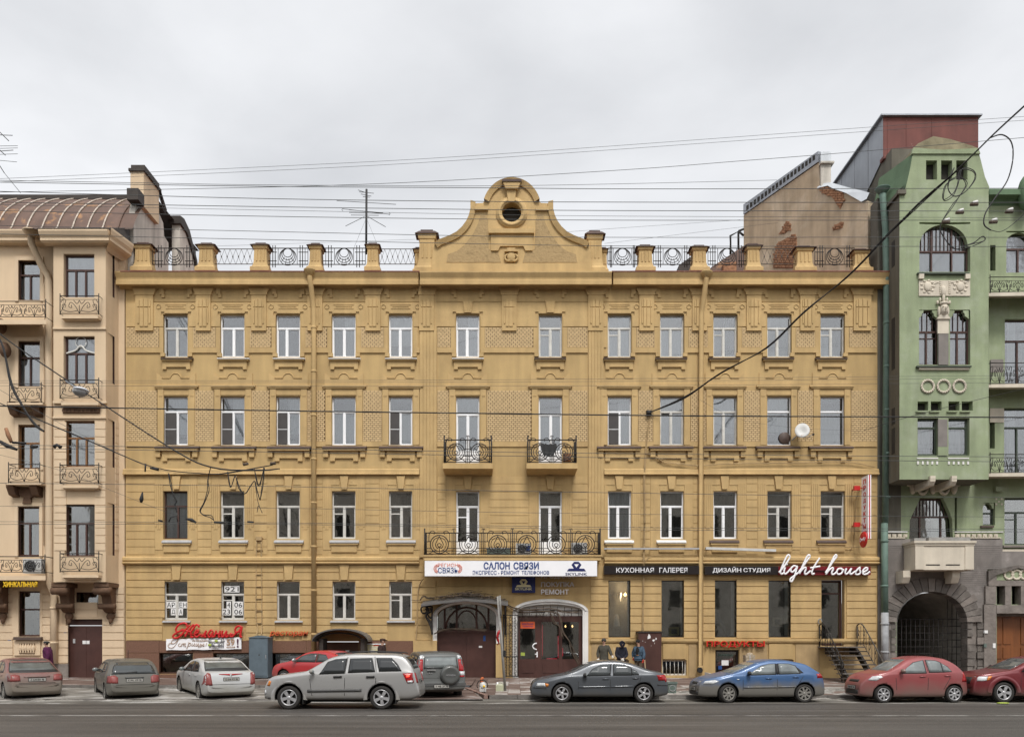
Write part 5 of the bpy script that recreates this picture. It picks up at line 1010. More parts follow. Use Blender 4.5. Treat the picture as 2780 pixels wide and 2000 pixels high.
fl = [(2221, 512, 498), (2250, 505, 494), (2265, 513, 498), (2300, 525, 508), (2342, 549, 518), (2376, 541, 522)]
b = MB()
for i in range(5):
    (a, l0, u0), (c, l1, u1) = fl[i], fl[i+1]; p = [fwp(a, l0, .08), fwp(c, l1, .08), fwp(c, u1, -.1), fwp(a, u0, -.1)]; b.faces(p+[(x+.6, y+.3, z) for x, y, z in p[2:]], [(0, 1, 2, 3), (3, 2, 4, 5)])
b.build('coping_sheet', 'zinc_light', FW)
def scar(pts, n):
    b = MB(); v = [fwp(a, c, .03) for a, c in pts]; b.faces(v+[(x+.05, y+.02, z) for x, y, z in v], [list(range(len(v)))[::-1]]+[(i, (i+1) % len(v), (i+1) % len(v)+len(v), i+len(v)) for i in range(len(v))]); b.build('bare_brick_patch', 'exposed_brick', FW)
    xs = [p[0] for p in pts]; ys = [p[1] for p in pts]
    def inside(x, y):
        r = False; j = len(pts)-1
        for i in range(len(pts)):
            if (pts[i][1] > y) != (pts[j][1] > y) and x < (pts[j][0]-pts[i][0])*(y-pts[i][1])/(pts[j][1]-pts[i][1])+pts[i][0]: r = not r
            j = i
        return r
    y = min(ys)+2; k = 0
    while y < max(ys):
        x = min(xs)+(k % 2)*5
        while x < max(xs):
            if inside(x+4, y+2): 
                p = [fwp(x+8.5, y+4+random.random(), .06), fwp(x, y+4.5, .06), fwp(x, y, .06), fwp(x+8.5, y-.5, .06)]; q = MB(); q.faces(p+[(x_+.05, y_+.02, z_) for x_, y_, z_ in p], [(0, 1, 2, 3), (0, 4, 5, 1), (1, 5, 6, 2), (2, 6, 7, 3), (3, 7, 4, 0)]); q.build('brick', 'exposed_brick', FW)
            x += 10
        y += 6.5; k += 1
scar([(2160, 635), (2163, 648), (2165, 715), (2158, 728), (2100, 728), (2103, 690), (2112, 660), (2140, 645)], 0)
scar([(2135, 600), (2148, 610), (2147, 622), (2128, 635), (2115, 636), (2128, 618)], 0)
scar([(2222, 511), (2250, 506), (2268, 518), (2290, 523), (2292, 545), (2282, 567), (2270, 552), (2262, 535), (2240, 528)], 0)
scar([(2284, 602), (2291, 603), (2288, 618), (2262, 626), (2270, 612)], 0)
b = MB(); b.tube([(PX(2005, 5), 5, PZ(735, 5)), (PX(2005, 5), 5, PZ(628, 5)), (PX(1983, 5), 5, PZ(640, 5)), (PX(1983, 5), 5, PZ(690, 5))], .06, 5); b.tube([(PX(2005, 5), 5, PZ(628, 5)), (PX(2019, 5), 5, PZ(622, 5))], .06, 5); b.tube([(PX(2005, 5), 5, PZ(628, 5)), (PX(2019, 5), 5, PZ(640, 5))], .06, 5)
tag(b.build('roof_ladder_frame', 'iron'), 'dark metal frame standing on the roof beside the blank party wall', 'frame')
DM = thing('attic_roof', 'dark brick attic roof behind the parapet posts left of the blank wall', 'roof')
b = MB(); y = 4; b.prism([(PX(1930, y), PZ(740, y)), (PX(1930, y), PZ(726, y)), (PX(2030, y), PZ(660, y)), (PX(2060, y), PZ(740, y))], y, y+4); b.build('roof_slope', 'roof_brown', DM)
b = MB(); b.prism([(PX(1843, y), PZ(742, y)), (PX(1843, y), PZ(720, y)), (PX(1885, y), PZ(690, y)), (PX(1885, y), PZ(742, y))], y, y+2); b.build('dormer', 'dark_tin', DM)
b = MB(); b.prism([(PX(1960, y), PZ(742, y)), (PX(1960, y), PZ(722, y)), (PX(1995, y), PZ(718, y)), (PX(1995, y), PZ(742, y))], y-.3, y+1); b.build('brick_base', 'exposed_brick', DM)

# ------------------------------------------------------------------ ground
def mixmat(name, stops, rough, scale, st, bump, bs, spec=.3, fine=.12):
    m = bpy.data.materials.new(name); m.use_nodes = True; t = m.node_tree; b = t.nodes['Principled BSDF']; L = t.links
    g = N('ShaderNodeNewGeometry', t); mp_ = N('ShaderNodeMapping', t); mp_.inputs['Scale'].default_value = st; L.new(g.outputs['Position'], mp_.inputs[0])
    n_ = N('ShaderNodeTexNoise', t); n_.inputs['Scale'].default_value = scale; n_.inputs['Detail'].default_value = 9; n_.inputs['Roughness'].default_value = .6; L.new(mp_.outputs[0], n_.inputs[0])
    r = N('ShaderNodeValToRGB', t); el = r.color_ramp.elements
    while len(el) < len(stops): el.new(.5)
    for e_, (p, c) in zip(el, stops): e_.position = p; e_.color = (*c, 1)
    L.new(n_.outputs[0], r.inputs[0])
    f = N('ShaderNodeTexNoise', t); f.inputs['Scale'].default_value = 60; f.inputs['Detail'].default_value = 3; L.new(g.outputs['Position'], f.inputs[0])
    mr = N('ShaderNodeMapRange', t); mr.inputs[1].default_value = .3; mr.inputs[2].default_value = .7; mr.inputs[3].default_value = 1-fine; mr.inputs[4].default_value = 1+fine; L.new(f.outputs[0], mr.inputs[0])
    v = N('ShaderNodeVectorMath', t, operation='MULTIPLY'); L.new(r.outputs[0], v.inputs[0]); L.new(mr.outputs[0], v.inputs[1]); L.new(v.outputs[0], b.inputs['Base Color'])
    b.inputs['Roughness'].default_value = rough; b.inputs['Specular IOR Level'].default_value = spec
    bp = N('ShaderNodeBump', t); bp.inputs['Strength'].default_value = bump; bp.inputs['Distance'].default_value = .03; q = N('ShaderNodeTexNoise', t); q.inputs['Scale'].default_value = bs; q.inputs['Detail'].default_value = 6; L.new(g.outputs['Position'], q.inputs[0]); L.new(q.outputs[0], bp.inputs['Height']); L.new(bp.outputs[0], b.inputs['Normal'])
    MATS[name] = m
mixmat('asphalt', [(.3, (.042, .038, .034)), (.47, (.07, .063, .056)), (.6, (.09, .082, .073)), (.72, (.13, .12, .11))], .62, .7, (.13, 1.7, 1), .6, 30, .35, .26)
mixmat('asphalt_dirty', [(.32, (.07, .062, .052)), (.48, (.13, .12, .105)), (.56, (.17, .16, .14)), (.64, (.42, .41, .39))], .85, 1.0, (.45, 1.6, 1), .6, 18)
mixmat('pavement_brown', [(.35, (.105, .07, .058)), (.5, (.145, .10, .082)), (.6, (.2, .15, .13)), (.65, (.55, .54, .52))], .75, .9, (.5, 1.5, 1), .4, 25)
mixmat('slush', [(.34, (.13, .12, .105)), (.5, (.25, .235, .21)), (.6, (.34, .325, .3)), (.68, (.55, .54, .52))], .85, 1.4, (.6, 1.2, 1), .8, 12)
mixmat('slab_light', [(.35, (.27, .24, .215)), (.6, (.44, .41, .38))], .8, 1.2, (1, 1, 1), .4, 25); mixmat('slab_brown', [(.35, (.12, .085, .07)), (.55, (.2, .15, .125)), (.7, (.42, .4, .38))], .8, 1.2, (1, 1, 1), .4, 25)
mixmat('kerb_grey', [(.35, (.1, .09, .08)), (.6, (.2, .185, .17)), (.72, (.5, .49, .47))], .85, 1.3, (.6, 1, 1), .5, 20); mixmat('kerb_pink', [(.35, (.22, .14, .115)), (.6, (.34, .23, .19))], .8, 2, (1, 1, 1), .4, 25)
mixmat('worn_paint', [(.42, (.12, .11, .1)), (.5, (.3, .29, .27)), (.62, (.45, .44, .42))], .8, 2.2, (.6, 2, 1), .2, 40)
def sheet(name, pts, m, kind='structure'):
    b = MB(); b.poly(pts); return tag(b.build(name, m), kind=kind)
sheet('ground', [(-600, -600, -.06), (600, -600, -.06), (600, 600, -.06), (-600, 600, -.06)], 'asphalt')
sheet('road', [(-140, -48, 0), (140, -48, 0), (140, -7.6, 0), (-140, -7.6, 0)], 'asphalt')
sheet('gutter_strip', [(-60, -9.9, .004), (60, -9.9, .004), (60, -7.7, .004), (-60, -7.7, .004)], 'asphalt_dirty')
for q, w_ in ((-14.0, .07), (-14.0+4.6, .0)):
    if w_: sheet('lane_line', [(-80, q-w_, .008), (80, q-w_, .008), (80, q+w_, .008), (-80, q+w_, .008)], 'worn_paint')
KY = -7.65
RZ = lambda y: .14+(y-KY)/(-KY)*.24
pv = sheet('pavement', [(-.85, KY, .14), (70, KY, .14), (70, .6, RZ(.6)), (-1.7, .6, RZ(.6)), (-1.7, -4.9, RZ(-4.9))], 'pavement_brown')
pl_ = sheet('pavement', [(-70, -4.65, .32), (-1.6, -4.65, .32), (-1.6, .6, .395), (-70, .6, .395)], 'pavement_brown')
ap = sheet('parking_apron', [(-70, -8.45, .055), (-1.0, -8.45, .055), (-1.6, -4.8, .2), (-70, -4.8, .2)], 'slush')
sheet('forecourt', [(-7.5, -8.6, .06), (-1.0, -8.6, .06), (-1.6, -5.4, .19), (-7.5, -5.4, .19)], 'pavement_brown')
kb = {}
def kerb(x0, x1, y0, y1, z0, z1, m, par):
    box('kerb_stone', x0, x1, y0, y1, z0, z1, m, par)
for k in range(30): kerb(-.8+k*1.0, .185+k*1.0, KY-.16, KY+.002, -.05, .145, 'kerb_grey', pv)
for k in range(26): kerb(-27.9+k*1.0, -26.915+k*1.0, -4.81, -4.65, .1, .33, 'kerb_grey', pl_)
for k in range(27): kerb(-28+k*1.0, -27.015+k*1.0, -8.55, -8.4, -.05, .065, 'kerb_grey', ap)
for k in range(4):
    p0, p1 = Vector((-.85, KY-.05)), Vector((-1.75, -4.75)); a, c = p0.lerp(p1, k/4+.01), p0.lerp(p1, (k+1)/4-.01); d = (c-a); nn = Vector((-d.y, d.x)).normalized()*.14; b = MB()
    v = [(a.x, a.y), (c.x, c.y), (c.x+nn.x, c.y+nn.y), (a.x+nn.x, a.y+nn.y)]; b.faces([(x, y, 0) for x, y in v]+[(x, y, RZ(y)+.012) for x, y in v], [(3, 2, 1, 0), (4, 5, 6, 7), (0, 1, 5, 4), (1, 2, 6, 5), (2, 3, 7, 6), (3, 0, 4, 7)]); b.build('kerb_stone', 'kerb_pink', pv)
# paving slabs in front of the shop
S = .44; cache = {}
for i in range(17):
    for j in range(17):
        x0, y0 = -.6+i*.46-(.45 if j > 7 else 0), KY+.05+j*.46
        if x0 < -1.55+(0 if y0 > -5 else (-5-y0)*.28): continue
        if y0 > -.55: continue
        lt = random.random() < (.85 if y0 < -6.3 else (.3 if y0 < -3.5 else .16)); mm_ = 'slab_light' if lt else 'slab_brown'
        if mm_ not in cache:
            b = MB(); b.box(-S/2, S/2, -S/2, S/2, -.03, .012); cache[mm_] = b.mesh('paving_slab', mm_)
        o = link('paving_slab', cache[mm_], pv, (x0+S/2, y0+S/2, RZ(y0+S/2)+random.uniform(-.003, .005))); o.rotation_euler = (math.atan(.24/7.65)+random.uniform(-.006, .006), random.uniform(-.006, .006), 0)
# trodden snow and slush
b = MB()
def lump(cx, cy, rx, ry, h, z):
    n = 18; ph = [random.uniform(0, 6.28) for _ in range(3)]; k = len(b.v); rings = 4
    b.v.append((cx, cy, z+h)); 
    for r_ in range(1, rings+1):
        f = r_/rings
        for j in range(n):
            t = j/n*6.2832; w_ = 1+.25*math.sin(2*t+ph[0])+.16*math.sin(5*t+ph[1])+.1*math.sin(7*t+ph[2])
            b.v.append((cx+rx*f*w_*math.cos(t), cy+ry*f*w_*math.sin(t), z+h*(1-f*f)*(1+.3*math.sin(3*t+ph[1]+r_))-.004))
    for j in range(n): b.sm.add(len(b.f)); b.f.append([k, k+1+j, k+1+(j+1) % n]); b.m.append(0)
    for r_ in range(rings-1):
        for j in range(n): q = k+1+r_*n; b.sm.add(len(b.f)); b.f.append([q+j, q+n+j, q+n+(j+1) % n, q+(j+1) % n]); b.m.append(0)
for _ in range(70):
    x = random.uniform(5.5, 19); lump(x, random.uniform(-7.5, -6.2), random.uniform(.15, .6), random.uniform(.08, .22), random.uniform(.02, .13), .15)
for _ in range(40): lump(random.uniform(1, 19), random.uniform(-8.1, -7.85), random.uniform(.15, .5), random.uniform(.05, .12), random.uniform(.02, .06), 0)
for _ in range(36): y = random.uniform(-6, -2); lump(random.uniform(6, 19), y, random.uniform(.3, 1.2), random.uniform(.1, .35), random.uniform(.008, .02), RZ(y))
for _ in range(45): lump(random.uniform(-19, -8), random.uniform(-8.75, -8.4), random.uniform(.2, .6), random.uniform(.06, .18), random.uniform(.015, .05), .01)
for _ in range(22): lump(random.uniform(-19, -9), random.uniform(-5.6, -4.9), random.uniform(.3, .9), random.uniform(.1, .25), random.uniform(.02, .05), .18)
for _ in range(14): lump(random.uniform(-19, -9), random.uniform(-2.5, -1), random.uniform(.3, .9), random.uniform(.08, .2), random.uniform(.008, .016), .365)
tag(b.build('snow', 'slush'), kind='stuff')
# the row across the street: seen only in the window reflections
OB = thing('grey_apartment_row', 'grey apartment row on the near side of the street, behind the viewer', 'building', group=None)
b = MB(); b.box(-45, 45, -62, -50, 0, 18.2); b.box(-16, -3, -62, -50.1, 18.2, 20.5); b.box(12, 15, -58, -52, 18.2, 21); b.box(-33, -31, -58, -52, 18.2, 21); b.build('wall', 'grey_plaster', OB); b = MB()
for i in range(22):
    for j in range(4): b.box(-43+i*4, -41.6+i*4, -50.02, -49.97, 1.6+j*3.9, 3.8+j*3.9)
tag(b.build('window', 'interior_dark', OB), kind='stuff'); b = MB(); b.prism([(-45.5, 18.2), (45.5, 18.2), (45, 19.4), (-45, 19.4)], -62, -49.6); b.build('roof', 'dark_tin', OB)
# ------------------------------------------------------------------ cars
def carpaint(name, col, dirt=(.155, .145, .125), z0=.3, z1=.8, top=.15, metal=.3, rough=.35):
    """paint under road dirt: dirt cover falls with height above the sill (it sits on the car, broken up by noise)"""
    m = bpy.data.materials.new(name); m.use_nodes = True; t = m.node_tree; b = t.nodes['Principled BSDF']; L = t.links
    tc_ = N('ShaderNodeTexCoord', t); sx = N('ShaderNodeSeparateXYZ', t); L.new(tc_.outputs['Object'], sx.inputs[0])
    n_ = N('ShaderNodeTexNoise', t); n_.inputs['Scale'].default_value = 2.2; n_.inputs['Detail'].default_value = 7; L.new(tc_.outputs['Object'], n_.inputs[0])
    ma = N('ShaderNodeMath', t, operation='MULTIPLY_ADD'); L.new(n_.outputs[0], ma.inputs[0]); ma.inputs[1].default_value = .45; L.new(sx.outputs[2], ma.inputs[2])
    mr = N('ShaderNodeMapRange', t); mr.inputs[1].default_value = z0+.22; mr.inputs[2].default_value = z1+.22; mr.inputs[3].default_value = .93; mr.inputs[4].default_value = top; L.new(ma.outputs[0], mr.inputs[0])
    mx = N('ShaderNodeMix', t, data_type='RGBA'); mx.inputs[6].default_value = (*col, 1); mx.inputs[7].default_value = (*dirt, 1); L.new(mr.outputs[0], mx.inputs[0]); L.new(mx.outputs[2], b.inputs['Base Color'])
    r2 = N('ShaderNodeMapRange', t); r2.inputs[3].default_value = rough; r2.inputs[4].default_value = .62; L.new(mr.outputs[0], r2.inputs[0]); L.new(r2.outputs[0], b.inputs['Roughness'])
    r3 = N('ShaderNodeMapRange', t); r3.inputs[3].default_value = metal; r3.inputs[4].default_value = 0; L.new(mr.outputs[0], r3.inputs[0]); L.new(r3.outputs[0], b.inputs['Metallic'])
    b.inputs['Coat Weight'].default_value = .45; b.inputs['Coat Roughness'].default_value = .06; MATS[name] = m; return name
mat('car_glass', (.022, .025, .026), .06, .05, 1, spec=.75, obj=True); mat('car_glass_mid', (.06, .068, .07), .07, .25, 1.5, spec=.75, obj=True); mat('car_glass_light', (.17, .19, .19), .09, .35, 1.6, spec=.7, obj=True); mat('car_glass_dusty', (.10, .11, .105), .3, .35, 2.2, spec=.5, obj=True)
mat('tyre', (.028, .026, .024), .85, .2, 6, obj=True); mat('alloy', (.46, .46, .47), .35, .1, 4, metal=.5, obj=True); mat('alloy_dirty', (.22, .21, .19), .6, .2, 4, metal=.2, obj=True); mat('wheel_dark', (.018, .017, .016), .8)
mat('lamp_red', (.33, .012, .014), .22, .1, 6, spec=.6, obj=True); mat('lamp_red_dusty', (.23, .055, .05), .4, .15, 5, obj=True); mat('lamp_clear', (.55, .57, .58), .15, .2, 10, spec=.7, obj=True); mat('lamp_amber', (.60, .20, .03), .25, .1, 6, obj=True); mat('chrome', (.6, .6, .6), .25, .05, metal=.8); mat('trim_black', (.022, .022, .022), .6, .1); mat('trim_grey', (.085, .085, .083), .6, .1); mat('plate_white', (.42, .41, .38), .6, .12, 9)
def lerp_curve(pts, x):
    if x <= pts[0][0]: return pts[0][1]
    for (a, b), (c, d) in zip(pts, pts[1:]):
        if x <= c: return b+(d-b)*(x-a)/(c-a)
    return pts[-1][1]
def smooth_curve(pts, x, r):
    return sum(lerp_curve(pts, x+r*k/4)*w for k, w in ((-4, .05), (-3, .09), (-2, .12), (-1, .15), (0, .18), (1, .15), (2, .12), (3, .09), (4, .05)))
def car_body(L, W, top, belt, wheels, Rw, paint, zb=.2, zf=.3, zr=.3, tum=.34, kf=(.2, .75), kr=(.14, .6), roofr=.1, sm=.09, archgap=.055):
    xs = [0, .015, .05, .1, .17, .26, .36]+[.36+(L-.72)*i/34 for i in range(1, 34)]+[L-.36, L-.26, L-.17, L-.1, L-.05, L-.015, L]
    rings = []
    for x in xs:
        t = min(smooth_curve(top, x, min(sm, x+.001, L-x+.001)), max(p[1] for p in top)); w = W/2
        if x < kf[1]: w *= 1-kf[0]*(1-x/kf[1])**2.3
        if x > L-kr[1]: w *= 1-kr[0]*(1-(L-x)/kr[1])**2.3
        bz = zb+(zf-zb)*max(0, 1-x/.35)**2+(zr-zb)*max(0, 1-(L-x)/.4)**2; be = lerp_curve(belt, x); be = min(be, t-.05); up = t-be; h = be-bz
        yb = w*.965; rr = min(roofr, up*.55); tw = tum*(up-rr)
        P = [(0, bz), (.82*w, bz), (.93*w, bz+.03), (.975*w, bz+.1*h+.03), (w*.997, bz+.45*h), (w*1.0, bz+.68*h), (w*.99, be-.04*min(1, h)), (yb, be), (yb-tum*(up-rr)*.5, be+(up-rr)*.5), (yb-tw, t-rr), (yb-tw-.32*rr, t-.28*rr), (yb-tw-1.0*rr, t), ((yb-tw)*.5, t+.018), (0, t+.026)]
        rings.append((x, P))
    bm = bmesh.new(); V = []
    for x, P in rings:
        r = [bm.verts.new((x-L/2, -y, z)) for y, z in P]+[bm.verts.new((x-L/2, y, z)) for y, z in P[-2:0:-1]]; V.append(r)
    n = len(V[0])
    for a, b in zip(V, V[1:]):
        for j in range(n): bm.faces.new((a[j], a[(j+1) % n], b[(j+1) % n], b[j]))
    bm.faces.new(V[0][::-1]); bm.faces.new(V[-1])
    bmesh.ops.recalc_face_normals(bm, faces=bm.faces)
    for f in bm.faces: f.smooth = True
    me = bpy.data.meshes.new('body'); bm.to_mesh(me); bm.free(); me.materials.append(MATS[paint]); me.materials.append(MATS['wheel_dark'])
    o = bpy.data.objects.new('body', me); COL.objects.link(o); s = o.modifiers.new('s', 'SUBSURF'); s.levels = 1; s.render_levels = 1
    dg = bpy.context.evaluated_depsgraph_get(); me2 = bpy.data.meshes.new_from_object(o.evaluated_get(dg)); o.modifiers.clear(); o.data = me2
    c = MB(); c.mi = 1
    for xw in wheels:
        for s_ in (-1, 1):
            y0, y1 = (s_*W*.5*.62, s_*W*.6); c.tube([(xw-L/2, min(y0, y1), Rw+.01), (xw-L/2, max(y0, y1), Rw+.01)], Rw+archgap, 28, smooth=False); c.box(xw-L/2-Rw*.9, xw-L/2+Rw*.9, min(y0, y1), max(y0, y1), -.1, Rw*.35)
    c1 = MB(); c1.v, c1.f, c1.m = c.v, c.f, c.m; cm = c1.mesh('cutter', [paint, 'wheel_dark']); co = bpy.data.objects.new('cutter', cm); COL.objects.link(co)
    md = o.modifiers.new('b', 'BOOLEAN'); md.object = co; md.operation = 'DIFFERENCE'; md.solver = 'EXACT'; md.use_self = True
    try: md.material_mode = 'INDEX'
    except Exception: pass
    bvh_me = me2.copy()
    dg = bpy.context.evaluated_depsgraph_get(); me3 = bpy.data.meshes.new_from_object(o.evaluated_get(dg)); o.modifiers.clear(); o.data = me3; bpy.data.objects.remove(co)
    if len(me3.polygons) < 500: o.data = bvh_me
    bm = bmesh.new(); bm.from_mesh(bvh_me); bv = BVHTree.FromBMesh(bm); bm.free()
    return o, bv
def patch(bv, poly, d, off, name, m, parent, res=.13, skirt=.015):
    """plate that lies on the body skin: outline poly seen from side d (L, R, F front, B rear), lifted by off"""
    bm = bmesh.new(); f = bm.faces.new([bm.verts.new((a, c, 0)) for a, c in poly])
    us = [p[0] for p in poly]; vs = [p[1] for p in poly]
    for ax, q in ((0, us), (1, vs)):
        lo, hi = min(q), max(q); k = int((hi-lo)/res)+1
        for i in range(1, k):
            no = (1, 0, 0) if ax == 0 else (0, 1, 0); co = [0, 0, 0]; co[ax] = lo+(hi-lo)*i/k
            bmesh.ops.bisect_plane(bm, geom=bm.verts[:]+bm.edges[:]+bm.faces[:], plane_co=co, plane_no=no)
    dirs = {'L': Vector((0, 1, 0)), 'R': Vector((0, -1, 0)), 'F': Vector((1, 0, 0)), 'B': Vector((-1, 0, 0)), 'T': Vector((0, 0, -1))}; dv = dirs[d]; nm = {}
    for v in bm.verts:
        a, c = v.co.x, v.co.y; p = {'L': Vector((a, -4, c)), 'R': Vector((a, 4, c)), 'F': Vector((-6, a, c)), 'B': Vector((6, a, c)), 'T': Vector((a, c, 4))}[d]
        h = bv.ray_cast(p, dv)
        if h[0] is None: h = bv.find_nearest(p+dv*4)
        nn = h[1] if h[1].dot(dv) < 0 else -h[1]
        v.co = h[0]+nn*off; nm[v] = nn.copy()
    fs = bm.faces[:]; bm.normal_update()
    if sum(f.normal.dot(dv) for f in fs) > 0: bmesh.ops.reverse_faces(bm, faces=fs)
    if skirt:
        be = [e for e in bm.edges if len(e.link_faces) == 1]; r = bmesh.ops.extrude_edge_only(bm, edges=be); nv = [g for g in r['geom'] if isinstance(g, bmesh.types.BMVert)]
        for v in nv:
            src = min(nm, key=lambda q: (q.co-v.co).length); v.co = v.co-nm[src]*(off+skirt)
    for f in bm.faces: f.smooth = True
    me = bpy.data.meshes.new(name); bm.to_mesh(me); bm.free(); me.materials.append(MATS[m]); o = link(name, me, parent); return o
def strip(bv, a, c, w, d, off, name, m, parent):
    (x0, z0), (x1, z1) = a, c; t = Vector((x1-x0, z1-z0)).normalized(); n = Vector((-t.y, t.x))*(w/2)
    return patch(bv, [(x0+n.x, z0+n.y), (x1+n.x, z1+n.y), (x1-n.x, z1-n.y), (x0-n.x, z0-n.y)], d, off, name, m, parent, .2, .006)
def wheel(car, x, y, Rw, side, n=5, m='alloy', steer=0, w=.2, wide=.5, rimr=.66, cap=False):
    k = ('w', Rw, n, m, wide, rimr)
    if k not in BOXC:
        b = MB(); r = Rw; b.lathe([(r*rimr, -w*.42), (r*.80, -w*.5), (r*.93, -w*.5), (r*.985, -w*.4), (r, -w*.2), (r, w*.2), (r*.985, w*.4), (r*.93, w*.5), (r*.8, w*.5), (r*rimr, w*.42), (r*rimr*.98, -w*.3)], (0, 0, 0), 'y', 32); ty = b.mesh('wheel', 'tyre')
        b = MB(); rr = r*rimr; b.lathe([(rr*1.0, -w*.38), (rr*1.03, -w*.46), (rr*.93, -w*.45), (rr*.88, -w*.3)], (0, 0, 0), 'y', 32)
        b.mi = 1; b.lathe([(0, -w*.12), (rr, -w*.1)], (0, 0, 0), 'y', 24); b.lathe([(0, w*.3), (rr, w*.3)], (0, 0, 0), 'y', 16); b.mi = 0
        for i in range(n):
            a = 2*math.pi*i/n+math.pi/2; ca, sa = math.cos(a), math.sin(a); P = []
            for q, hw, dy in ((.16*rr, .13*rr*wide*2, -.40), (.55*rr, .15*rr*wide*2, -.42), (.95*rr, .19*rr*wide*2, -.40)):
                for s in (-1, 1): P.append((q*ca-s*hw*sa, w*dy, q*sa+s*hw*ca))
            Q = [(p[0], p[1]+.04, p[2]) for p in P]; b.faces(P+Q, [(0, 1, 3, 2), (2, 3, 5, 4), (0, 2, 8, 6), (2, 4, 10, 8), (3, 1, 7, 9), (5, 3, 9, 11)])
        b.lathe([(0, -w*.47), (rr*.16, -w*.46), (rr*.24, -w*.4), (rr*.26, -w*.3)], (0, 0, 0), 'y', 14); rm = b.mesh('rim', [m, 'wheel_dark']); BOXC[k] = (ty, rm)
    ty, rm = BOXC[k]; o = link('wheel', ty, car, (x, y, Rw)); o.rotation_euler = (0, random.uniform(0, .9), steer if side < 0 else math.pi+steer); link('rim', rm, o); return o
def mirror(car, x, y, z, s, m, L):
    b = MB(); b.ellipsoid((0, 0, 0), (.07, .11, .075), 10, 8); b.tube([(0, -s*.05, -.02), (.02, -s*.14, -.06)], .03, 6); o = b.build('mirror', m, car, (x, y, z)); g = MB(); g.ellipsoid((.045, 0, 0), (.03, .095, .062), 10, 6); g.build('mirror_glass', 'car_glass_light', o); return o
def lettering(s, w, h, m, parent, loc, rot, bold=.01, depth=.006, shear=0):
    o = link('lettering', text_mesh(s, w, h, depth, bold, shear, 1.0, m), parent, loc); o.rotation_euler = rot; return o
def make_car(name, label, L, W, top, belt, wx, Rw, paint, loc, rz, sidewin, glass_, rearwin=None, wind=None, tail=(), head=(), plate=None, tailm='lamp_red', spokes=5, rim='alloy', wide=.5, steer=0, mir=None, handles=(), seams=(), mould=None, mouldm=None, pitch=0, rimr=.66, grille=None, group='cars in the street', black=(), rearglass=None, fplate=None, **kw):
    car = thing(name, label, 'car', loc, rz, group); car.rotation_euler = (0, pitch, rz)
    body, bv = car_body(L, W, top, belt, wx, Rw, paint, **kw); body.parent = car; h = L/2; S = lambda P: [(x-h, z) for x, z in P]
    for sd in 'LR':
        s = -1 if sd == 'L' else 1
        for P in sidewin:
            c = (sum(p[0] for p in P)/len(P), sum(p[1] for p in P)/len(P)); big = [(x+(x-c[0])*.06+math.copysign(.012, x-c[0]), z+math.copysign(.018, z-c[1])) for x, z in P]
            patch(bv, S(big), sd, .004, 'window_frame', 'trim_black', car); patch(bv, S(P), sd, .008, 'window', glass_, car)
        for P in black: patch(bv, S(P), sd, .005, 'pillar_trim', 'trim_black', car)
        for x, z in handles: patch(bv, S([(x-.1, z-.018), (x+.1, z-.018), (x+.1, z+.018), (x-.1, z+.018)]), sd, .022, 'door_handle', mouldm or paint, car)
        for a, c in seams: strip(bv, (a[0]-h, a[1]), (c[0]-h, c[1]), .016, sd, .002, 'door_gap', 'trim_black', car)
        if mould: 
            for a, c, w_ in mould: strip(bv, (a[0]-h, a[1]), (c[0]-h, c[1]), w_, sd, .014, 'side_moulding', mouldm or paint, car)
        for P, m_ in head: patch(bv, S(P), sd, .008, 'headlight' if m_ == 'lamp_clear' else 'indicator', m_, car, .08)
        if mir: mirror(car, mir[0]-h, s*mir[1], mir[2], s, mir[3], L)
        for i, x in enumerate(wx): wheel(car, x-h, s*(W/2-.115), Rw, s, spokes, rim, steer if i == 0 else 0, .21, wide, rimr)
    if rearwin:
        c = (0, sum(p[1] for p in rearwin)/len(rearwin)); big = [(y*1.05, z+(z-c[1])*.12) for y, z in rearwin]
        patch(bv, big, 'B', .004, 'window_frame', 'trim_black', car); patch(bv, rearwin, 'B', .009, 'rear_window', rearglass or glass_, car)
    if wind: patch(bv, wind, 'F', .006, 'windscreen', glass_, car)
    for P in tail:
        m_ = tailm
        if isinstance(P, tuple): P, m_ = P
        for s in (1, -1): patch(bv, [(y*s, z) for y, z in P], 'B', .012, 'tail_light' if m_ != 'lamp_clear' else 'reversing_light', m_, car, .09)
    def plate_at(bx, z, txt, rot, d):
        b = MB(); b.box(-.27, .27, -.01, .01, -.065, .065); o = b.build('number_plate', 'trim_black', car, (bx, 0, z)); o.rotation_euler = rot; b = MB(); b.box(-.255, .255, -.016, -.009, -.05, .05); b.build('plate_face', 'plate_white', o)
        link('plate_characters', text_mesh(txt, .42, .068, .004, .01, 0, 1.0, 'ink_black'), o, (-.21, -.019, -.034))
    if plate: hit = bv.ray_cast(Vector((6, 0, plate[0])), Vector((-1, 0, 0)))[0]; plate_at(hit.x+.012, plate[0], plate[1], (0, 0, math.pi/2), 1)
    if fplate: hit = bv.ray_cast(Vector((-6, 0, fplate[0])), Vector((1, 0, 0)))[0]; plate_at(hit.x-.012, fplate[0], fplate[1], (0, 0, -math.pi/2), 1)
    if grille:
        for (z0, z1, hw) in grille: patch(bv, [(-hw, z0), (hw, z0), (hw, z1), (-hw, z1)], 'F', .006, 'grille', 'trim_black', car, .12)
    return car, body, bv
def conv(P, x0, g, sc): return [((x-x0)/sc, (g-y)/sc) for x, y in P]
carpaint('paint_silver', (.40, .40, .395), (.25, .235, .21), .25, .62, .08, .45, .36); carpaint('paint_grey', (.085, .095, .108), (.10, .097, .09), .2, .5, .1, .35, .3); carpaint('paint_blue', (.04, .115, .27), (.16, .145, .115), .50, .80, .1, .2, .32)
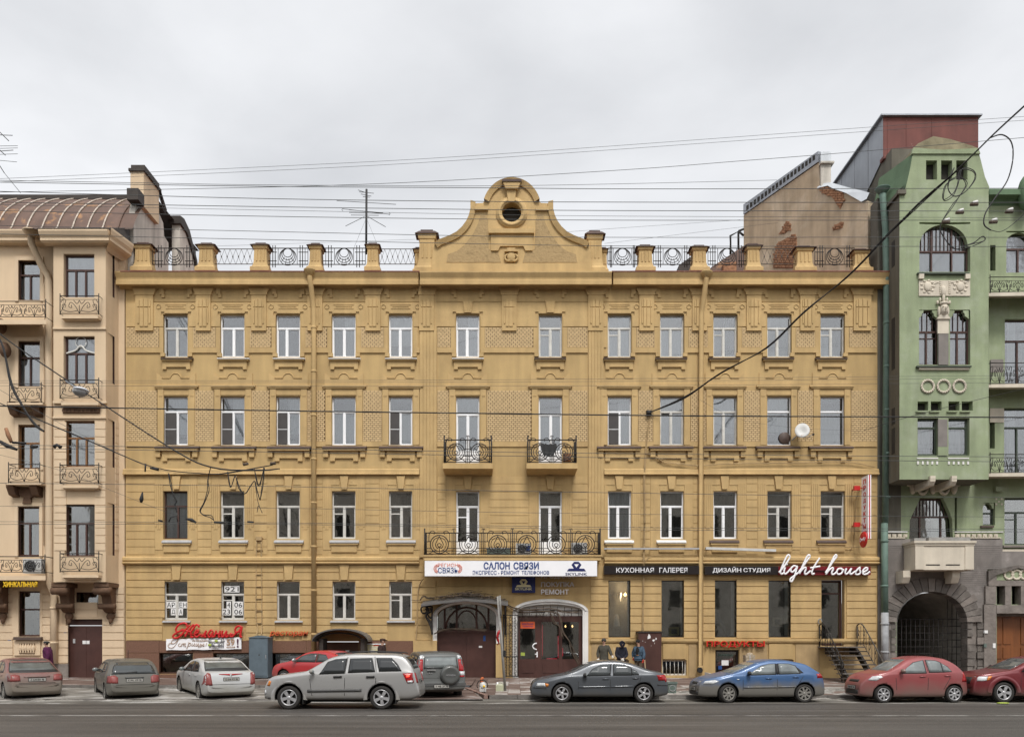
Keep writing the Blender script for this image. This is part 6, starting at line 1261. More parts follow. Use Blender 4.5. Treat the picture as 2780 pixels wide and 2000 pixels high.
carpaint('paint_red', (.29, .04, .048), (.19, .13, .11), .25, .78, .22, .15, .42); carpaint('paint_darkred', (.17, .014, .022), (.12, .09, .075), .15, .62, .1, .2, .3); carpaint('paint_maroon', (.17, .03, .035), (.205, .185, .15), .55, 1.12, .3, .1, .6)
carpaint('paint_charcoal', (.06, .058, .052), (.16, .15, .125), .3, .95, .35, .0, .7); carpaint('paint_white', (.47, .48, .485), (.34, .33, .29), .28, .75, .12, .1, .45); carpaint('paint_gunmetal', (.095, .10, .097), (.10, .097, .087), .2, .6, .1, .3, .4); carpaint('paint_brightred', (.42, .025, .03), (.3, .1, .08), .3, .6, .05, .0, .35)
E1 = lambda p: (p[0]-45)/342
C = lambda P: conv(P, 45, 775, 342)
car, body, bv = make_car('silver_estate_car', 'silver four wheel drive estate driving left in the lane, nearest car to the viewer', 4.74, 1.86,
    [(0, .60), (.03, .72), (.16, .93), (.3, 1.0), (1.3, 1.13), (1.99, 1.55), (2.3, 1.63), (2.7, 1.67), (4.0, 1.655), (4.28, 1.6), (4.58, 1.22), (4.63, .95), (4.67, .76), (4.74, .66), (4.74, .5)], [(0, .9), (1.3, 1.08), (4.3, 1.16), (4.74, 1.1)], [.80, 3.60], .355, 'paint_silver', (PX(924.5, -12), -11.07, 0), 0,
    [C([(640, 408), (665, 372), (720, 290), (790, 262), (903, 254), (884, 399)]), C([(940, 394), (955, 256), (1165, 250), (1200, 384)]), C([(1260, 380), (1225, 250), (1372, 250), (1430, 308), (1476, 375)])], 'car_glass',
    rearwin=[(-.62, 1.24), (.62, 1.24), (.5, 1.56), (-.5, 1.56)], wind=[(-.68, 1.15), (.68, 1.15), (.54, 1.55), (-.54, 1.55)], tail=[[(.62, .8), (.9, .8), (.9, 1.1), (.66, 1.1)]], plate=(.82, 'М 482 ТК 98'), mir=(1.52, 1.03, 1.15, 'paint_silver'), handles=[], seams=[((2.48, .42), (2.5, 1.1)), ((3.42, .75), (3.44, 1.12)), ((1.5, .42), (1.42, 1.07)), ((2.5, 1.1), (2.56, 1.58)), ((3.44, 1.14), (3.38, 1.6))],
    head=[(C([(85, 530), (110, 478), (135, 485), (118, 535)]), 'lamp_amber')], mould=[((1.36, .56), (3.0, .585), .085)], mouldm='trim_grey', grille=[(.62, .85, .5), (.36, .5, .6)], zb=.27, zf=.3, zr=.38, archgap=.075, kf=(.22, .6), kr=(.1, .5), spokes=5, wide=.62, roofr=.08, tum=.3, rimr=.67)
h = 4.74/2; S = lambda P: [(x-h, z) for x, z in P]
for sd in 'LR':
    patch(bv, S(C([(1495, 402), (1597, 398), (1597, 500), (1545, 504), (1520, 455)])), sd, .012, 'tail_light', 'lamp_red', car, .08); patch(bv, S(C([(1545, 478), (1597, 474), (1597, 498), (1548, 502)])), sd, .016, 'reversing_light', 'lamp_clear', car, .1); patch(bv, S(C([(1535, 415), (1565, 412), (1565, 436), (1535, 440)])), sd, .02, 'brake_light', 'tail_lit', car, .1)
    for x in (2.28, 3.27): patch(bv, S([(x-.125, .955), (x+.125, .965), (x+.125, 1.02), (x-.125, 1.01)]), sd, .03, 'door_handle', 'trim_black', car)
    patch(bv, S(C([(45, 590), (70, 575), (75, 615), (50, 620)])), sd, .012, 'fog_light', 'lamp_clear', car, .08); patch(bv, S(C([(90, 655), (140, 650), (130, 695), (95, 695)])), sd, .01, 'bumper_corner', 'trim_black', car); patch(bv, S([(1.25, .27), (3.2, .27), (3.2, .345), (1.25, .345)]), sd, .012, 'sill_cladding', 'trim_grey', car)
for s in (-1, 1):
    for xw in (.80, 3.60):
        b = MB(); b.lathe([(.432, -.03), (.44, .012), (.50, .006), (.555, -.03)], (xw-h, 0, .36), 'y', 22, R(-8), R(188)); b.v = [(x, s*(.925+y*1.0-.012*abs(x-(xw-h))*4*(1 if xw < 1 else .6)), z) for x, y, z in b.v]; b.build('wheel_arch_flare', 'paint_silver', car)
        b = MB(); b.box(xw-h+.42, xw-h+.44, s*.8-.12, s*.8+.12, .16, .42); b.build('mud_flap', 'trim_black', car)
    b = MB(); b.tube(crom([(2.15-h, s*.62, 1.66), (2.3-h, s*.62, 1.70), (3.2-h, s*.64, 1.735), (4.05-h, s*.62, 1.70), (4.2-h, s*.62, 1.66)], 5), .018, 6); b.build('roof_rail', 'trim_black', car)
b = MB(); b.box(-1.0, 1.25, -.5, .5, .2, .3); b.build('underbody', 'wheel_dark', car)
C = lambda P: conv(P, 165, 715, 308)
car, body, bv = make_car('grey_saloon_car', 'clean dark grey saloon parked at the kerb in front of the three workmen', 4.59, 1.80,
    [(0, .5), (.02, .62), (.08, .70), (.25, .765), (.7, .86), (1.2, .95), (2.02, 1.33), (2.4, 1.40), (3.0, 1.385), (3.4, 1.29), (3.9, 1.09), (4.2, 1.02), (4.46, .985), (4.52, .9), (4.57, .62), (4.59, .5)], [(0, .6), (1.2, .90), (2.6, .92), (4.1, .96), (4.59, .9)], [1.02, 3.745], .315, 'paint_grey', (PX(1630, -9.5), -8.6, 0), 0,
    [C([(738, 436), (800, 372), (872, 332), (978, 322), (968, 430)]), C([(1012, 430), (1016, 320), (1120, 328), (1188, 358), (1190, 428)]), C([(1202, 426), (1200, 366), (1240, 392), (1264, 412), (1264, 424)])], 'car_glass_mid',
    rearwin=[(-.6, 1.08), (.6, 1.08), (.48, 1.3), (-.48, 1.3)], wind=[(-.66, .97), (.66, .97), (.53, 1.31), (-.53, 1.31)], tail=[[(.66, .74), (.86, .74), (.86, .92), (.72, .93)]], plate=(.72, 'К 315 УМ 98'), fplate=(.42, 'К 315 УМ 98'), mir=(1.78, .96, .93, 'trim_black'), handles=[(2.47, .80), (3.47, .825)], seams=[((1.56, .3), (1.56, .88)), ((2.62, .3), (2.63, .92)), ((3.4, .5), (3.62, .75)), ((3.62, .75), (3.66, .95)), ((2.63, .92), (2.68, 1.3))],
    head=[(C([(215, 548), (228, 512), (300, 512), (312, 548)]), 'lamp_clear'), (C([(313, 550), (303, 513), (342, 520), (336, 550)]), 'lamp_amber')], mould=[((1.58, .53), (2.6, .545), .05), ((2.65, .545), (3.38, .56), .05)], grille=[(.52, .68, .32), (.26, .4, .6)], kf=(.27, .9), kr=(.2, .7), rim='alloy', wide=.55, zb=.19, zf=.22, zr=.26)
h = 4.59/2
for sd in 'LR':
    patch(bv, S([(4.47, .7), (4.56, .7), (4.53, .93), (4.49, .94)]), sd, .012, 'tail_light', 'lamp_red', car, .08); strip(bv, (.06-h, .5), (.5-h, .48), .03, sd, .008, 'bumper_strip', 'trim_black', car); strip(bv, (4.2-h, .6), (4.56-h, .57), .03, sd, .01, 'bumper_strip', 'trim_black', car)
C = lambda P: conv(P, 65, 715, 306)
car, body, bv = make_car('blue_hatchback_car', 'blue hatchback parked with its lower half grey with road dirt', 4.30, 1.75,
    [(0, .42), (.02, .6), (.09, .70), (.3, .80), (.75, .90), (1.12, .97), (2.02, 1.345), (2.4, 1.42), (3.0, 1.41), (3.45, 1.33), (3.68, 1.27), (4.02, 1.03), (4.2, .93), (4.25, .8), (4.29, .55), (4.30, .4)], [(0, .62), (1.1, .91), (2.6, .94), (3.7, .97), (4.3, .93)], [.93, 3.53], .31, 'paint_blue', (PX(2060, -9.5)+.15, -8.6, 0), R(3),
    [[(1.62, .93), (1.85, 1.09), (2.1, 1.22), (2.36, 1.285), (2.56, 1.29), (2.53, .955)], [(2.68, .96), (2.68, 1.295), (3.02, 1.29), (3.24, 1.22), (3.36, .985)]], 'car_glass_light',
    rearwin=[(-.56, 1.05), (.56, 1.05), (.46, 1.27), (-.46, 1.27)], wind=[(-.62, .99), (.62, .99), (.5, 1.33), (-.5, 1.33)], tail=[[(.62, .82), (.84, .82), (.82, .96), (.68, .98)]], plate=(.62, 'Н 704 ОС 98'), fplate=(.45, 'Н 704 ОС 98'), mir=(1.62, .95, .99, 'trim_black'), handles=[(2.3, .82), (3.22, .86)], seams=[((1.43, .28), (1.43, .9)), ((2.58, .28), (2.6, .94)), ((3.3, .6), (3.48, .88)), ((2.6, .94), (2.63, 1.29))],
    head=[([(.12, .62), (.2, .72), (.5, .765), (.62, .72), (.4, .62)], 'lamp_clear')], mould=[((1.45, .52), (2.56, .53), .045), ((2.62, .53), (3.2, .54), .045)], black=[[(2.57, .95), (2.66, .95), (2.66, 1.3), (2.59, 1.3)], [(3.38, .985), (3.26, 1.2), (3.36, 1.14), (3.5, .99)]], grille=[(.6, .68, .3), (.25, .37, .5)], spokes=8, rim='alloy_dirty', wide=.42, steer=R(14), rimr=.72, kf=(.3, .9), kr=(.22, .6), zb=.18, zf=.22, zr=.24)
h = 4.3/2
for sd in 'LR': patch(bv, S([(4.08, .88), (4.22, .86), (4.22, .95), (4.1, .97)]), sd, .012, 'tail_light', 'lamp_red', car, .08); patch(bv, S([(1.22, .77), (1.3, .77), (1.3, .8), (1.22, .8)]), sd, .012, 'side_repeater', 'lamp_clear', car)
for s in (-.3, .3):
    pass
car, body, bv = make_car('small_red_car', 'small rounded red hatchback with dusty doors parked in front of the stone gateway', 3.72, 1.66,
    [(0, .45), (.02, .62), (.1, .74), (.3, .90), (.62, .99), (.95, 1.06), (1.62, 1.46), (2.0, 1.53), (2.5, 1.53), (2.95, 1.46), (3.25, 1.3), (3.48, 1.05), (3.62, .92), (3.69, .7), (3.72, .45)], [(0, .7), (.9, .98), (2.4, 1.01), (3.3, 1.03), (3.72, .95)], [.70, 3.13], .29, 'paint_red', (PX(2458, -9.5)+.38, -8.67, 0), R(3),
    [[(1.36, .99), (1.52, 1.16), (1.78, 1.33), (2.12, 1.41), (2.14, 1.0)], [(2.28, 1.02), (2.24, 1.415), (2.55, 1.395), (2.7, 1.335), (2.72, 1.03)], [(2.75, 1.03), (2.74, 1.32), (2.92, 1.19), (3.03, 1.05)]], 'car_glass_light',
    rearwin=[(-.5, 1.08), (.5, 1.08), (.42, 1.38), (-.42, 1.38)], wind=[(-.6, 1.07), (.6, 1.07), (.48, 1.44), (-.48, 1.44)], tail=[[(.55, .7), (.76, .7), (.72, 1.0), (.6, 1.0)]], plate=(.62, 'В 860 КЕ 98'), fplate=(.5, 'В 860 КЕ 98'), mir=(1.3, .92, 1.07, 'paint_red'), handles=[(2.02, .88), (2.88, .9)], seams=[((1.14, .3), (1.1, .98)), ((2.2, .28), (2.22, 1.0)), ((2.75, .45), (2.98, .85)), ((2.22, 1.0), (2.2, 1.43))],
    head=[([(.22, .76), (.36, .88), (.62, .92), (.66, .86), (.45, .74)], 'lamp_clear')], grille=[(.68, .76, .33), (.28, .42, .42)], spokes=7, rim='alloy', wide=.45, rimr=.70, kf=(.34, .8), kr=(.3, .7), tum=.4, zb=.18, zf=.24, zr=.26, roofr=.16)
car, body, bv = make_car('dark_red_hatchback', 'dark red high hatchback cut by the right edge, five spoke alloy wheels', 4.41, 1.80,
    [(0, .5), (.03, .7), (.1, .86), (.3, .96), (.8, 1.03), (1.25, 1.09), (2.1, 1.48), (2.5, 1.54), (3.3, 1.52), (3.8, 1.42), (4.2, 1.1), (4.32, .95), (4.38, .7), (4.41, .5)], [(0, .78), (1.25, 1.03), (4.41, 1.1)], [.95, 3.58], .345, 'paint_darkred', (PX(2622, -9.5)+2.55, -8.6, 0), 0,
    [[(1.55, 1.05), (1.95, 1.28), (2.3, 1.4), (2.6, 1.42), (2.58, 1.07)], [(2.7, 1.07), (2.72, 1.42), (3.2, 1.41), (3.55, 1.3), (3.6, 1.1)]], 'car_glass_mid',
    rearwin=[(-.58, 1.14), (.58, 1.14), (.48, 1.4), (-.48, 1.4)], wind=[(-.66, 1.11), (.66, 1.11), (.54, 1.46), (-.54, 1.46)], tail=[[(.6, .85), (.85, .85), (.8, 1.1), (.66, 1.1)]], plate=(.8, 'Р 127 АН 98'), mir=(1.62, .98, 1.14, 'trim_black'), handles=[(2.4, .95), (3.4, .97)], seams=[((1.5, .3), (1.5, 1.0)), ((2.62, .3), (2.64, 1.06))], head=[([(.1, .72), (.14, .87), (.42, .88), (.36, .74)], 'lamp_clear'), ([(.37, .74), (.43, .88), (.56, .9), (.46, .77)], 'lamp_amber')], grille=[(.62, .84, .5), (.3, .45, .5)], wide=.62, kf=(.2, .7), zb=.21, zf=.3, rimr=.69)
b = MB(); b.lathe([(.42, -.0), (.43, .02), (.5, .012), (.56, -.02)], (.95-2.205, 0, .35), 'y', 22, R(0), R(180)); b.v = [(x, -(.905+y), z) for x, y, z in b.v]; b.build('wheel_arch_flare', 'paint_darkred', car)
RZ_ = lambda a: R(a-90)
def rear_loc(px, D, L, a): x = (px-1390)*D/FP; y = D-DC; f = (-math.sin(R(a)), math.cos(R(a))); return (x+f[0]*L/2, y+f[1]*L/2, .0)
# parked with their backs to the street
car, body, bv = make_car('maroon_saloon_car', 'maroon saloon caked in grey dirt, seen from behind at the left edge', 4.54, 1.76,
    [(0, .5), (.05, .68), (.3, .80), (.9, .95), (1.9, 1.36), (2.4, 1.44), (2.9, 1.43), (3.3, 1.34), (3.95, 1.03), (4.2, 1.0), (4.42, .985), (4.5, .9), (4.54, .6), (4.54, .45)], [(0, .65), (1, .9), (4.54, .95)], [.92, 3.62], .31, 'paint_maroon', rear_loc(101, 27.7, 4.54, 42), RZ_(42),
    [[(1.5, .93), (1.9, 1.2), (2.3, 1.31), (2.6, 1.32), (2.58, .96)], [(2.68, .96), (2.7, 1.32), (3.0, 1.3), (3.3, 1.18), (3.42, 1.0)]], 'car_glass_mid', rearglass='car_glass_dusty',
    rearwin=[(-.73, 1.035), (.73, 1.035), (.57, 1.395), (-.57, 1.395)], wind=[(-.64, .97), (.64, .97), (.5, 1.34), (-.5, 1.34)], tail=[([(.5, .74), (.84, .72), (.84, .93), (.66, .96), (.52, .93)], 'lamp_red_dusty')], plate=(.78, 'А 539 ВН 98'), mir=(1.55, .95, 1.0, 'paint_maroon'), handles=[(2.4, .85), (3.3, .88)], seams=[((2.62, .3), (2.64, .95))], rim='alloy_dirty', spokes=6, kr=(.16, .6), zr=.36, pitch=R(1.5), black=[])
strip(bv, (-.56, .66), (.56, .66), .014, 'B', .003, 'boot_gap', 'trim_black', car); strip(bv, (-.85, .62), (.85, .62), .012, 'B', .003, 'bumper_gap', 'trim_black', car); patch(bv, [(-.4, .86), (.4, .86), (.4, .9), (-.4, .9)], 'B', .015, 'boot_handle', 'paint_maroon', car)
car, body, bv = make_car('charcoal_hatchback', 'charcoal hatchback grey with dirt, seen from behind between the maroon and white saloons', 4.15, 1.74,
    [(0, .5), (.05, .66), (.3, .8), (.9, .95), (1.75, 1.34), (2.2, 1.42), (3.0, 1.42), (3.45, 1.36), (3.62, 1.29), (3.95, 1.0), (4.05, .93), (4.10, .72), (4.15, .62), (4.15, .45)], [(0, .65), (1, .92), (4.15, .97)], [.85, 3.37], .305, 'paint_charcoal', rear_loc(366, 27.6, 4.15, 34), RZ_(34),
    [[(1.4, .95), (1.75, 1.2), (2.1, 1.3), (2.6, 1.31), (2.6, .98)], [(2.7, .98), (2.7, 1.31), (3.1, 1.29), (3.3, 1.04)]], 'car_glass_mid', rearglass='car_glass_mid',
    rearwin=[(-.68, .985), (.68, .985), (.6, 1.2), (.5, 1.33), (-.5, 1.33), (-.6, 1.2)], wind=[(-.62, .97), (.62, .97), (.5, 1.32), (-.5, 1.32)], tail=[([(.52, .66), (.84, .66), (.82, .9), (.62, .93), (.52, .86)], 'lamp_red_dusty')], plate=(.76, 'К 991 ХР 78'), mir=(1.5, .93, 1.0, 'paint_blue'), handles=[(2.4, .85)], rim='alloy_dirty', spokes=6, kr=(.18, .55), zr=.36, pitch=R(1.5), seams=[((2.64, .3), (2.66, .97))])
b = MB(); b.tube([(.55, 0, 1.44), (.62, 0, 1.75)], .008, 5); b.build('aerial', 'trim_black', car); strip(bv, (-.78, .61), (.78, .61), .014, 'B', .003, 'bumper_gap', 'trim_black', car); patch(bv, [(-.3, .83), (.3, .83), (.3, .86), (-.3, .86)], 'B', .02, 'boot_handle', 'trim_grey', car); strip(bv, (-.45, .985), (.1, 1.03), .022, 'B', .02, 'rear_wiper', 'trim_black', car)
car, body, bv = make_car('white_saloon_car', 'off white saloon with tall upright red tail lamps, seen from behind', 4.83, 1.79,
    [(0, .5), (.04, .74), (.3, .85), (1.1, .98), (2.05, 1.36), (2.6, 1.44), (3.2, 1.43), (3.6, 1.36), (4.2, 1.08), (4.4, 1.045), (4.66, 1.03), (4.74, .96), (4.78, .72), (4.83, .6), (4.83, .42)], [(0, .75), (1.2, .94), (4.83, .98)], [.95, 3.83], .33, 'paint_white', rear_loc(629, 27.6, 4.83, 35), RZ_(35),
    [[(1.7, .97), (2.1, 1.22), (2.5, 1.32), (2.85, 1.33), (2.83, 1.0)], [(2.93, 1.0), (2.93, 1.33), (3.3, 1.31), (3.6, 1.2), (3.72, 1.03)]], 'car_glass', rearglass='car_glass_dusty',
    rearwin=[(-.72, 1.085), (.72, 1.085), (.57, 1.40), (-.57, 1.40)], wind=[(-.66, 1.0), (.66, 1.0), (.52, 1.35), (-.52, 1.35)], tail=[([(.64, .6), (.89, .6), (.86, .92), (.78, 1.02), (.68, 1.0)], 'lamp_red_dusty')], plate=(.80, 'О 216 ХХ 98'), mir=(1.75, .97, 1.02, 'trim_black'), handles=[(2.6, .86), (3.5, .88)], rim='alloy_dirty', spokes=7, wide=.4, kr=(.12, .5), zr=.35, pitch=R(1.5), seams=[((2.86, .3), (2.88, .98)), ((1.7, .3), (1.7, .95))])
patch(bv, [(-.4, .965), (0, .92), (.4, .965), (.4, .978), (-.4, .978)], 'B', .012, 'brake_light', 'lamp_red', car); patch(bv, [(0, .89), (.05, .96), (-.05, .96)], 'B', .018, 'badge', 'chrome', car); strip(bv, (-.85, .63), (.85, .63), .014, 'B', .003, 'bumper_gap', 'trim_black', car); b = MB(); b.tube([(3.3-2.4, 0, 1.45), (3.36-2.4, 0, 1.53), (3.45-2.4, 0, 1.46)], .015, 5); b.build('aerial', 'trim_black', car)
car, body, bv = make_car('grey_offroad_car', 'grey off road estate with a covered spare wheel on its tailgate, seen from behind', 4.55, 1.78,
    [(0, .55), (.05, .8), (.25, .95), (.9, 1.05), (1.6, 1.55), (2.1, 1.66), (3.4, 1.68), (4.15, 1.64), (4.3, 1.58), (4.42, 1.1), (4.46, .75), (4.52, .62), (4.52, .5)], [(0, .85), (1, 1.02), (4.55, 1.06)], [.85, 3.47], .335, 'paint_gunmetal', rear_loc(1199, 27.6, 4.55, 15), RZ_(15),
    [[(1.35, 1.05), (1.75, 1.42), (2.1, 1.52), (2.35, 1.53), (2.35, 1.08)], [(2.45, 1.08), (2.45, 1.53), (3.2, 1.53), (3.2, 1.09)], [(3.32, 1.09), (3.32, 1.52), (3.9, 1.5), (4.0, 1.12)]], 'car_glass',
    rearwin=[(-.58, 1.12), (.58, 1.12), (.54, 1.5), (-.54, 1.5)], rearglass='car_glass_light', wind=[(-.64, 1.08), (.64, 1.08), (.54, 1.55), (-.54, 1.55)], tail=[([(.64, 1.0), (.88, 1.0), (.82, 1.42), (.62, 1.42)], 'lamp_red'), ([(.62, 1.42), (.82, 1.42), (.78, 1.56), (.6, 1.56)], 'lamp_clear'), ([(.66, .86), (.9, .86), (.88, 1.0), (.65, 1.0)], 'lamp_clear'), ([(.66, .8), (.86, .8), (.86, .86), (.66, .86)], 'lamp_red')], plate=(.49, 'Р 498 ОР 78'), mir=(1.45, .97, 1.12, 'paint_gunmetal'), rim='alloy', kr=(.08, .4), zr=.38, zb=.27, tum=.24, roofr=.08, seams=[((3.26, .4), (3.28, 1.08)), ((2.4, .35), (2.4, 1.08))], handles=[(2.3, .96), (3.15, .98)])
bx = bv.ray_cast(Vector((6, .32, .85)), Vector((-1, 0, 0)))[0].x
b = MB(); b.lathe([(0, .2), (.2, .2), (.26, .215), (.31, .19), (.345, .12), (.35, .02), (.33, 0)], (bx, .30, .88), 'x', 32); sw = b.build('spare_wheel', 'paint_gunmetal', car)
lettering('HONDA', .34, .062, 'alloy', sw, (bx+.216, .13, .85), (0, 0, math.pi/2))
lettering('CR-V', .2, .05, 'chrome', car, (bx+.016, -.5, .92), (0, 0, math.pi/2), shear=.2)
b = MB(); b.box(bx-.02, bx+.1, -.86, .86, .5, .6); b.build('rear_bumper', 'trim_grey', car); b = MB(); b.box(bx-.01, bx+.03, -.5, -.2, 1.03, 1.07); b.build('tailgate_handle', 'chrome', car); strip(bv, (-.66, 1.07), (.66, 1.07), .012, 'B', .004, 'tailgate_gap', 'trim_black', car); strip(bv, (-.66, .78), (.3, .78), .012, 'B', .004, 'tailgate_gap', 'trim_black', car)
b = MB(); b.tube([(1.7, 0, 1.66), (1.82, 0, 1.86)], .008, 5); b.build('aerial', 'trim_black', car)
car, body, bv = make_car('bright_red_car', 'bright red small car mostly hidden behind the silver estate', 3.9, 1.66,
    [(0, .5), (.05, .7), (.3, .84), (1.0, .96), (1.7, 1.32), (2.1, 1.40), (2.7, 1.40), (3.1, 1.3), (3.5, 1.04), (3.8, .98), (3.88, .8), (3.9, .5)], [(0, .7), (1, .93), (3.9, .97)], [.75, 3.15], .3, 'paint_brightred', (PX(872, -4), -4.1, .27), RZ_(64),
    [[(1.3, .96), (1.6, 1.17), (1.95, 1.28), (2.3, 1.29), (2.3, .98)], [(2.38, .98), (2.38, 1.29), (2.75, 1.25), (3.0, 1.02)]], 'car_glass_mid', rearglass='car_glass', rearwin=[(-.56, 1.04), (.56, 1.04), (.46, 1.3), (-.46, 1.3)], wind=[(-.6, .98), (.6, .98), (.48, 1.3), (-.48, 1.3)], tail=[[(.5, .75), (.78, .75), (.76, .92), (.52, .92)]], plate=(.66, 'Т 440 СУ 98'), mir=(1.35, .9, 1.02, 'alloy'), rim='alloy', pitch=R(1.0))
# ------------------------------------------------------------------ signs
def at(px, py, y): return (PX(px, y), y, PZ(py, y))
def sgn(name, label, cat, px, py, y, group=None):
    o = thing(name, label, cat, (0, 0, 0), 0, group); return o
T = sgn('shop_fascia_sign', 'long white sign board in blue lettering hung under the long iron balcony', 'sign', 1387, 1542, -1.0)
y = -1.0; box('board', PX(1153, y), PX(1621, y), y, y+.28, PZ(1563, y), PZ(1521.5, y), 'sign_white', T); q = y-.006
box('frame', PX(1152, y), PX(1622, y), y+.02, y+.2, PZ(1564, y), PZ(1563.1, y), 'sill_grey', T)
ptext('САЛОН', 1313, 1384, 1525, 1545, q, 'ink_blue', T, .012, .03); ptext('СВЯЗИ', 1394, 1463, 1525, 1545, q, 'ink_blue', T, .012, .03)
ptext('ЭКСПРЕСС - РЕМОНТ', 1283, 1410, 1548, 1559, q, 'ink_blue', T, .012, .012); ptext('ТЕЛЕФОНОВ', 1416, 1491, 1548, 1559, q, 'ink_blue', T, .012, .012)
ptext('РЕГИОН', 1189, 1243, 1528.5, 1538, q, 'ink_orange', T, .012, -.004); ptext('СВЯЗЬ', 1189, 1243, 1540, 1555, q, 'ink_blue', T, .012, .008)
b = MB()
for s, c in ((-1, 1189), (1, 1243)):
    for r_ in (8, 11, 14): b.tube([(PX(c+s*(r_*math.sin(R(t))-3), q), q, PZ(1543-r_*.9*math.cos(R(t)), q)) for t in range(20, 161, 14)], .014, 4)
b.build('logo_arcs', 'ink_orange', T)
def anchor_logo(a0, a1, b0, b1, y, m, mi, parent):
    X = lambda f: a0+(a1-a0)*f; Y = lambda f: b0+(b1-b0)*f
    pprism([(X(.38), Y(0)), (X(.62), Y(0)), (X(.76), Y(.32)), (X(.64), Y(.7)), (X(.9), Y(.72)), (X(1), Y(1)), (X(0), Y(1)), (X(.1), Y(.72)), (X(.36), Y(.7)), (X(.24), Y(.32))], 0, 'logo', m, parent, y, .01)
    pprism([(X(.38), Y(.25)), (X(.62), Y(.25)), (X(.5), Y(.62))], .004, 'logo_triangle', mi, parent, y, .01)
anchor_logo(1539, 1591, 1524, 1550, q, 'ink_navy', 'sign_white', T); ptext('SKYLINK', 1535, 1594, 1554, 1561, q, 'ink_navy', T, .012, .01)
T = sgn('square_logo_sign', 'square navy sign with a cream emblem under the white fascia sign', 'sign', 1421, 1587, -.2)
y = -.2; box('board', PX(1390, y), PX(1453, y), y, y+.18, PZ(1608, y), PZ(1560, y), 'ink_navy', T); anchor_logo(1400, 1443, 1571, 1593, y-.006, 'pale_yellow', 'ink_navy', T); ptext('SKYLINK', 1398, 1445, 1595, 1601, y-.008, 'pale_yellow', T, .01, .03)
T = sgn('wall_lettering', 'three rows of grey block letters on the wall right of the navy sign', 'lettering', 1513, 1590, -.1)
for s, a1, b0, b1, m_ in (('ПРОДАЖА', 1558, 1558, 1571, 'letter_grey'), ('ПОКУПКА', 1559, 1579, 1592, 'letter_grey'), ('РЕМОНТ', 1544, 1599, 1612.5, 'letter_white')): ptext(s, 1469, a1, b0, b1, -.12, m_, T, .05, .016)
T = sgn('black_fascia_sign', 'black strip sign with white lettering over the two shop windows left of the drainpipe', 'sign', 1770, 1546, -.3)
y = -.28; box('board', PX(1640, y), PX(1898, y), y, y+.2, PZ(1558, y), PZ(1535, y), 'sign_black', T); ptext('КУХОННАЯ', 1673, 1775, 1540, 1553.5, y-.02, 'letter_white', T, .03, .006); ptext('ГАЛЕРЕЯ', 1790, 1866, 1540, 1553.5, y-.02, 'letter_white', T, .03, .006)
T = sgn('black_red_fascia_sign', 'black strip sign turning dark red, white lettering, right of the drainpipe', 'sign', 2130, 1546, -.3)
box('board', PX(1914, y), PX(2113, y), y, y+.2, PZ(1559, y), PZ(1536, y), 'sign_black', T); box('red_board', PX(2113.4, y), PX(2364, y), y, y+.2, PZ(1560, y), PZ(1537, y), 'sign_red', T)
ptext('ДИЗАЙН', 1935, 2012, 1537.5, 1555, y-.02, 'letter_white', T, .03, .006); ptext('СТУДИЯ', 2018.5, 2091, 1541, 1554, y-.02, 'letter_white', T, .03, .006)
f6 = lambda a, c: (1700+a/3.24, 1500+c/3.24)
lh = [[(1343, 172), (1372, 140), (1410, 90), (1438, 40), (1430, 18), (1412, 32), (1385, 90), (1358, 160), (1366, 186), (1392, 170)], [(1398, 128), (1388, 165), (1398, 186), (1422, 168), (1445, 140)], [(1409, 104), (1418, 98)],
      [(1502, 122), (1476, 114), (1452, 134), (1448, 160), (1462, 168), (1488, 146), (1506, 118), (1496, 150), (1480, 205), (1458, 248), (1443, 246), (1446, 226), (1480, 200), (1522, 168)],
      [(1516, 172), (1548, 128), (1588, 72), (1616, 34), (1608, 18), (1590, 34), (1560, 96), (1522, 186)], [(1524, 178), (1548, 146), (1572, 128), (1582, 138), (1570, 170), (1576, 188), (1594, 180), (1622, 156)],
      [(1702, 44), (1676, 84), (1648, 130), (1632, 172), (1640, 188), (1656, 178)], [(1618, 132), (1660, 126), (1706, 118)],
      [(1752, 176), (1790, 120), (1826, 66), (1852, 32), (1846, 18), (1830, 32), (1798, 96), (1756, 190)], [(1758, 184), (1786, 150), (1812, 132), (1822, 142), (1808, 172), (1814, 190), (1834, 182), (1852, 166)],
      [(1886, 136), (1862, 144), (1852, 170), (1866, 188), (1892, 180), (1904, 156), (1894, 138), (1886, 140), (1916, 152)], [(1938, 136), (1926, 166), (1932, 186), (1952, 176), (1978, 140)], [(1982, 134), (1968, 168), (1974, 187), (1996, 176), (2016, 160)],
      [(2012, 174), (2040, 140), (2058, 128), (2052, 146), (2060, 166), (2050, 186), (2028, 190), (2014, 182)], [(2078, 172), (2110, 158), (2124, 140), (2114, 130), (2092, 142), (2080, 168), (2090, 188), (2118, 184), (2144, 164)]]
T = thing('script_letter_sign', 'large white handwritten style letters mounted across the dark red sign board', 'lettering'); strokes(lh, -.42, .041, 'letter_white', 'lettering', T, f6, .6)
b = MB(); b.box(PX(2130), PX(2350), -.36, -.3, PZ(1551), PZ(1549)); b.build('mounting_rail', 'sign_black', T)
T = thing('red_block_letters', 'red block letters with a golden edge on the plinth above the basement shop door', 'lettering')
ptext('ПРОДУКТЫ', 1918, 2076, 1739, 1757, -.2, 'letter_red', T, .06, .018); o = ptext('ПРОДУКТЫ', 1916.5, 2076.5, 1738.2, 1758.2, -.16, 'gold', T, .05, .035, name='letter_backing')
b = MB(); b.box(PX(1918), PX(2076), -.14, -.1, PZ(1749), PZ(1747)); b.build('mounting_rail', 'gold', T)
T = thing('door_shop_sign', 'small green sign lettering and white sheets stuck on the basement shop door glass', 'sign')
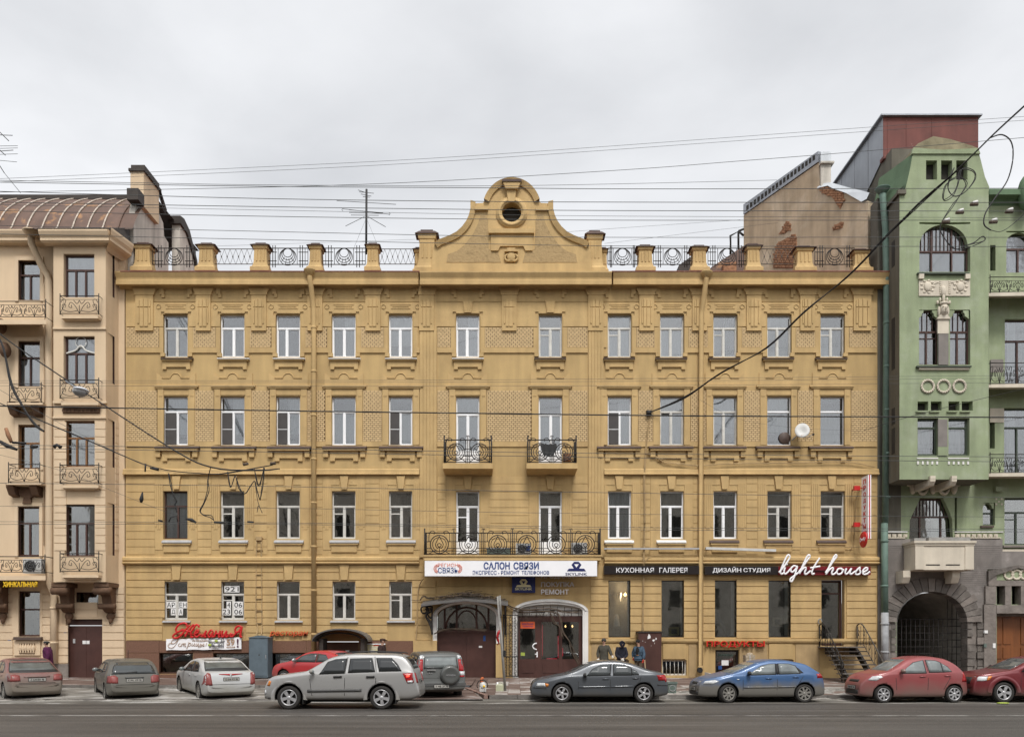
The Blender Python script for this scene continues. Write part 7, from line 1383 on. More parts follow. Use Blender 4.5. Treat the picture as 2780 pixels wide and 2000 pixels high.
ptext('АПТЕКА', 1950, 1991, 1774.5, 1780, .12, 'verdigris', T, .01, .02); pbox('notice_sheet', 1959, 1978, 1791, 1805, 0, 'paper', T, .006, .12); pbox('notice_sheet', 1950, 1960, 1806, 1816, 0, 'blue_plate', T, .006, .12)
T = thing('restaurant_lettering', 'slanted orange letters on beige backing right of the blue cabinet', 'lettering'); ptext('ресторан', 732, 836, 1713, 1728, -.12, 'letter_orange', T, .04, .004, .25); ptext('ресторан', 730.5, 837, 1712.3, 1729, -.085, 'gold', T, .03, .02, .25, name='letter_backing')
b = MB(); b.box(PX(735), PX(830), -.07, -.0, PZ(1721), PZ(1719)); b.build('mounting_rail', 'gold', T)
f2 = lambda a, c: (450+a/5.04, 1660+c/5.04)
zh = [[(285, 200), (280, 165), (240, 155), (180, 175), (140, 230), (150, 270), (190, 268), (235, 235)], [(300, 265), (250, 250), (170, 275), (105, 320), (110, 355), (160, 355), (215, 315), (250, 270), (330, 180)], [(385, 170), (345, 215), (300, 270), (265, 340)], [(300, 265), (340, 270), (375, 235), (410, 180), (445, 185), (455, 215)], [(340, 270), (345, 310), (345, 345), (380, 340)],
      [(395, 300), (430, 290), (450, 265), (435, 250), (410, 270), (395, 310), (410, 340), (440, 335), (475, 305)], [(480, 335), (510, 330), (535, 290), (555, 255)], [(555, 255), (540, 300), (530, 340), (555, 340)],
      [(645, 265), (620, 252), (595, 275), (580, 315), (590, 342), (615, 330), (648, 268), (632, 320), (640, 342), (660, 330)], [(690, 255), (680, 300), (665, 342)], [(675, 300), (730, 295)], [(745, 255), (735, 300), (722, 342), (745, 338)],
      [(780, 255), (765, 310), (770, 340), (795, 330), (835, 260), (820, 320), (828, 342), (860, 325)], [(1030, 205), (1005, 195), (970, 205), (950, 240), (955, 275), (985, 275), (1020, 240), (1030, 205)], [(1045, 200), (1030, 265), (1020, 340), (1045, 335)], [(1010, 268), (960, 290), (920, 330), (885, 335), (890, 300), (915, 310)]]
T = thing('red_script_lettering', 'large red script letters above the white oyster banner', 'lettering'); strokes(zh, -.2, .047, 'letter_red', 'lettering', T, f2, .6)
b = MB(); b.box(PX(480), PX(650), -.16, -.02, PZ(1722), PZ(1720)); b.build('mounting_rail', 'letter_red', T)
T = thing('oyster_banner', 'white banner with script lettering, a picture of oysters and a price', 'banner'); y = -.14
b = MB(); X0, X1 = PX(451, y), PX(655, y); n = 24; vs = []
for z0 in (0, 1):
    for i in range(n+1): x = X0+(X1-X0)*i/n; vs.append((x, y+.012*math.sin(i*1.3), (PZ(1764-3*i/n, y) if z0 == 0 else PZ(1734-4.5*i/n, y))+.012*math.sin(i*.9)))
b.faces(vs+[(a, q+.02, z) for a, q, z in vs], [(i, i+1, n+2+i, n+1+i) for i in range(n)]+[(2*n+2+i, 3*n+3+i, 3*n+4+i, 2*n+3+i) for i in range(n)], True); b.build('cloth', 'sign_white', T)
us = [[(110, 385), (85, 395), (75, 425), (110, 435), (150, 405), (170, 375)], [(172, 375), (160, 410), (130, 460), (95, 490), (50, 490), (30, 465), (55, 430), (90, 440)], [(200, 435), (180, 440), (172, 465), (190, 475), (215, 460)], [(222, 435), (212, 472)], [(225, 440), (245, 432), (236, 470)], [(248, 440), (268, 432), (258, 472), (275, 466)], [(318, 415), (300, 470), (285, 505)], [(305, 445), (330, 428), (345, 440), (330, 465), (308, 468)], [(365, 432), (355, 468), (380, 458), (395, 432), (385, 468), (400, 466)], [(418, 432), (410, 468), (432, 460), (448, 432), (440, 470), (455, 470), (448, 490)], [(478, 435), (465, 470), (490, 468), (500, 450), (480, 448)], [(522, 432), (510, 470), (530, 462)], [(560, 430), (548, 470)]]
strokes(us, y-.02, .014, 'beige_ink', 'lettering', T, lambda a, c: f2(a, c-2), .5, seg=5); ptext('ИЗ ФРАНЦИИ', 522, 565, 1736, 1741, y-.02, 'beige_ink', T, .01, .02)
pbox('oyster_picture', 567, 608, 1732, 1758, .018, 'oyster', T, .01, y)
for k in range(9):
    b = MB(); a = PX(570+k % 5*8.5, y-.03); z = PZ(1739+k//5*11, y); b.ellipsoid((a, y-.024, z), (.1, .02, .065), 8, 5); b.build('oyster_print', ['oyster', 'paper', 'lime'][k % 3 if k in (2, 5, 6) else k % 2], T)
ptext('59', 615, 637, 1733, 1751, y-.02, 'beige_ink', T, .01, .03); ptext('рублей', 615, 638, 1753, 1757.5, y-.02, 'beige_ink', T, .01, .02); ptext('!', 643, 648, 1732.5, 1757, y-.02, 'plum', T, .01, .03)
T = thing('yellow_lettering', 'yellow letters hung under the lowest balcony of the peach house', 'lettering'); box('hanger_rail', PX(9, -1.0), PX(100, -1.0), -.97, -.9, PZ(1577, -1.0), PZ(1574.5, -1.0), 'dark_tin', T); ptext('ХИНКАЛЬНАЯ', 8.5, 101, 1578, 1592.5, -1.0, 'letter_yellow', T, .04, .012)
T = thing('rental_notice', 'white letter sheets spelling a word in the window above the red script', 'notice'); yy = .13
def sheets(T, items):
    for s, a0, a1, b0, b1 in items: p = pbox('sheet', a0, a1, b0, b1, 0, 'paper', T, .004, yy); ptext(s, a0+2.2, a1-2.2, b0+2.5, b1-2.5, yy-.005, 'ink_black', T, .004, .0)
sheets(T, [('АР', 451.5, 477, 1632, 1650), ('ЕН', 485, 509, 1632, 1650), ('Д', 464, 477, 1651, 1669), ('А', 484.5, 497, 1651, 1669)])
T = thing('phone_number_notice', 'white sheets with large black digits in the window left of the cable ladder', 'notice')
sheets(T, [('921', 609, 650, 1589.5, 1607), ('4', 615, 627, 1632, 1650.5), ('06', 634, 659.5, 1632, 1650.5), ('23', 602.5, 627, 1651, 1669), ('06', 634, 659.5, 1651, 1669)])
# blade sign at the right end
T = thing('vertical_blade_sign', 'tall white and red blade sign with vertical red letters beside the top right corner', 'sign'); X = 15.66; z0, z1 = PZ(1463, -.8), PZ(1291, -.8)
box('panel', X, X+.14, -1.0, -.35, z0, z1, 'sign_white', T); box('red_stripe', X+.045, X+.095, -1.006, -.99, z0, z1, 'letter_red', T)
for i, ch in enumerate('ПРОДУКТЫ'):
    o = link('lettering', text_mesh(ch, .24, .21, .012, .02, 0, 1, 'letter_red'), T, (X-.008, -.56, z1-.34-i*.285)); o.rotation_euler = (0, 0, R(-90))
o = link('lettering', text_mesh('24 ЧАСА', .4, .06, .012, .0, 0, 1, 'letter_red'), T, (X-.008, -.48, z1-2.5)); o.rotation_euler = (0, 0, R(-90))
for py in (1325, 1424): box('bracket_lamp', X-.38, X-.12, -.5, -.36, PZ(py+6, -.4), PZ(py-6, -.4), 'letter_red', T); box('bracket', X-.13, X+.01, -.46, -.4, PZ(py+1, -.4), PZ(py-1, -.4), 'letter_red', T); box('bracket', X-.3, X-.25, -.37, .01, PZ(py+1, -.4), PZ(py-1, -.4), 'letter_red', T)
T = thing('round_red_sign', 'round red sign with white script under the vertical blade sign', 'sign'); b = MB(); c = (X-.1, -.78, PZ(1464, -.8)); b.lathe([(0, -.03), (.34, -.03), (.36, 0), (.34, .03), (0, .03)], c, 'x', 28); b.build('disc', 'letter_red', T)
b = MB(); P = lambda u, v: (c[0]-.035, c[1]-u, c[2]+v)
for p in ([(-.2, .02), (-.22, .1), (-.27, .06), (-.25, -.06), (-.18, -.04), (-.12, .04), (-.08, -.04), (-.02, .06)], [(.0, .04), (.02, -.05), (.07, .02), (.1, .1), (.12, .0)], [(.14, .08), (.13, -.06), (.2, -.02), (.26, .06)]): b.tube(crom([P(*q) for q in p], 4), .014, 5)
b.build('script_lettering', 'letter_white', T)
# ------------------------------------------------------------------ fixed things on and before the facades
def ac(px0, px1, py0, py1, y, label, d=.32):
    t = thing('air_conditioner', label, 'air conditioner', group='outdoor air conditioner units'); x0, x1, z0, z1 = PX(px0, y), PX(px1, y), PZ(py1, y), PZ(py0, y); box('case', x0, x1, y, y+d, z0, z1, 'ac_white', t); cx = x0+(x1-x0)*.4; r = (z1-z0)*.4
    b = MB(); b.lathe([(0, -.012), (r*.95, -.012), (r, 0)], (cx, y-.0, (z0+z1)/2), 'y', 22); b.build('fan_grille', 'black_plastic', t); b = MB()
    for q in (.3, .6, .9): b.tube([(cx+r*q*math.cos(k*.3142), y-.02, (z0+z1)/2+r*q*math.sin(k*.3142)) for k in range(20)], .01, 4, close=True)
    b.build('guard_ring', 'steel', t); return t
ac(1400, 1442, 1474, 1505, -.55, 'white air conditioner with a round black fan behind the middle of the long balcony railing'); ac(1552, 1594, 1472, 1505, -.55, 'white air conditioner at the right end of the long balcony'); ac(62, 112, 1516, 1555, -.8, 'white air conditioner on the lowest peach house balcony')
pbox('logo_sheet', 1428, 1439, 1481, 1497, 0, 'ink_blue', None, .01, -.56); o = bpy.data.objects[-1] if 0 else COL.objects[-1]; tag(o, 'small blue panel on the front of the middle air conditioner', 'panel')
T = thing('storage_trunk', 'low grey green trunk on the long balcony left of the middle air conditioner', 'trunk'); box('trunk_body', PX(1322, -.5), PX(1386, -.5), -.5, -.15, PZ(1505, -.5), PZ(1490, -.5), 'bin_green', T); box('lid', PX(1320, -.5), PX(1388, -.5), -.53, -.12, PZ(1489.6, -.5), PZ(1486, -.5), 'sill_grey', T)
T = thing('satellite_dish', 'white satellite dish with rust spots on the wall between the two right windows', 'satellite dish'); c = at(2178, 1168, -.55); b = MB(); rot = Matrix.Rotation(R(-20), 3, 'X')@Matrix.Rotation(R(-18), 3, 'Z')
prof = [(r_, -.12+.9*r_*r_*.8) for r_ in (0, .08, .16, .24, .32, .36)]
b.lathe(prof+[(.37, -.01), (.355, .03), (.2, -.02), (0, -.08)], (0, 0, 0), 'y', 28); mm = []
for i, v in enumerate(b.v): q = rot@Vector((v[0]*.86, -v[1]-.1 if 0 else v[1]*-1, v[2])); b.v[i] = (c[0]+q.x, c[1]+q.y, c[2]+q.z)
b.build('dish', 'ac_white', T); b = MB(); b.tube([(c[0]+.1, c[1]-.05, c[2]-.36), (c[0]+.32, c[1]-.42, c[2]-.3)], .015, 5); b.tube([(c[0], c[1]+.1, c[2]-.05), (c[0]-.3, -.02, c[2]-.32)], .03, 6); b.tube([(c[0], c[1]+.1, c[2]-.05), (c[0], -.02, c[2]-.1)], .03, 6); b.build('bracket', 'sill_grey', T); b = MB(); b.ellipsoid((c[0]+.33, c[1]-.43, c[2]-.29), (.05, .08, .05), 8, 6); b.build('receiver', 'black_plastic', T)
for q, w_ in ((-.05, .05), (.1, .06), (.02, .04)): b = MB(); b.ellipsoid((c[0]+q, c[1]-.075, c[2]-.25+q*.3), (w_, .012, w_*.7), 7, 4); b.build('rust_spot', 'exposed_brick', T)
T = thing('dark_dish', 'dark round dish leaning inside the window left of the white satellite dish', 'dish'); b = MB(); b.lathe([(0, 0), (.25, .01), (.27, .03), (0, .03)], (PX(2131, .1), .12, PZ(1188, .1)), 'y', 22); b.build('disc', 'sill_brown', T)
T = thing('hanging_cloth', 'black cloth hung over the railing of the right small balcony', 'cloth'); b = MB(); n = 10; y = -.9; rows = [[(1468+4.4*i, 1203+(3 if i % 3 else 0), y+.02*math.sin(i*1.7)) for i in range(n+1)], [(1470+4.0*i, 1222+2*math.sin(i), y+.05*math.sin(i*1.9)) for i in range(n+1)], [(1474+2.8*i, 1236+8*math.sin(i*.9)+(10 if 3 < i < 7 else -4), y+.04*math.sin(i*2.2)) for i in range(n+1)]]
vs = [(PX(a, q), q, PZ(c_, q)) for r_ in rows for a, c_, q in r_]; b.faces(vs, [(r_*(n+1)+i, r_*(n+1)+i+1, (r_+1)*(n+1)+i+1, (r_+1)*(n+1)+i) for r_ in range(2) for i in range(n)], True); b.build('fabric', 'black_plastic', T)
box('balcony_box', PX(1529, -.4), PX(1550, -.4), -.5, -.2, PZ(1250, -.4), PZ(1232, -.4), 'exposed_brick', T); COL.objects[-1].parent = None; tag(COL.objects[-1], 'brown box standing on the right small balcony', 'box')
for (a0, a1, b0, b1) in ((1640, 1898, 1485, 1490),):
    T = thing('lamp_trough', 'long white lamp trough level on the wall left of the drainpipe', 'light fitting'); box('trough', PX(a0, -.3), PX(a1, -.3), -.34, -.22, PZ(1491, -.3), PZ(1486.5, -.3), 'sill_grey', T)
    for q in (1645, 1765, 1890): box('bracket', PX(q)-.02, PX(q)+.02, -.22, .01, PZ(1490), PZ(1488), 'sill_grey', T)
T = thing('lamp_trough', 'white lamp trough sagging at its right end, right of the drainpipe', 'light fitting'); b = MB(); p = [(PX(1916, -.3), -.3, PZ(1488, -.3)), (PX(2106, -.3), -.3, PZ(1494, -.3))]; b.faces([(p[0][0], -.36, p[0][2]-.05), (p[1][0], -.36, p[1][2]-.05), (p[1][0], -.36, p[1][2]+.06), (p[0][0], -.36, p[0][2]+.06), (p[0][0], -.2, p[0][2]-.05), (p[1][0], -.2, p[1][2]-.05), (p[1][0], -.2, p[1][2]+.06), (p[0][0], -.2, p[0][2]+.06)], [(0, 1, 2, 3), (7, 6, 5, 4), (0, 4, 5, 1), (2, 6, 7, 3), (1, 5, 6, 2), (0, 3, 7, 4)]); b.build('trough', 'ac_white', T); box('bracket', PX(1918)-.02, PX(1918)+.02, -.2, .01, PZ(1489), PZ(1486), 'sill_grey', T)
b = MB(); b.tube([(PX(2106, -.2), -.2, PZ(1485)), (PX(2360, -.2), -.2, PZ(1485.5))], .02, 5); b.build('rail', 'ochre_dirty', T)
# canopy over the gate with vine
y = -.95; b = MB(); cv = [(1143, 1640), (1200, 1632), (1262, 1625), (1320, 1630), (1379, 1638)]
for (a, c), (a2, c2) in zip(cv, cv[1:]): b.faces([(PX(a, y), y, PZ(c, y)-.09), (PX(a2, y), y, PZ(c2, y)-.09), (PX(a2, y), y, PZ(c2, y)), (PX(a, y), y, PZ(c, y)), (PX(a, y)+.02, .01, PZ(c, y)+.2), (PX(a2, y), .01, PZ(c2, y)+.2), (PX(a, y), .01, PZ(c, y)+.12), (PX(a2, y), .01, PZ(c2, y)+.12)], [(0, 1, 2, 3), (3, 2, 5, 4), (1, 0, 6, 7)])
cp = b.build('canopy', 'canopy_grey', YB)
g4 = lambda u, v: at(1130+u/4.447, 1560+v/4.447, -.45)
b = MB()
for p, r in (([(75, 378), (58, 410), (72, 455), (108, 462), (128, 430), (110, 405)], .04), ([(120, 380), (150, 430), (118, 490), (150, 560), (182, 640), (192, 715)], .05), ([(190, 378), (190, 720)], .04), ([(62, 376), (190, 378)], .04), ([(165, 395), (178, 440), (140, 470), (168, 520), (185, 500)], .035), ([(135, 520), (170, 560), (180, 610)], .04)): b.tube(crom([g4(*q) for q in p], 5), r, 5)
b.build('canopy_bracket', 'iron', cp)
for px in (1372,):
    b = MB(); x = PX(px, -.4); b.tube(crom([(x, -.85, PZ(1646, -.8)), (x, -.8, PZ(1662, -.8)), (x, -.6, PZ(1668, -.6)), (x, -.5, PZ(1655, -.5)), (x, -.65, PZ(1650, -.6))], 5), .035, 5); b.tube(crom([(x, -.7, PZ(1668, -.7)), (x, -.4, PZ(1690, -.4)), (x, -.1, PZ(1720))], 5), .045, 5); b.tube([(x, -.05, PZ(1645)), (x, -.05, PZ(1722))], .05, 5); b.tube(crom([(x, -.1, PZ(1700)), (x, -.35, PZ(1680)), (x, -.2, PZ(1665)), (x, -.15, PZ(1680))], 5), .03, 5); b.tube([(x, -.9, PZ(1641, -.9)), (x, -.05, PZ(1643))], .035, 5); b.build('canopy_bracket', 'iron', cp)
VN = thing('bare_vine', 'leafless vine lying on the gate canopy and hanging across the shop entrance', 'vine'); b = MB(); rnd = random.Random(5)
for k in range(120):
    a = rnd.gauss(1258, 45); top = 1622-14*math.exp(-((a-1265)/55)**2); y = rnd.uniform(-.9, -.1); p = [(a, top+rnd.uniform(-2, 9), y)]
    for s in range(4): p.append((p[-1][0]+rnd.uniform(-14, 18), p[-1][1]+rnd.uniform(-3, 3.5)+(.3), max(-.95, min(-.05, y+rnd.uniform(-.15, .15)))))
    b.tube(crom([at(q[0], min(q[1], 1631+abs(q[0]-1262)*.1), q[2]) for q in p], 2), rnd.uniform(.006, .014), 3)
tag(b.build('twigs', 'twig', VN), kind='stuff'); b = MB()
for main in ([(1370, 1636), (1390, 1650), (1420, 1660), (1470, 1657), (1510, 1662), (1520, 1680), (1528, 1715), (1545, 1740), (1556, 1770), (1575, 1805)], [(1385, 1645), (1430, 1655), (1490, 1652), (1535, 1660), (1570, 1660)], [(1490, 1658), (1505, 1690), (1520, 1700), (1526, 1730)], [(1180, 1720), (1210, 1708), (1260, 1706), (1320, 1711)], [(1140, 1628), (1150, 1615), (1160, 1622), (1180, 1626)]):
    for k in range(4): b.tube(crom([at(a+rnd.uniform(-4, 4), c+rnd.uniform(-3, 3), -.16-rnd.random()*.1) for a, c in main], 3), rnd.uniform(.008, .02), 4)
for k in range(40):
    a, c = rnd.uniform(1400, 1545), rnd.uniform(1652, 1672); p = [(a, c)]
    for s in range(3): p.append((p[-1][0]+rnd.uniform(-8, 8), p[-1][1]+rnd.uniform(0, 16)))
    b.tube(crom([at(u, v, -.15) for u, v in p], 2), .006, 3)
for k in range(40):
    a = rnd.uniform(1190, 1340); p = [(a, 1705)]
    for s in range(3): p.append((p[-1][0]+rnd.uniform(-12, 12), p[-1][1]+rnd.uniform(-3, 7)))
    b.tube(crom([at(u, v, -.02) for u, v in p], 2), .006, 3)
tag(b.build('stem', 'twig', VN), kind='stuff')
# arched hood over the basement steps
y = -1.2; b = MB(); P = arc(923, 1738, 76, 33, 178, 2, 16)
for (a, c), (a2, c2) in zip(P, P[1:]): b.faces([(PX(a, y), y, PZ(c, y)), (PX(a2, y), y, PZ(c2, y)), (PX(a2, y), .0, PZ(c2, y)), (PX(a, y), .0, PZ(c, y)), (PX(a, y), y, PZ(c, y)-.06), (PX(a2, y), y, PZ(c2, y)-.06), (PX(a2, y), .0, PZ(c2, y)-.06), (PX(a, y), 0, PZ(c, y)-.06)], [(0, 1, 2, 3), (4, 7, 6, 5), (0, 4, 5, 1)])
T = thing('basement_entrance_hood', 'arched grey hood on dark posts over the brown basement entrance', 'canopy'); b.build('hood', 'canopy_grey', T)
for px in (872, 984): box('post', PX(px-5, -.9), PX(px+5, -.9), -.9, -.1, .35, PZ(1732, -.9), 'dark_tin', T)
b = MB(); b.tube([(PX(a, -.8), -.8, PZ(c+5, -.8)) for a, c in arc(923, 1736, 62, 24, 170, 10, 12)], .04, 5); b.build('rib', 'dark_tin', T)
b = MB(); b.box(PX(880), PX(972), .28, .3, .2, PZ(1742)); b.build('brown_door', 'granite_brown', T); pbox('door_head_plate', 938, 948, 1764, 1768, 0, 'paper', T, .01, -.1)
pbox('door_head', 905, 966, 1766, 1776, 0, 'dark_tin', T, .2, -.08)
T = thing('notice_board', 'pale yellow notice board on brown granite behind the man in the flat cap', 'notice board'); pbox('panel', 998, 1044, 1749, 1800, .1, 'pale_yellow', T); pbox('frame', 996, 1046, 1746, 1748.6, .13, 'pvc', T)
for k in range(8): pbox('print_line', 1003, 1030-k % 3*6, 1754+k*5, 1755.6+k*5, .105, 'letter_grey', T, 0)
pbox('print_heading', 1014, 1030, 1750.2, 1752.4, .105, 'letter_red', T, 0)
# cabinets
T = thing('blue_utility_cabinet', 'tall blue grey utility cabinet against the brown granite plinth', 'cabinet'); y = -.75; x0, x1 = PX(676, y), PX(727, y); zb = PZ(1838, y); zt = PZ(1731, y)
b = MB(); b.box(x0, x1, y, -.05, zb, zt); b.prism([(x0-.03, zt+.002), (x1+.03, zt+.002), (x1+.03, zt+.03), ((x0+x1)/2, zt+.12), (x0-.03, zt+.03)], y-.03, -.04); b.build('case', 'cabinet_blue', T); box('door', x0+.03, x1-.03, y-.02, y-.001, zb+.08, zt-.05, 'cabinet_blue', T)
b = MB(); b.box(x1-.1, x1-.06, y-.04, y-.019, zb+.85, zb+1.0); b.build('handle', 'steel', T); b = MB(); b.ellipsoid((x0+.45, y-.02, zb+1.0), (.03, .015, .03), 8, 5); b.build('lock', 'dark_tin', T)
for k, px in enumerate((697, 709)): b = MB(); b.tube(crom([at(px, 1722, -.3), at(px+2, 1700, -.1), at(px-2+(4 if k else 0), 1660, -.06), at(697 if k == 0 else 709, 1455, -.06)], 6), .025, 5); b.build('conduit', 'ochre_dirty', YB)
for k in range(8): pbox('cable_clamp', 694, 712, 1458+k*33, 1460+k*33, .09, 'ochre_dirty', YB)
pbox('cable_box', 695, 710, 1456, 1466, .12, 'ochre_dirty', YB)
T = thing('brown_utility_cabinet', 'tall chocolate brown utility cabinet with torn posters beside the workmen', 'cabinet'); y = -.55; x0, x1, zb, zt = PX(1733, y), PX(1796, y), PZ(1836, y), PZ(1716, y); box('case', x0, x1, y, -.02, zb, zt, 'door_maroon', T); box('lid', x0-.04, x1+.04, y-.05, 0, zt+.001, zt+.05, 'dark_tin', T)
box('door', x0+.03, x1-.03, y-.012, y-.001, zb+.06, zt-.05, 'door_maroon', T)
for a, c, w_, h_ in ((1762, 1728, 5.5, 9), (1774, 1737, 4, 4), (1781, 1733, 2.2, 4.5), (1777, 1745, 1.2, 3), (1745, 1739, 1.6, 1.4), (1752, 1742, 1.5, 1), (1768, 1752, 1, 1)):
    pts = [(a+w_*math.cos(k*1.047+.3)*(.7+.3*math.sin(k*2.3+a)), c+h_*math.sin(k*1.047+.3)*(.75+.25*math.cos(k*3.1+c))) for k in range(6)]; pprism(pts, .004, 'torn_poster', 'paper', T, y-.013, .002)
# wall cables
b = MB()
for o_ in (0, 2.5): b.tube(crom([at(1765+o_, 1125, -.06), at(1757+o_, 1170, -.06), at(1752+o_, 1225, -.06), at(1748+o_, 1300, -.1), at(1749+o_, 1400, -.08), at(1747+o_, 1500, -.22), at(1746+o_, 1560, -.12), at(1744+o_, 1700, -.08), at(1746+o_, 1716, -.1)], 6), .02, 5)
b.tube(crom([at(1752, 1232, -.08), at(1775, 1236, -.1), at(1805, 1255, -.1), at(1850, 1258, -.1), at(1900, 1263, -.16), at(1985, 1258, -.1), at(2150, 1256, -.1), at(2300, 1254, -.1), at(2375, 1268, -.1)], 6), .022, 5); b.tube(crom([at(1757, 1226, -.08), at(1790, 1243, -.1), at(1830, 1257, -.1), at(1895, 1265, -.16)], 6), .018, 5)
b.tube(crom([at(1750, 1528, -.2), at(1765, 1510, -.2), at(1800, 1506, -.2), at(1895, 1505, -.22)], 5), .014, 4); b.tube(crom([at(1125, 1800, -.1), at(1132, 1700, -.08), at(1136, 1600, -.08), at(1150, 1568, -.3)], 6), .03, 5); b.tube(crom([at(2300, 1495, -.1), at(2318, 1470, -.1), at(2325, 1350, -.1), at(2340, 1330, -.3)], 6), .014, 4)
tag(b.build('wall_cables', 'ochre_dirty'), 'cables painted over or tacked to the ochre wall running down and along it', 'cable')
# iron screen gate right of the gateway
T = thing('iron_screen_gate', 'narrow black iron screen with scrolls between the gateway and the shop door', 'gate'); y = -.32; b = MB(); x0, x1, z1, z0 = PX(1367, y), PX(1406, y), PZ(1667, y), PZ(1836, y)
for k in range(6): x = x0+(x1-x0)*k/5; b.tube([(x, y, z0), (x, y, z1)], .014 if 0 < k < 5 else .03, 5)
for z in (z0+.03, z0+.9, z1-.03): b.tube([(x0, y, z), (x1, y, z)], .022, 5)
for k in range(8):
    for c in (.3, .7):
        zc = z0+.18+k*.35; cx = x0+(x1-x0)*c
        for s in (-1, 1): b.tube(crom([(cx+s*.02, y, zc+.14), (cx+s*.12, y, zc+.1), (cx+s*.1, y, zc), (cx+s*.03, y, zc), (cx+s*.12, y, zc-.1), (cx+s*.02, y, zc-.14)], 4), .01, 4)
b.build('ironwork', 'iron', T)
# stairs to the right hand shop door
T = thing('iron_staircase', 'open iron stairs with scrolled railings up to the shop door at the right', 'staircase'); xs0, xs1 = 13.82, 15.62; ztop = 1.80; n = 8
for k in range(n):
    z = ztop-k*.185; y1 = -.02-(.75 if k else 0)-max(0, k-1)*.27; y0 = y1-(.75 if k == 0 else .29); box('tread', xs0, xs1, y0, y1, z-.045, z, 'dark_tin' if k % 2 else 'rock', T)
for x in (xs0+.3, xs1-.4): b = MB(); b.profile_x([(-.1, ztop-.06), (-.75, ztop-.06), (-2.75, .36), (-2.75, .22), (-2.4, .22), (-.7, ztop-.35), (-.1, ztop-.35)], x, x+.1); b.build('stringer', 'iron', T)
for x in (xs0+.05, xs1-.05):
    b = MB(); P = [(x, -.1, ztop+.95), (x, -.75, ztop+.92), (x, -2.5, .42+.85), (x, -2.75, .5+.55), (x, -2.6, .4+.5)]; b.tube(crom(P, 5), .028, 6); b.tube([(x, -.1, ztop), (x, -.1, ztop+1.0)], .025, 5); b.tube([(x, -2.55, .35), (x, -2.55, 1.2)], .03, 5); b.tube([(x, -.75, ztop+.1), (x, -2.5, .5)], .018, 5); b.tube([(x, -.1, ztop+.12), (x, -.75, ztop+.12)], .018, 5)
    for k in range(9):
        t = k/8; y = -.2-2.2*t; zb = ztop+.05-max(0, (-y-.75))*.72; b.tube([(x, y, zb), (x, y, zb+.85)], .012, 4)
        if k % 2 == 0: b.tube(crom([(x, y, zb+.2), (x, y-.13, zb+.3), (x, y-.1, zb+.5), (x, y-.02, zb+.42), (x, y-.12, zb+.62), (x, y, zb+.72)], 4), .014, 4)
    b.build('railing', 'iron_light' if x > 15 else 'iron', T)
for x in (xs0+.05,): b = MB(); b.tube(crom([(x, -.1, ztop+1.0), (x-.06, -.1, ztop+1.15), (x+.05, -.12, ztop+1.25), (x+.1, -.15, ztop+1.12)], 5), .022, 5); b.build('scroll', 'steel', T)
# things on the pavement
T = thing('leaning_sign_pole', 'grey steel pole leaning to the left with its sign plate seen edge on', 'sign post'); b = MB(); y = -6.2; p0, p1 = at(1372, 1877, y), at(1352, 1618, y); b.tube([p0, p1], .05, 8); b.build('pole', 'concrete', T); b = MB(); q0, q1 = at(1356, 1672, y), at(1352.5, 1616, y); b.tube([(q0[0]+.06, y-.02, q0[2]), (q1[0]+.06, y-.02, q1[2])], .035, 4); b.v = [(x, y+(yy-y)*4, z) for x, yy, z in b.v]; b.build('sign_plate', 'concrete', T)
b = MB(); c = at(1366, 1773, y); b.box(c[0], c[0]+.1, y-.07, y+.07, c[2]-.1, c[2]+.12); b.build('clamp_box', 'black_plastic', T); b = MB(); c = at(1352, 1735, y); b.tube(crom([(c[0]+.06, y-.06, c[2]+.35), (c[0]-.02, y-.08, c[2]+.1), (c[0]+.03, y-.1, c[2]-.12), (c[0]-.03, y-.06, c[2]-.2)], 4), [.02, .05, .06, .05, .06, .05, .05, .04, .04, .03, .02, .02, .01], 5); b.build('tied_rag', 'lamp_red', T)
T = thing('plastic_canister', 'pale yellow plastic canister standing left of the leaning pole', 'canister'); y = -6.35; x0, x1, z0, z1 = PX(1346, y), PX(1367, y), RZ(y), PZ(1856, y); b = MB(); b.box(x0, x1, y, y+.2, z0, z1-.04); b.faces([(x0, y, z1-.04), (x1, y, z1-.04), (x1, y+.2, z1-.04), (x0, y+.2, z1-.04), (x0+.05, y+.03, z1), (x1-.05, y+.03, z1), (x1-.05, y+.17, z1), (x0+.05, y+.17, z1)], [(0, 1, 5, 4), (1, 2, 6, 5), (2, 3, 7, 6), (3, 0, 4, 7), (4, 5, 6, 7)]); b.build('jug', 'canister', T); b = MB(); b.lathe([(0, .07), (.03, .07), (.035, 0)], (x0+.06, y+.1, z1), 'z', 10); b.build('cap', 'letter_white', T); b = MB(); b.tube(crom([(x0+.1, y+.1, z1), (x0+.14, y+.1, z1+.05), (x1-.06, y+.1, z1+.04), (x1-.04, y+.1, z1)], 4), .014, 5); b.build('handle', 'canister', T)
T = thing('petrol_saw', 'orange and white petrol tool with a black hoop handle on the pavement', 'power tool'); y = -6.6; z = RZ(y); x = PX(1311, y)
b = MB(); b.ellipsoid((x, y, z+.22), (.14, .16, .17), 12, 8); b.box(x-.12, x+.12, y-.12, y+.12, z+.02, z+.2); b.build('motor', 'ac_white', T); b = MB(); b.tube(crom([(x-.02, y, z+.34), (x-.06, y, z+.44), (x-.02, y, z+.52), (x+.03, y, z+.48)], 4), [.07, .07, .065, .06, .06, .055, .05, .05, .045, .04, .035, .03, .02], 7); b.build('tank', 'chain_orange', T)
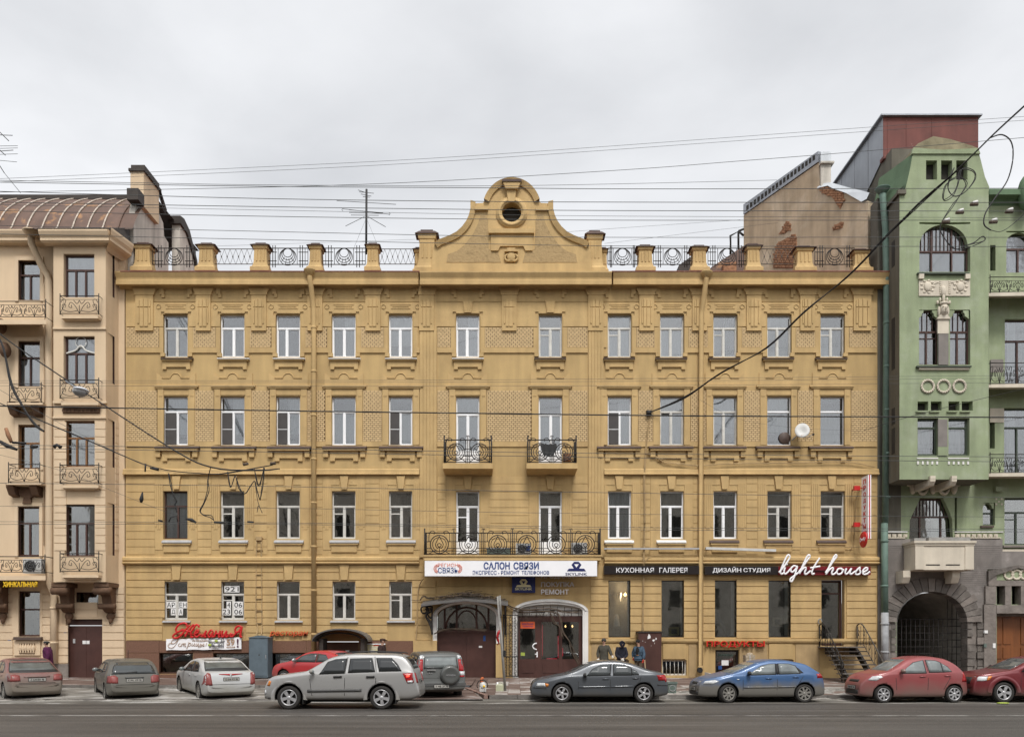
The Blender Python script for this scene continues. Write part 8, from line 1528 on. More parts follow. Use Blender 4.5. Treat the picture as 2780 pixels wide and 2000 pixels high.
b = MB(); b.tube([(x-.02+.2*math.cos(t*.4), y-.05, z+.25+.2*math.sin(t*.4)) for t in range(-1, 10)], .018, 6); b.build('hoop_handle', 'black_plastic', T); b = MB(); b.profile_x([(y-.1, z+.02), (y-.45, z+.015), (y-.5, z+.06), (y-.45, z+.1), (y-.1, z+.12)], x+.05, x+.08); b.build('blade_guard', 'steel', T); b = MB(); b.ellipsoid((x+.04, y-.14, z+.22), (.05, .03, .05), 8, 5); b.build('recoil_cover', 'letter_yellow', T)
T = thing('litter_bin', 'square grey green litter bin at the kerb between the grey saloon and blue hatchback', 'litter bin'); y = -7.2; x0, x1, z0, z1 = PX(1814, y), PX(1838, y), RZ(y), PZ(1852, y); b = MB(); m_ = (x0+x1)/2; b.faces([(x0+.03, y+.03, z0), (x1-.03, y+.03, z0), (x1-.03, y+.31, z0), (x0+.03, y+.31, z0), (x0, y, z1), (x1, y, z1), (x1, y+.34, z1), (x0, y+.34, z1)], [(0, 1, 5, 4), (1, 2, 6, 5), (2, 3, 7, 6), (3, 0, 4, 7), (3, 2, 1, 0)]); b.build('body', 'bin_green', T); b = MB(); b.box(x0-.02, x1+.02, y-.02, y+.03, z1-.04, z1+.02); b.box(x0-.02, x1+.02, y+.31, y+.36, z1-.04, z1+.02); b.box(x0-.02, x0+.03, y+.03, y+.31, z1-.04, z1+.02); b.box(x1-.03, x1+.02, y+.03, y+.31, z1-.04, z1+.02); b.build('rim', 'bin_green', T); b = MB(); b.tube([(m_+.11*math.cos(t*.4488), y+.008, (z0+z1)/2+.11*math.sin(t*.4488)) for t in range(14)], .012, 5, close=True); b.build('embossed_ring', 'sill_grey', T)
T = thing('concrete_slab_block', 'grey concrete ramp block lying by the basement shop door', 'concrete block'); y = -2.2; z = RZ(y); x0, x1 = PX(1912, y), PX(1972, y); b = MB(); b.faces([(x0, y, z), (x0+.35, y-.5, z), (x1, y-.3, z), (x1-.2, y+.3, z), (x0+.02, y, z+.42), (x0+.35, y-.5, z+.3), (x1, y-.3, z+.14), (x1-.2, y+.3, z+.26)], [(3, 2, 1, 0), (4, 5, 6, 7), (0, 1, 5, 4), (1, 2, 6, 5), (2, 3, 7, 6), (3, 0, 4, 7)]); b.build('block', 'concrete', T); b = MB(); b.faces([(x0+.34, y-.51, z+.305), (x1+.01, y-.31, z+.145), (x1-.19, y+.31, z+.265), (x0+.02, y+.01, z+.425)], [(0, 1, 2, 3)]); b.build('top_face', 'concrete_light', T)
T = thing('bundle_stack', 'stack of tied brown paper bundles right of the basement shop door', 'stack'); y = -.8; rnd = random.Random(3); z = RZ(y)
for k in range(7): h_ = .155; o_ = rnd.uniform(-.03, .03); box('bundle', PX(2025, y)+o_, PX(2051, y)+o_, y-.05, y+.35, z+k*h_+.002, z+(k+1)*h_-.012, 'newsprint', T); box('band', PX(2037, y)+o_-.02, PX(2037, y)+o_+.02, y-.054, y+.354, z+k*h_, z+(k+1)*h_-.009, 'sill_grey', T)
b = MB(); c = (PX(2038, y), y+.15, z+7*.155); b.ellipsoid(c, (.16, .15, .1), 8, 6); b.build('crumpled_bag', 'newsprint', T)
T = thing('green_litter', 'flattened green plastic bag on the road under the dark red hatchback', 'litter'); b = MB(); b.ellipsoid((PX(2728, -10), -9.9, .03), (.22, .12, .03), 10, 5); b.build('bag', 'lime', T)
# showroom contents
def frame_thing(px0, px1, py0, py1, y, m, label):
    t = thing('picture_frame', label, 'frame', group='frames shown in the showroom windows'); b = MB(); x0, x1, z0, z1 = PX(px0, y), PX(px1, y), PZ(py1, y), PZ(py0, y); q = .09; b.box(x0, x1, y, y+.1, z0, z0+q); b.box(x0, x1, y, y+.1, z1-q, z1); b.box(x0, x0+q, y, y+.1, z0+q, z1-q); b.box(x1-q, x1, y, y+.1, z0+q, z1-q); b.build('frame', m, t)
frame_thing(1664, 1690, 1700, 1725, .5, 'cream', 'cream frame in the showroom window next to the white door surround'); frame_thing(1817, 1844, 1701, 1725, .5, 'pale_yellow', 'pale yellow frame in the showroom window above the brown cabinet'); frame_thing(2098, 2124, 1675, 1700, .6, 'cream', 'dim frame in the showroom window left of the shop stairs')
T = thing('cone_lamp', 'white cone floor lamp in the showroom window next to the white door surround', 'lamp'); b = MB(); b.lathe([(.16, 0), (.09, .5), (.05, .55)], at(1674, 1699, .7), 'z', 14); b.build('shade', 'letter_white', T); b = MB(); b.lathe([(.03, 0), (.1, .4), (.03, .42)], at(1683, 1632, .8), 'z', 12); b.build('upper_shade', 'letter_white', T)
T = thing('wall_lamp', 'glowing warm lamp high in the showroom window next to the white surround', 'lamp'); b = MB(); b.ellipsoid(at(1697, 1613, .8), (.07, .07, .09), 10, 8); b.build('bulb', 'warm_lamp', T); lp = bpy.data.lights.new('lamp_glow', 'POINT'); lp.energy = 14; lp.color = (1, .72, .42); lp.shadow_soft_size = .09; lo = bpy.data.objects.new('lamp_glow', lp); COL.objects.link(lo); lo.parent = T; lo.location = at(1697, 1613, .62)
T = thing('leaning_tubes', 'pale grey tubes leaning inside the third showroom window', 'tubes')
for a, c, a2, c2 in ((1945, 1660, 1976, 1724), (1944, 1685, 1964, 1724), (1944, 1690, 1956, 1726)): b = MB(); b.tube([at(a, c, .5), at(a2, c2, .4)], .06, 8); b.build('tube', 'sill_grey', T)
for nm, a0, a1 in (('first showroom window', 1703, 1711), ('second showroom window', 1847, 1855), ('third showroom window', 1984, 1997), ('fourth showroom window', 2130, 2144)): T = thing('shop_curtain', 'pale vertical blind at the right side of the '+nm, 'blind'); b = wavy(PX(a0, .24), PX(a1, .24), PZ(1727, .24), PZ(1577, .24), .24, .02, 3, 10); b.build('blind_strip', 'curtain', T)
# aerials
T = thing('roof_aerial', 'tall thin television aerial on the roof left of the gable', 'aerial'); y = .6; b = MB(); X0 = PX(994.5, y); b.tube([at(994, 690, y), at(995, 514, y)], .05, 6); b.build('mast', 'cable', T); b = MB()
for a0, c0, a1, c1 in ((914, 545, 1075, 555), (929, 567, 1058, 582), (948, 570, 1040, 578), (948, 577, 1040, 580), (953, 584, 1028, 585), (972, 516, 995, 524), (975, 521, 1015, 525), (980, 527, 1008, 533), (985, 534, 1004, 536), (938, 614, 990, 588), (998, 588, 1047, 616)): b.tube([at(a0, c0, y), at(a1, c1, y)], .013, 4)
for s, a, c in ((1, 929, 569), (-1, 1058, 580)): b.tube([at(a+s*2, c-3, y), at(a-s*1.5, c, y), at(a+s*2, c+4, y)], .013, 4)
b.tube([at(991, 600, y), at(958, 680, y)], .006, 3); b.tube([at(998, 600, y), at(1035, 690, y)], .006, 3); b.build('elements', 'wire_thin', T)
T = thing('edge_aerial', 'television aerial cut by the left edge of the picture above the brown roof', 'aerial'); y = 2.5; b = MB()
b.tube([at(-8, 300, y), at(-6, 545, y)], .05, 6); b.build('mast', 'cable', T); b = MB()
for a0, c0, a1, c1 in ((-20, 340, 24, 383), (-20, 366, 34, 368), (-20, 397, 48, 396), (-20, 404, 48, 402), (-20, 390, 15, 422), (-20, 412, 36, 408), (-20, 420, 48, 418), (-20, 434, 46, 440), (-20, 420, 12, 470), (12, 470, 56, 524)): b.tube([at(a0, c0, y), at(a1, c1, y)], .018 if a1 < 40 else .012, 4)
b.build('elements', 'wire_thin', T)
# ------------------------------------------------------------------ overhead wires
WG = 'overhead wires strung along and across the street'
def wire(label, pts, y, r, m='wire_thin', sub=5, y1=None, strands=1, js=0):
    r *= (.85 if m == 'cable' else .6); b = MB(); n = len(pts); rnd = random.Random(len(label))
    for s in range(strands):
        P = []
        for i, p in enumerate(pts):
            yy = p[2] if len(p) > 2 else (y if y1 is None else y+(y1-y)*i/(n-1)); j = js if 0 < i < n-1 else js*.3; P.append(at(p[0]+rnd.uniform(-j, j), p[1]+rnd.uniform(-j, j), yy))
        P = [Vector(q) for q in P]; C_ = crom(P, sub)
        if pts[0][0] <= -20: C_.insert(0, P[0]+(P[0]-P[1]).normalized()*14)
        if pts[-1][0] >= 2790: C_.append(P[-1]+(P[-1]-P[-2]).normalized()*14)
        b.tube(C_, r, 5)
    return tag(b.build('overhead_wire', m), label, 'wire', WG)
wire('faint upper wire of the pair rising across the open sky', [(-60, 488), (700, 454), (1300, 422), (2370, 345), (2850, 312)], -10, .009); wire('faint lower wire of the pair rising across the open sky', [(-60, 497), (700, 465), (1300, 432), (2370, 356), (2850, 322)], -10, .009)
wire('wire rising to the right just above the gable top', [(-60, 523), (600, 511), (1100, 496), (1700, 461), (2000, 438), (2330, 412), (2850, 368)], -12, .012)
wire('upper of two close wires crossing just below the gable top', [(-60, 489), (400, 497), (700, 502), (1300, 505), (1700, 499), (2110, 489)], -14, .013, y1=-2); wire('lower of two close wires crossing just below the gable top', [(-60, 494), (700, 506), (1300, 510), (1700, 513), (2460, 512), (2850, 511)], -14, .014)
for lab, p, r in (('level wire crossing the shoulders of the gable', (518, 539, 547, 549, 550, 550), .014), ('level wire crossing the round gable window at its middle', (548, 561, 569, 572, 573, 574), .014), ('very thin wire just under the middle of the round gable window', (555, 570, 582, 587, 590, 592), .008), ('level wire crossing just below the round gable window', (571, 587, 595, 598, 598, 598), .013), ('level wire crossing the ledge of the gable', (611, 628, 641, 644.5, 644, 645), .012), ('level wire crossing the tops of the parapet posts', (634, 650, 662, 668, 669, 670), .012)):
    wire(lab, list(zip((-60, 700, 1300, 1700, 2460, 2850), p)), -14.5, r)
wire('short thin wire dipping behind the parapet posts left of the gable', [(560, 669), (860, 659), (1128, 650)], -1.5, .009); wire('thin wire rising from the gable flank to the blank wall', [(1536, 630), (1700, 618), (2010, 597)], -1.5, .009); wire('thin wire rising from the right gable post to the blank wall', [(1642, 661), (1900, 630), (2112, 605)], -1.0, .01, y1=5)
wire('heavy black wire crossing the third floor windows', [(-60, 1101), (700, 1114), (1300, 1122), (1800, 1128), (2300, 1131), (2850, 1133)], -17, .019, 'cable')
for lab, p, r, yy in (('upper of two wires crossing just under the third floor sills', (1207, 1216, 1226, 1232, 1237, 1240), .011, -17), ('lower of two wires crossing just under the third floor sills', (1215, 1226, 1236, 1244, 1249, 1254), .011, -17), ('wire crossing the heads of the second floor windows', (1310, 1319, 1331, 1339, 1346, 1351), .010, -18), ('thin wire crossing the upper panes of the second floor windows', (1373, 1378, 1389, 1396, 1400, 1403), .007, -18), ('upper thin wire of two crossing the lower second floor panes', (1415, 1418, 1426, 1432, 1434, 1437), .008, -18.3), ('lower thin wire of two crossing the lower second floor panes', (1423, 1422, 1431, 1438, 1440, 1443), .008, -18.6), ('upper thin wire of three above the third floor windows', (1033, 1033, 1031, 1027, 1023, 1018), .006, -16), ('middle thin wire of three above the third floor windows', (1039, 1038, 1037, 1034, 1030, 1026), .006, -16), ('lowest thin wire of three above the third floor windows', (1047, 1048, 1048, 1046, 1042, 1038), .006, -16)):
    wire(lab, list(zip((-60, 700, 1300, 1800, 2300, 2850), p)), yy, r)
wire('thick twisted black cable bundle climbing from the wall to the top right', [(1763, 1120, -.1), (1860, 1078, -1.0), (1960, 1010, -2.2), (2080, 944, -3.6), (2180, 848, -5), (2300, 750, -6.5), (2400, 650, -8), (2490, 560, -9.2), (2590, 470, -10.5), (2690, 372, -12), (2790, 280, -13.5)], 0, .021, 'cable', strands=4, js=3.5)
wire('curled spare cable coils hanging from the bundle in front of the green tower', [(2590, 455), (2575, 505), (2590, 535), (2620, 520), (2648, 490), (2640, 465), (2610, 462), (2600, 500), (2585, 530), (2560, 545), (2570, 505), (2600, 480), (2625, 500), (2600, 540), (2585, 560), (2558, 605), (2560, 640), (2590, 672), (2630, 668), (2672, 650), (2668, 642), (2640, 658), (2612, 668)], -10.3, .016, 'cable', strands=2, js=4)
wire('big open cable loop hanging from the bundle at the top right', [(2690, 374), (2720, 366), (2745, 385), (2750, 430), (2735, 490), (2700, 540), (2675, 580), (2672, 610), (2690, 625)], -11.5, .024, 'cable')
wire('loose end of cable dropping in front of the arched tower window', [(2690, 625), (2720, 628), (2760, 600), (2800, 560)], -11.5, .012, 'cable')
wire('black wire running down right from the top left edge past the street lamp', [(-40, 870), (15, 918), (115, 988), (450, 1208), (575, 1268), (700, 1276), (760, 1272)], -13, .02, 'cable', strands=2, js=1); wire('wire sloping down right across the peach house third floor', [(-40, 1078), (240, 1195), (420, 1268), (560, 1286), (620, 1282), (740, 1262)], -13, .014, 'cable', strands=2, js=2); wire('thin wire sloping down right behind the lamp across the peach house', [(-40, 1036), (200, 1168), (430, 1275), (620, 1285)], -13, .009); wire('thin lower wire sloping down right across the peach house second floor', [(-40, 1225), (160, 1275), (300, 1330), (440, 1385), (500, 1402)], -13, .008)
wire('thick twisted cable curving down the left edge of the picture', [(-20, 890), (8, 945), (30, 1040), (62, 1105), (95, 1150), (120, 1170)], -13.5, .03, 'cable', strands=3, js=3)
wire('black cable lead hanging over the left dark framed window', [(458, 1284), (464, 1315), (468, 1340), (478, 1360), (474, 1370), (480, 1390)], -13, .016, 'cable', strands=2, js=2); wire('wavy black cable lead between the two left second floor windows', [(572, 1268), (562, 1300), (565, 1330), (556, 1365), (545, 1385), (552, 1398), (572, 1402), (580, 1412)], -13, .015, 'cable', strands=2, js=3); wire('drooping double loop of black cable right of the hanging leads', [(618, 1280), (625, 1322), (634, 1300), (640, 1292), (650, 1325), (665, 1340), (680, 1320), (692, 1305), (698, 1330), (705, 1355)], -13, .015, 'cable', strands=2, js=1.5); wire('pair of black cable tails hanging at the right of the cable loops', [(690, 1270), (702, 1320), (712, 1290), (717, 1268), (714, 1310), (706, 1358)], -13, .014, 'cable', strands=2, js=2); wire('cable tail running down to the wall box above the cable ladder', [(692, 1305), (700, 1360), (712, 1392), (702, 1372), (698, 1390)], -13, .011, 'cable')
wire('slanting wire from the right wall bracket to the green house', [(2345, 1168), (2480, 1128), (2690, 1076), (2850, 1040)], -4, .011, 'cable'); wire('faint thin wire drooping across the right third floor windows', [(1900, 1085), (2000, 1135), (2150, 1160), (2345, 1170)], -.8, .007, y1=-.1)
INS = 'white insulators on the wires in front of the green tower'
for k, (px, py) in enumerate(((2647, 549), (2608, 571), (2570, 597), (2742, 569), (2699, 597))):
    t = thing('insulator', ['white insulator nearest the tower gable openings', 'white insulator between the upper and lower ones left of the tower middle', 'white insulator just above the arched tower window', 'white insulator high in front of the wall right of the tower', 'white insulator low at the right edge of the tower'][k], 'insulator', group=INS); c = at(px, py, -14); b = MB(); b.tube([(c[0]-.07, c[1], c[2]-.02), (c[0]+.07, c[1], c[2]+.025)], .035, 8); b.build('body', 'porcelain', t); b = MB(); b.tube([(c[0]-.13, c[1], c[2]-.07), (c[0]+.08, c[1], c[2]-.06)], .04, 6); b.build('clamp', 'twig', t)
# street lamp and trolley wire fittings
T = thing('street_lamp_head', 'pale street lamp head hanging on wires in front of the peach house', 'street lamp'); c = at(220, 1060, -13); b = MB(); b.ellipsoid(c, (.2, .28, .085), 14, 8); b.v = [(x, y, z) if z > c[2]-.01 else (x, y, c[2]-.01+(z-c[2])*.2) for x, y, z in b.v]; b.build('housing', 'lamp_grey', T); b = MB(); b.ellipsoid((c[0]-.03, c[1], c[2]-.03), (.19, .25, .14), 12, 8); b.v = [(x, y, min(z, c[2]-.01)) for x, y, z in b.v]; b.build('diffuser', 'sill_grey', T); b = MB(); b.tube([(c[0]-.1, c[1], c[2]+.06), (c[0]-.45, c[1], c[2]+.28)], .025, 5); b.build('hanger', 'steel', T)
FG = 'trolley wire fittings'
def fitting(label, pts, r, m='cable', y=-13): b = MB(); b.tube([at(a, c, y) for a, c in pts], r, 6); return tag(b.build('wire_fitting', m), label, 'fitting', FG)
fitting('chunky brown insulator rod high on the left edge', [(16, 1162), (22, 1180), (31, 1200)], [.045, .06, .045], 'exposed_brick'); fitting('dark hanger clamp on the left edge below the insulator rod', [(0, 1198), (20, 1210), (46, 1220)], [.05, .07, .04]); fitting('dark flat bar right of the insulator rod on the left edge', [(34, 1201), (70, 1203)], .035)
fitting('dark wire clamp over the peach house orange window', [(85, 1214), (103, 1212)], [.06, .03]); fitting('dark wire clamp left of the peach bay window', [(146, 1213), (155, 1207), (165, 1214)], [.06, .04, .06]); fitting('bell shaped insulator under the wires left of the dark framed window', [(387, 1335), (384, 1355), (383, 1364)], [.015, .06, .03])
fitting('dark hanger on the trolley wire at the dark framed window', [(505, 1408), (520, 1411), (532, 1418)], [.03, .06, .03]); fitting('small black spacer on the trolley wire at the peach boundary', [(430, 1412), (441, 1414)], .03); fitting('black spacer on the trolley wire under the blue lit window', [(582, 1417), (610, 1418)], .035); fitting('black spacer on the trolley wire right of the blue lit window', [(672, 1416), (688, 1417)], .03)
fitting('small insulator on the sloping wires above the dark framed window', [(395, 1258), (394, 1280)], .025); fitting('dark clamp where the sloping wires meet', [(408, 1270), (430, 1274)], [.03, .05]); fitting('rusty end clamp on the wire right of the meeting point', [(660, 1261), (674, 1258)], .04, 'twig'); fitting('rusty end clamp nearest the first drainpipe', [(734, 1258), (748, 1257)], .045, 'twig'); fitting('curved hook hanger on the trolley wire inside the dark framed window', [(458, 1416), (464, 1404), (480, 1400), (482, 1416)], .016)
b = MB(); b.tube([at(1755, 1120, -.15), at(1768, 1120, -.15)], .12, 6); tag(b.build('cable_anchor', 'cable'), 'dark anchor knot where the cable bundle meets the ochre wall', 'anchor')
# ------------------------------------------------------------------ people
mat('skin', (.40, .24, .17), .6, .08, 8, obj=True); mat('hair_dark', (.03, .022, .018), .8, .2, 8); mat('coat_purple', (.075, .012, .05), .9, .25, 9, obj=True); mat('coat_olive', (.062, .058, .045), .95, .25, 10, obj=True); mat('coat_navy', (.014, .015, .025), .9, .3, 10, obj=True); mat('denim', (.05, .085, .125), .9, .3, 12, obj=True); mat('camo', (.16, .125, .085), .95, .3, 5, obj=True, col2=(.07, .06, .045), c2at=(.48, .54), c2scale=12); mat('coat_brown', (.035, .018, .016), .9, .25, 8, obj=True); mat('wool_grey', (.05, .048, .045), 1, .25, 20, obj=True); mat('wool_black', (.014, .014, .015), 1, .2, 20); mat('cap_brown', (.06, .032, .022), .95, .25, 15); mat('glove_white', (.6, .58, .53), .9, .12, 12); mat('glove_red', (.32, .035, .02), .9, .25, 12); mat('trouser_dark', (.022, .022, .025), .9, .25, 10, obj=True); mat('shaft_wood', (.38, .29, .17), .7, .15, 8)
def skin_mesh(name, nodes, edges, m, parent, levels=1, extra=None):
    """nodes {name:(x,y,z,r)}, one continuous skinned surface"""
    bm = bmesh.new(); lay = bm.verts.layers.skin.verify(); V = {}
    for k, (x, y, z, r) in nodes.items():
        v = bm.verts.new((x, y, z)); rr = r if isinstance(r, tuple) else (r, r); v[lay].radius = rr; V[k] = v
    list(V.values())[0][lay].use_root = True
    for a, b in edges: bm.edges.new((V[a], V[b]))
    me = bpy.data.meshes.new(name); bm.to_mesh(me); bm.free(); o = bpy.data.objects.new(name, me); COL.objects.link(o); s = o.modifiers.new('s', 'SKIN'); s.use_smooth_shade = True; u = o.modifiers.new('u', 'SUBSURF'); u.levels = levels; u.render_levels = levels
    dg = bpy.context.evaluated_depsgraph_get(); me2 = bpy.data.meshes.new_from_object(o.evaluated_get(dg)); bpy.data.objects.remove(o); me2.name = name
    if extra: extra(me2)
    me2.materials.clear(); me2.materials.append(MATS[m])
    for p in me2.polygons: p.use_smooth = True
    return link(name, me2, parent)
def hand(parent, p, d, m, side, s=1.0, name='hand'):
    """palm with four unequal curled fingers and a thumb leaving its side; p wrist, d direction"""
    d = Vector(d).normalized(); a = Vector((0, 1, 0)).cross(d); a = a.normalized() if a.length > .1 else Vector((1, 0, 0)); n = d.cross(a); p = Vector(p); b = MB(); rot = Matrix((a, n, d)).transposed(); c = p+d*.05*s; b.ellipsoid(c, (.045*s, .022*s, .06*s), 10, 8, rot)
    for i, L in enumerate((.068, .08, .075, .058)):
        q = p+d*.095*s+a*((i-1.5)*.021*s); b.tube([q, q+d*L*.45*s-n*.006*s, q+d*L*.8*s-n*.028*s, q+d*L*.9*s-n*.05*s], [.011*s, .0105*s, .01*s, .008*s], 6)
    q = p+d*.025*s+a*(side*.036*s); b.tube([q, q+a*side*.03*s+d*.025*s-n*.008, q+a*side*.034*s+d*.06*s-n*.02], [.014*s, .012*s, .009*s], 6); return b.build(name, m, parent)
def person(label, px, y, H, face, pose, coat, coatm, legm, hat=None, hatm=None, glove='skin', hood=False, scale=1.0, coatlen=.80, group=None, bulk=1.12):
    """face: heading in radians (0 looks at the street), pose: dict with head tilt, lean, arm targets"""
    zg = pose.get('z', RZ(y)); t = thing('person', label, 'person', (PX(px, y), y, zg), face, group); k = H/1.75; ln = pose.get('lean', 0); hd = pose.get('head', (0, -.02, 0)); st = pose.get('step', 0)
    L = lambda x, yy, z, r: (x*k, (yy-ln*max(0, z-.9))*k, z*k, r*k if not isinstance(r, tuple) else (r[0]*k, r[1]*k))
    ar = pose.get('arms', [((-.24, -.02, 1.12), (-.25, -.10, .86)), ((.24, -.02, 1.12), (.25, -.10, .86))]); nd = {'pel': L(0, 0, .95, (.13, .105)), 'wai': L(0, 0, 1.12, (.125, .095)), 'che': L(0, 0, 1.32, (.145, .105)), 'nek': L(0, .0, 1.475, .055), 'jaw': L(hd[0]*.5, -.015+hd[1]*.6, 1.56, .062), 'hea': L(hd[0], -.01+hd[1], 1.66+hd[2], (.082, .092)), 'top': L(hd[0], .0+hd[1], 1.72+hd[2], (.055, .06))}
    ed = [('pel', 'wai'), ('wai', 'che'), ('che', 'nek'), ('nek', 'jaw'), ('jaw', 'hea'), ('hea', 'top')]
    for i, s in enumerate((-1, 1)):
        e, w = ar[i]; f = st*s
        nd.update({f's{i}': L(s*.165, 0, 1.41, .062), f'e{i}': L(*e, .047), f'w{i}': L(*w, .033), f'h{i}': L(s*.09, 0, .9, .09), f'k{i}': L(s*.10, -.03+f*.5, .5, .06), f'a{i}': L(s*.11, .02+f, .1, .042), f'f{i}': L(s*.125, -.13+f, .045, (.045, .035))})
        ed += [('che', f's{i}'), (f's{i}', f'e{i}'), (f'e{i}', f'w{i}'), ('pel', f'h{i}'), (f'h{i}', f'k{i}'), (f'k{i}', f'a{i}'), (f'a{i}', f'f{i}')]
    skin_mesh('body', nd, ed, 'skin', t)
    hx, hy, hz = nd['hea'][:3]
    b = MB(); b.ellipsoid((hx, hy-.098*k, hz-.03*k), (.014*k, .022*k, .026*k), 8, 6); b.build('nose', 'skin', t); b = MB()
    for s in (-1, 1): b.ellipsoid((hx+s*.032*k, hy-.083*k, hz-.002), (.013*k, .01*k, .008*k), 6, 4)
    b.build('eyes', 'hair_dark', t); b = MB(); b.ellipsoid((hx, hy-.08*k, hz-.072*k), (.025*k, .012*k, .007*k), 8, 4); b.build('mouth', 'lamp_red_dusty', t); b = MB()
    for s in (-1, 1): b.ellipsoid((hx+s*.087*k, hy, hz-.015*k), (.012*k, .02*k, .03*k), 6, 5)
    b.build('ears', 'skin', t)
    # coat: one shell over trunk and sleeves, flaring to its hem
    C = {'pel': L(0, 0, coatlen+.12, (.185, .15)), 'wai': L(0, 0, 1.12, (.175, .135)), 'che': L(0, 0, 1.33, (.185, .14)), 'nek': L(0, .0, 1.455, .085), 'hem': L(0, 0, coatlen, (.2, .165))}; ce = [('pel', 'wai'), ('wai', 'che'), ('che', 'nek'), ('pel', 'hem')]
    for i, s in enumerate((-1, 1)):
        e, w = ar[i]; w2 = tuple(e[q]+(w[q]-e[q])*.93 for q in range(3)); C.update({f's{i}': L(s*.18, 0, 1.395, .088), f'e{i}': L(*e, .072), f'w{i}': L(*w2, .056)}); ce += [('che', f's{i}'), (f's{i}', f'e{i}'), (f'e{i}', f'w{i}')]
    skin_mesh(coat, {q: (*v[:3], tuple(z*bulk for z in v[3]) if isinstance(v[3], tuple) else v[3]*bulk) for q, v in C.items()}, ce, coatm, t)
    G = {'p': L(0, 0, .94, (.16, .13))}; ge = []
    for i, s in enumerate((-1, 1)): f = st*s; G.update({f'h{i}': L(s*.095, 0, .84, .108), f'k{i}': L(s*.10, -.03+f*.5, .5, .082), f'a{i}': L(s*.11, .015+f, .1, .07)}); ge += [('p', f'h{i}'), (f'h{i}', f'k{i}'), (f'k{i}', f'a{i}')]
    skin_mesh('trousers', G, ge, legm, t); b = MB()
    for i, s in enumerate((-1, 1)): f = st*s; b.ellipsoid((s*.115*k, (-.06+f)*k, .05*k), (.055*k, .14*k, .05*k), 10, 6); b.ellipsoid((s*.11*k, (.02+f)*k, .1*k), (.055*k, .06*k, .09*k), 8, 6)
    b.build('boots', 'wool_black', t); b = MB()
    if hat == 'beanie': b.ellipsoid((hx, hy+.012*k, hz+.035*k), (.1*k, .11*k, .085*k), 14, 8); b.lathe([(.098*k, -.02*k), (.108*k, -.015*k), (.106*k, .025*k), (.095*k, .03*k)], (hx, hy+.008*k, hz+.02*k), 'z', 16)
    elif hat == 'cap': b.ellipsoid((hx, hy+.005*k, hz+.055*k), (.105*k, .13*k, .05*k), 14, 8); b.ellipsoid((hx, hy-.12*k, hz+.035*k), (.075*k, .06*k, .014*k), 12, 6)
    elif hat == 'beret': b.ellipsoid((hx, hy+.03*k, hz+.06*k), (.12*k, .14*k, .055*k), 14, 8); b.lathe([(.092*k, -.03*k), (.098*k, 0), (.095*k, .03*k)], (hx, hy+.01*k, hz+.02*k), 'z', 14)
    elif hat == 'hood':
        b.ellipsoid((hx, hy+.03*k, hz+.015*k), (.125*k, .125*k, .135*k), 14, 10); b.v = [(x, max(y, hy-.06*k), z) for x, y, z in b.v]; b.tube([(hx+.1*k*math.cos(q*.4488), hy-.065*k, hz-.0+.12*k*math.sin(q*.4488)) for q in range(14)], .022*k, 6, close=True)
    if hat: b.build(hat, hatm, t)
    if hat in ('cap', 'beret', 'beanie'): b = MB(); b.ellipsoid((hx, hy+.035*k, hz-.005*k), (.09*k, .075*k, .07*k), 12, 8); b.build('hair', 'hair_dark', t)
    for i, s in enumerate((-1, 1)):
        e, w = Vector(nd[f'e{i}'][:3]), Vector(nd[f'w{i}'][:3]); hand(t, w-(w-e).normalized()*.01, w-e, glove, -s, k, 'glove' if glove != 'skin' else 'hand')
    return t
p = person('man in a grey wool hat and olive jacket with white gloves, leaning on a shovel', 1640, -.95, 1.80, R(-18), {'head': (.0, -.03, -.0), 'lean': .02, 'arms': [((-.27, .0, 1.13), (-.22, -.14, .9)), ((.29, -.03, 1.15), (.38, -.16, 1.02))]}, 'jacket', 'coat_olive', 'trouser_dark', 'beanie', 'wool_grey', 'glove_white', coatlen=.78)
p = person('man in a navy hooded jacket bending his head down, white gloves, middle workman', 1686, -1.0, 1.72, R(5), {'head': (.0, -.13, -.06), 'lean': .12, 'arms': [((-.25, -.06, 1.1), (-.04, -.26, .93)), ((.25, -.06, 1.1), (.05, -.26, .95))]}, 'jacket', 'coat_navy', 'trouser_dark', 'hood', 'coat_navy', 'glove_white', coatlen=.8)
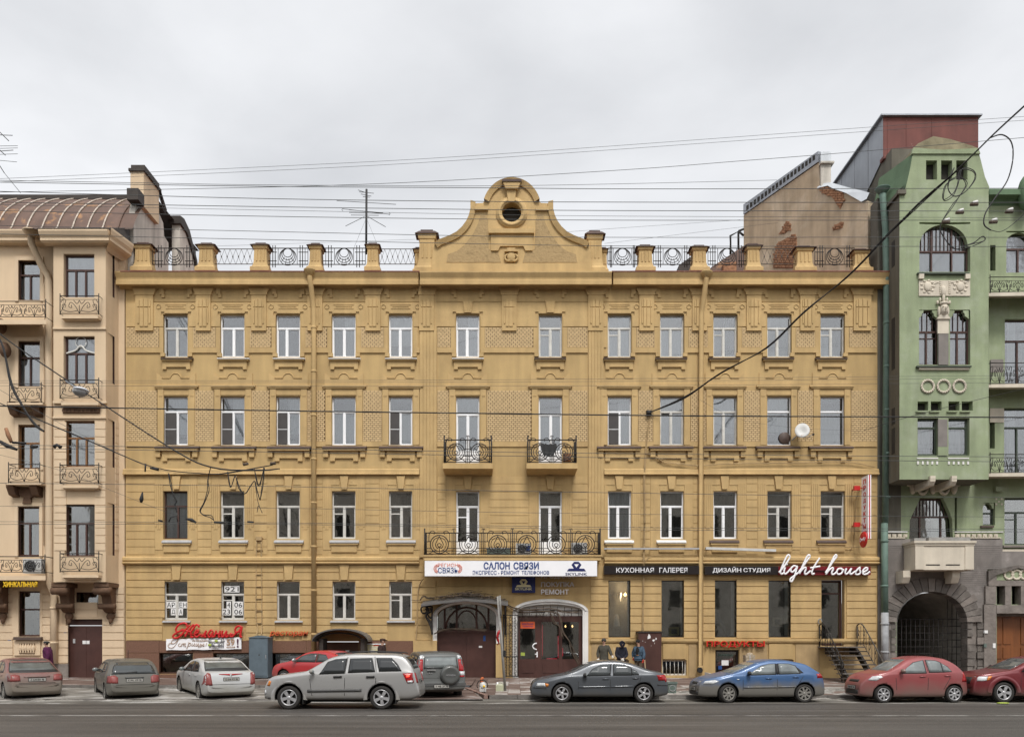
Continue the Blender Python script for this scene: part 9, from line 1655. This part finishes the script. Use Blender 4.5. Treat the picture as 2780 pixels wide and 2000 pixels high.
p = person('man in a black hat, blue denim jacket and camouflage trousers with red gloves', 1734, -1.0, 1.74, R(-32), {'head': (-.02, -.03, 0), 'arms': [((-.3, .06, 1.14), (-.2, -.1, .96)), ((.27, -.03, 1.12), (.26, -.12, .88))]}, 'jacket', 'denim', 'camo', 'beanie', 'wool_black', 'glove_red', coatlen=.92)
b = MB(); b.ellipsoid((0, -.135, 1.24), (.085, .05, .2), 10, 8); b.build('black_jumper', 'wool_black', p); b = MB(); b.tube([(-.05, -.16, 1.08), (.07, -.16, 1.08)], .02, 5); b.build('jumper_stripe', 'exposed_brick', p)
def shovel(label, px0, py0, px1, py1, y, y2):
    t = thing('shovel', label, 'shovel', group='shovels held by the workmen'); a, c = at(px0, py0, y), at(px1, py1, y2); b = MB(); b.tube([a, c], .022, 8); b.build('shaft', 'shaft_wood', t); b = MB(); d = (Vector(c)-Vector(a)).normalized(); e = Vector(c); b.faces([e+Vector((-.11, 0, .1)), e+Vector((.11, 0, .1)), e+Vector((.12, -.03, -.18)), e+Vector((-.12, -.03, -.18)), e+Vector((-.11, .02, .1)), e+Vector((.11, .02, .1)), e+Vector((.12, -.01, -.18)), e+Vector((-.12, -.01, -.18))], [(0, 1, 2, 3), (7, 6, 5, 4), (0, 4, 5, 1), (2, 6, 7, 3), (1, 5, 6, 2), (3, 7, 4, 0)]); b.build('blade', 'steel', t)
shovel('wooden shovel shaft held by the man in the olive jacket', 1666, 1757, 1676, 1838, -1.15, -1.3); shovel('wooden shovel shaft held by the man in the denim jacket', 1750, 1790, 1754, 1842, -1.1, -1.2)
person('woman in a purple coat and grey beret walking left past the peach house', 132, -1.7, 1.66, R(-75), {'z': .37, 'lean': .10, 'step': .14, 'head': (0, -.03, 0), 'arms': [((-.22, -.12, 1.12), (-.17, -.24, .95)), ((.23, .08, 1.1), (.2, -.02, .86))]}, 'coat', 'coat_purple', 'trouser_dark', 'beret', 'wool_grey', 'skin', coatlen=.55, bulk=1.55)
person('man in a brown flat cap and dark brown coat walking right past the notice board', 1036, -1.6, 1.78, R(80), {'z': .37, 'lean': .03, 'step': .12}, 'coat', 'coat_brown', 'trouser_dark', 'cap', 'cap_brown', 'skin', coatlen=.6, bulk=1.35)
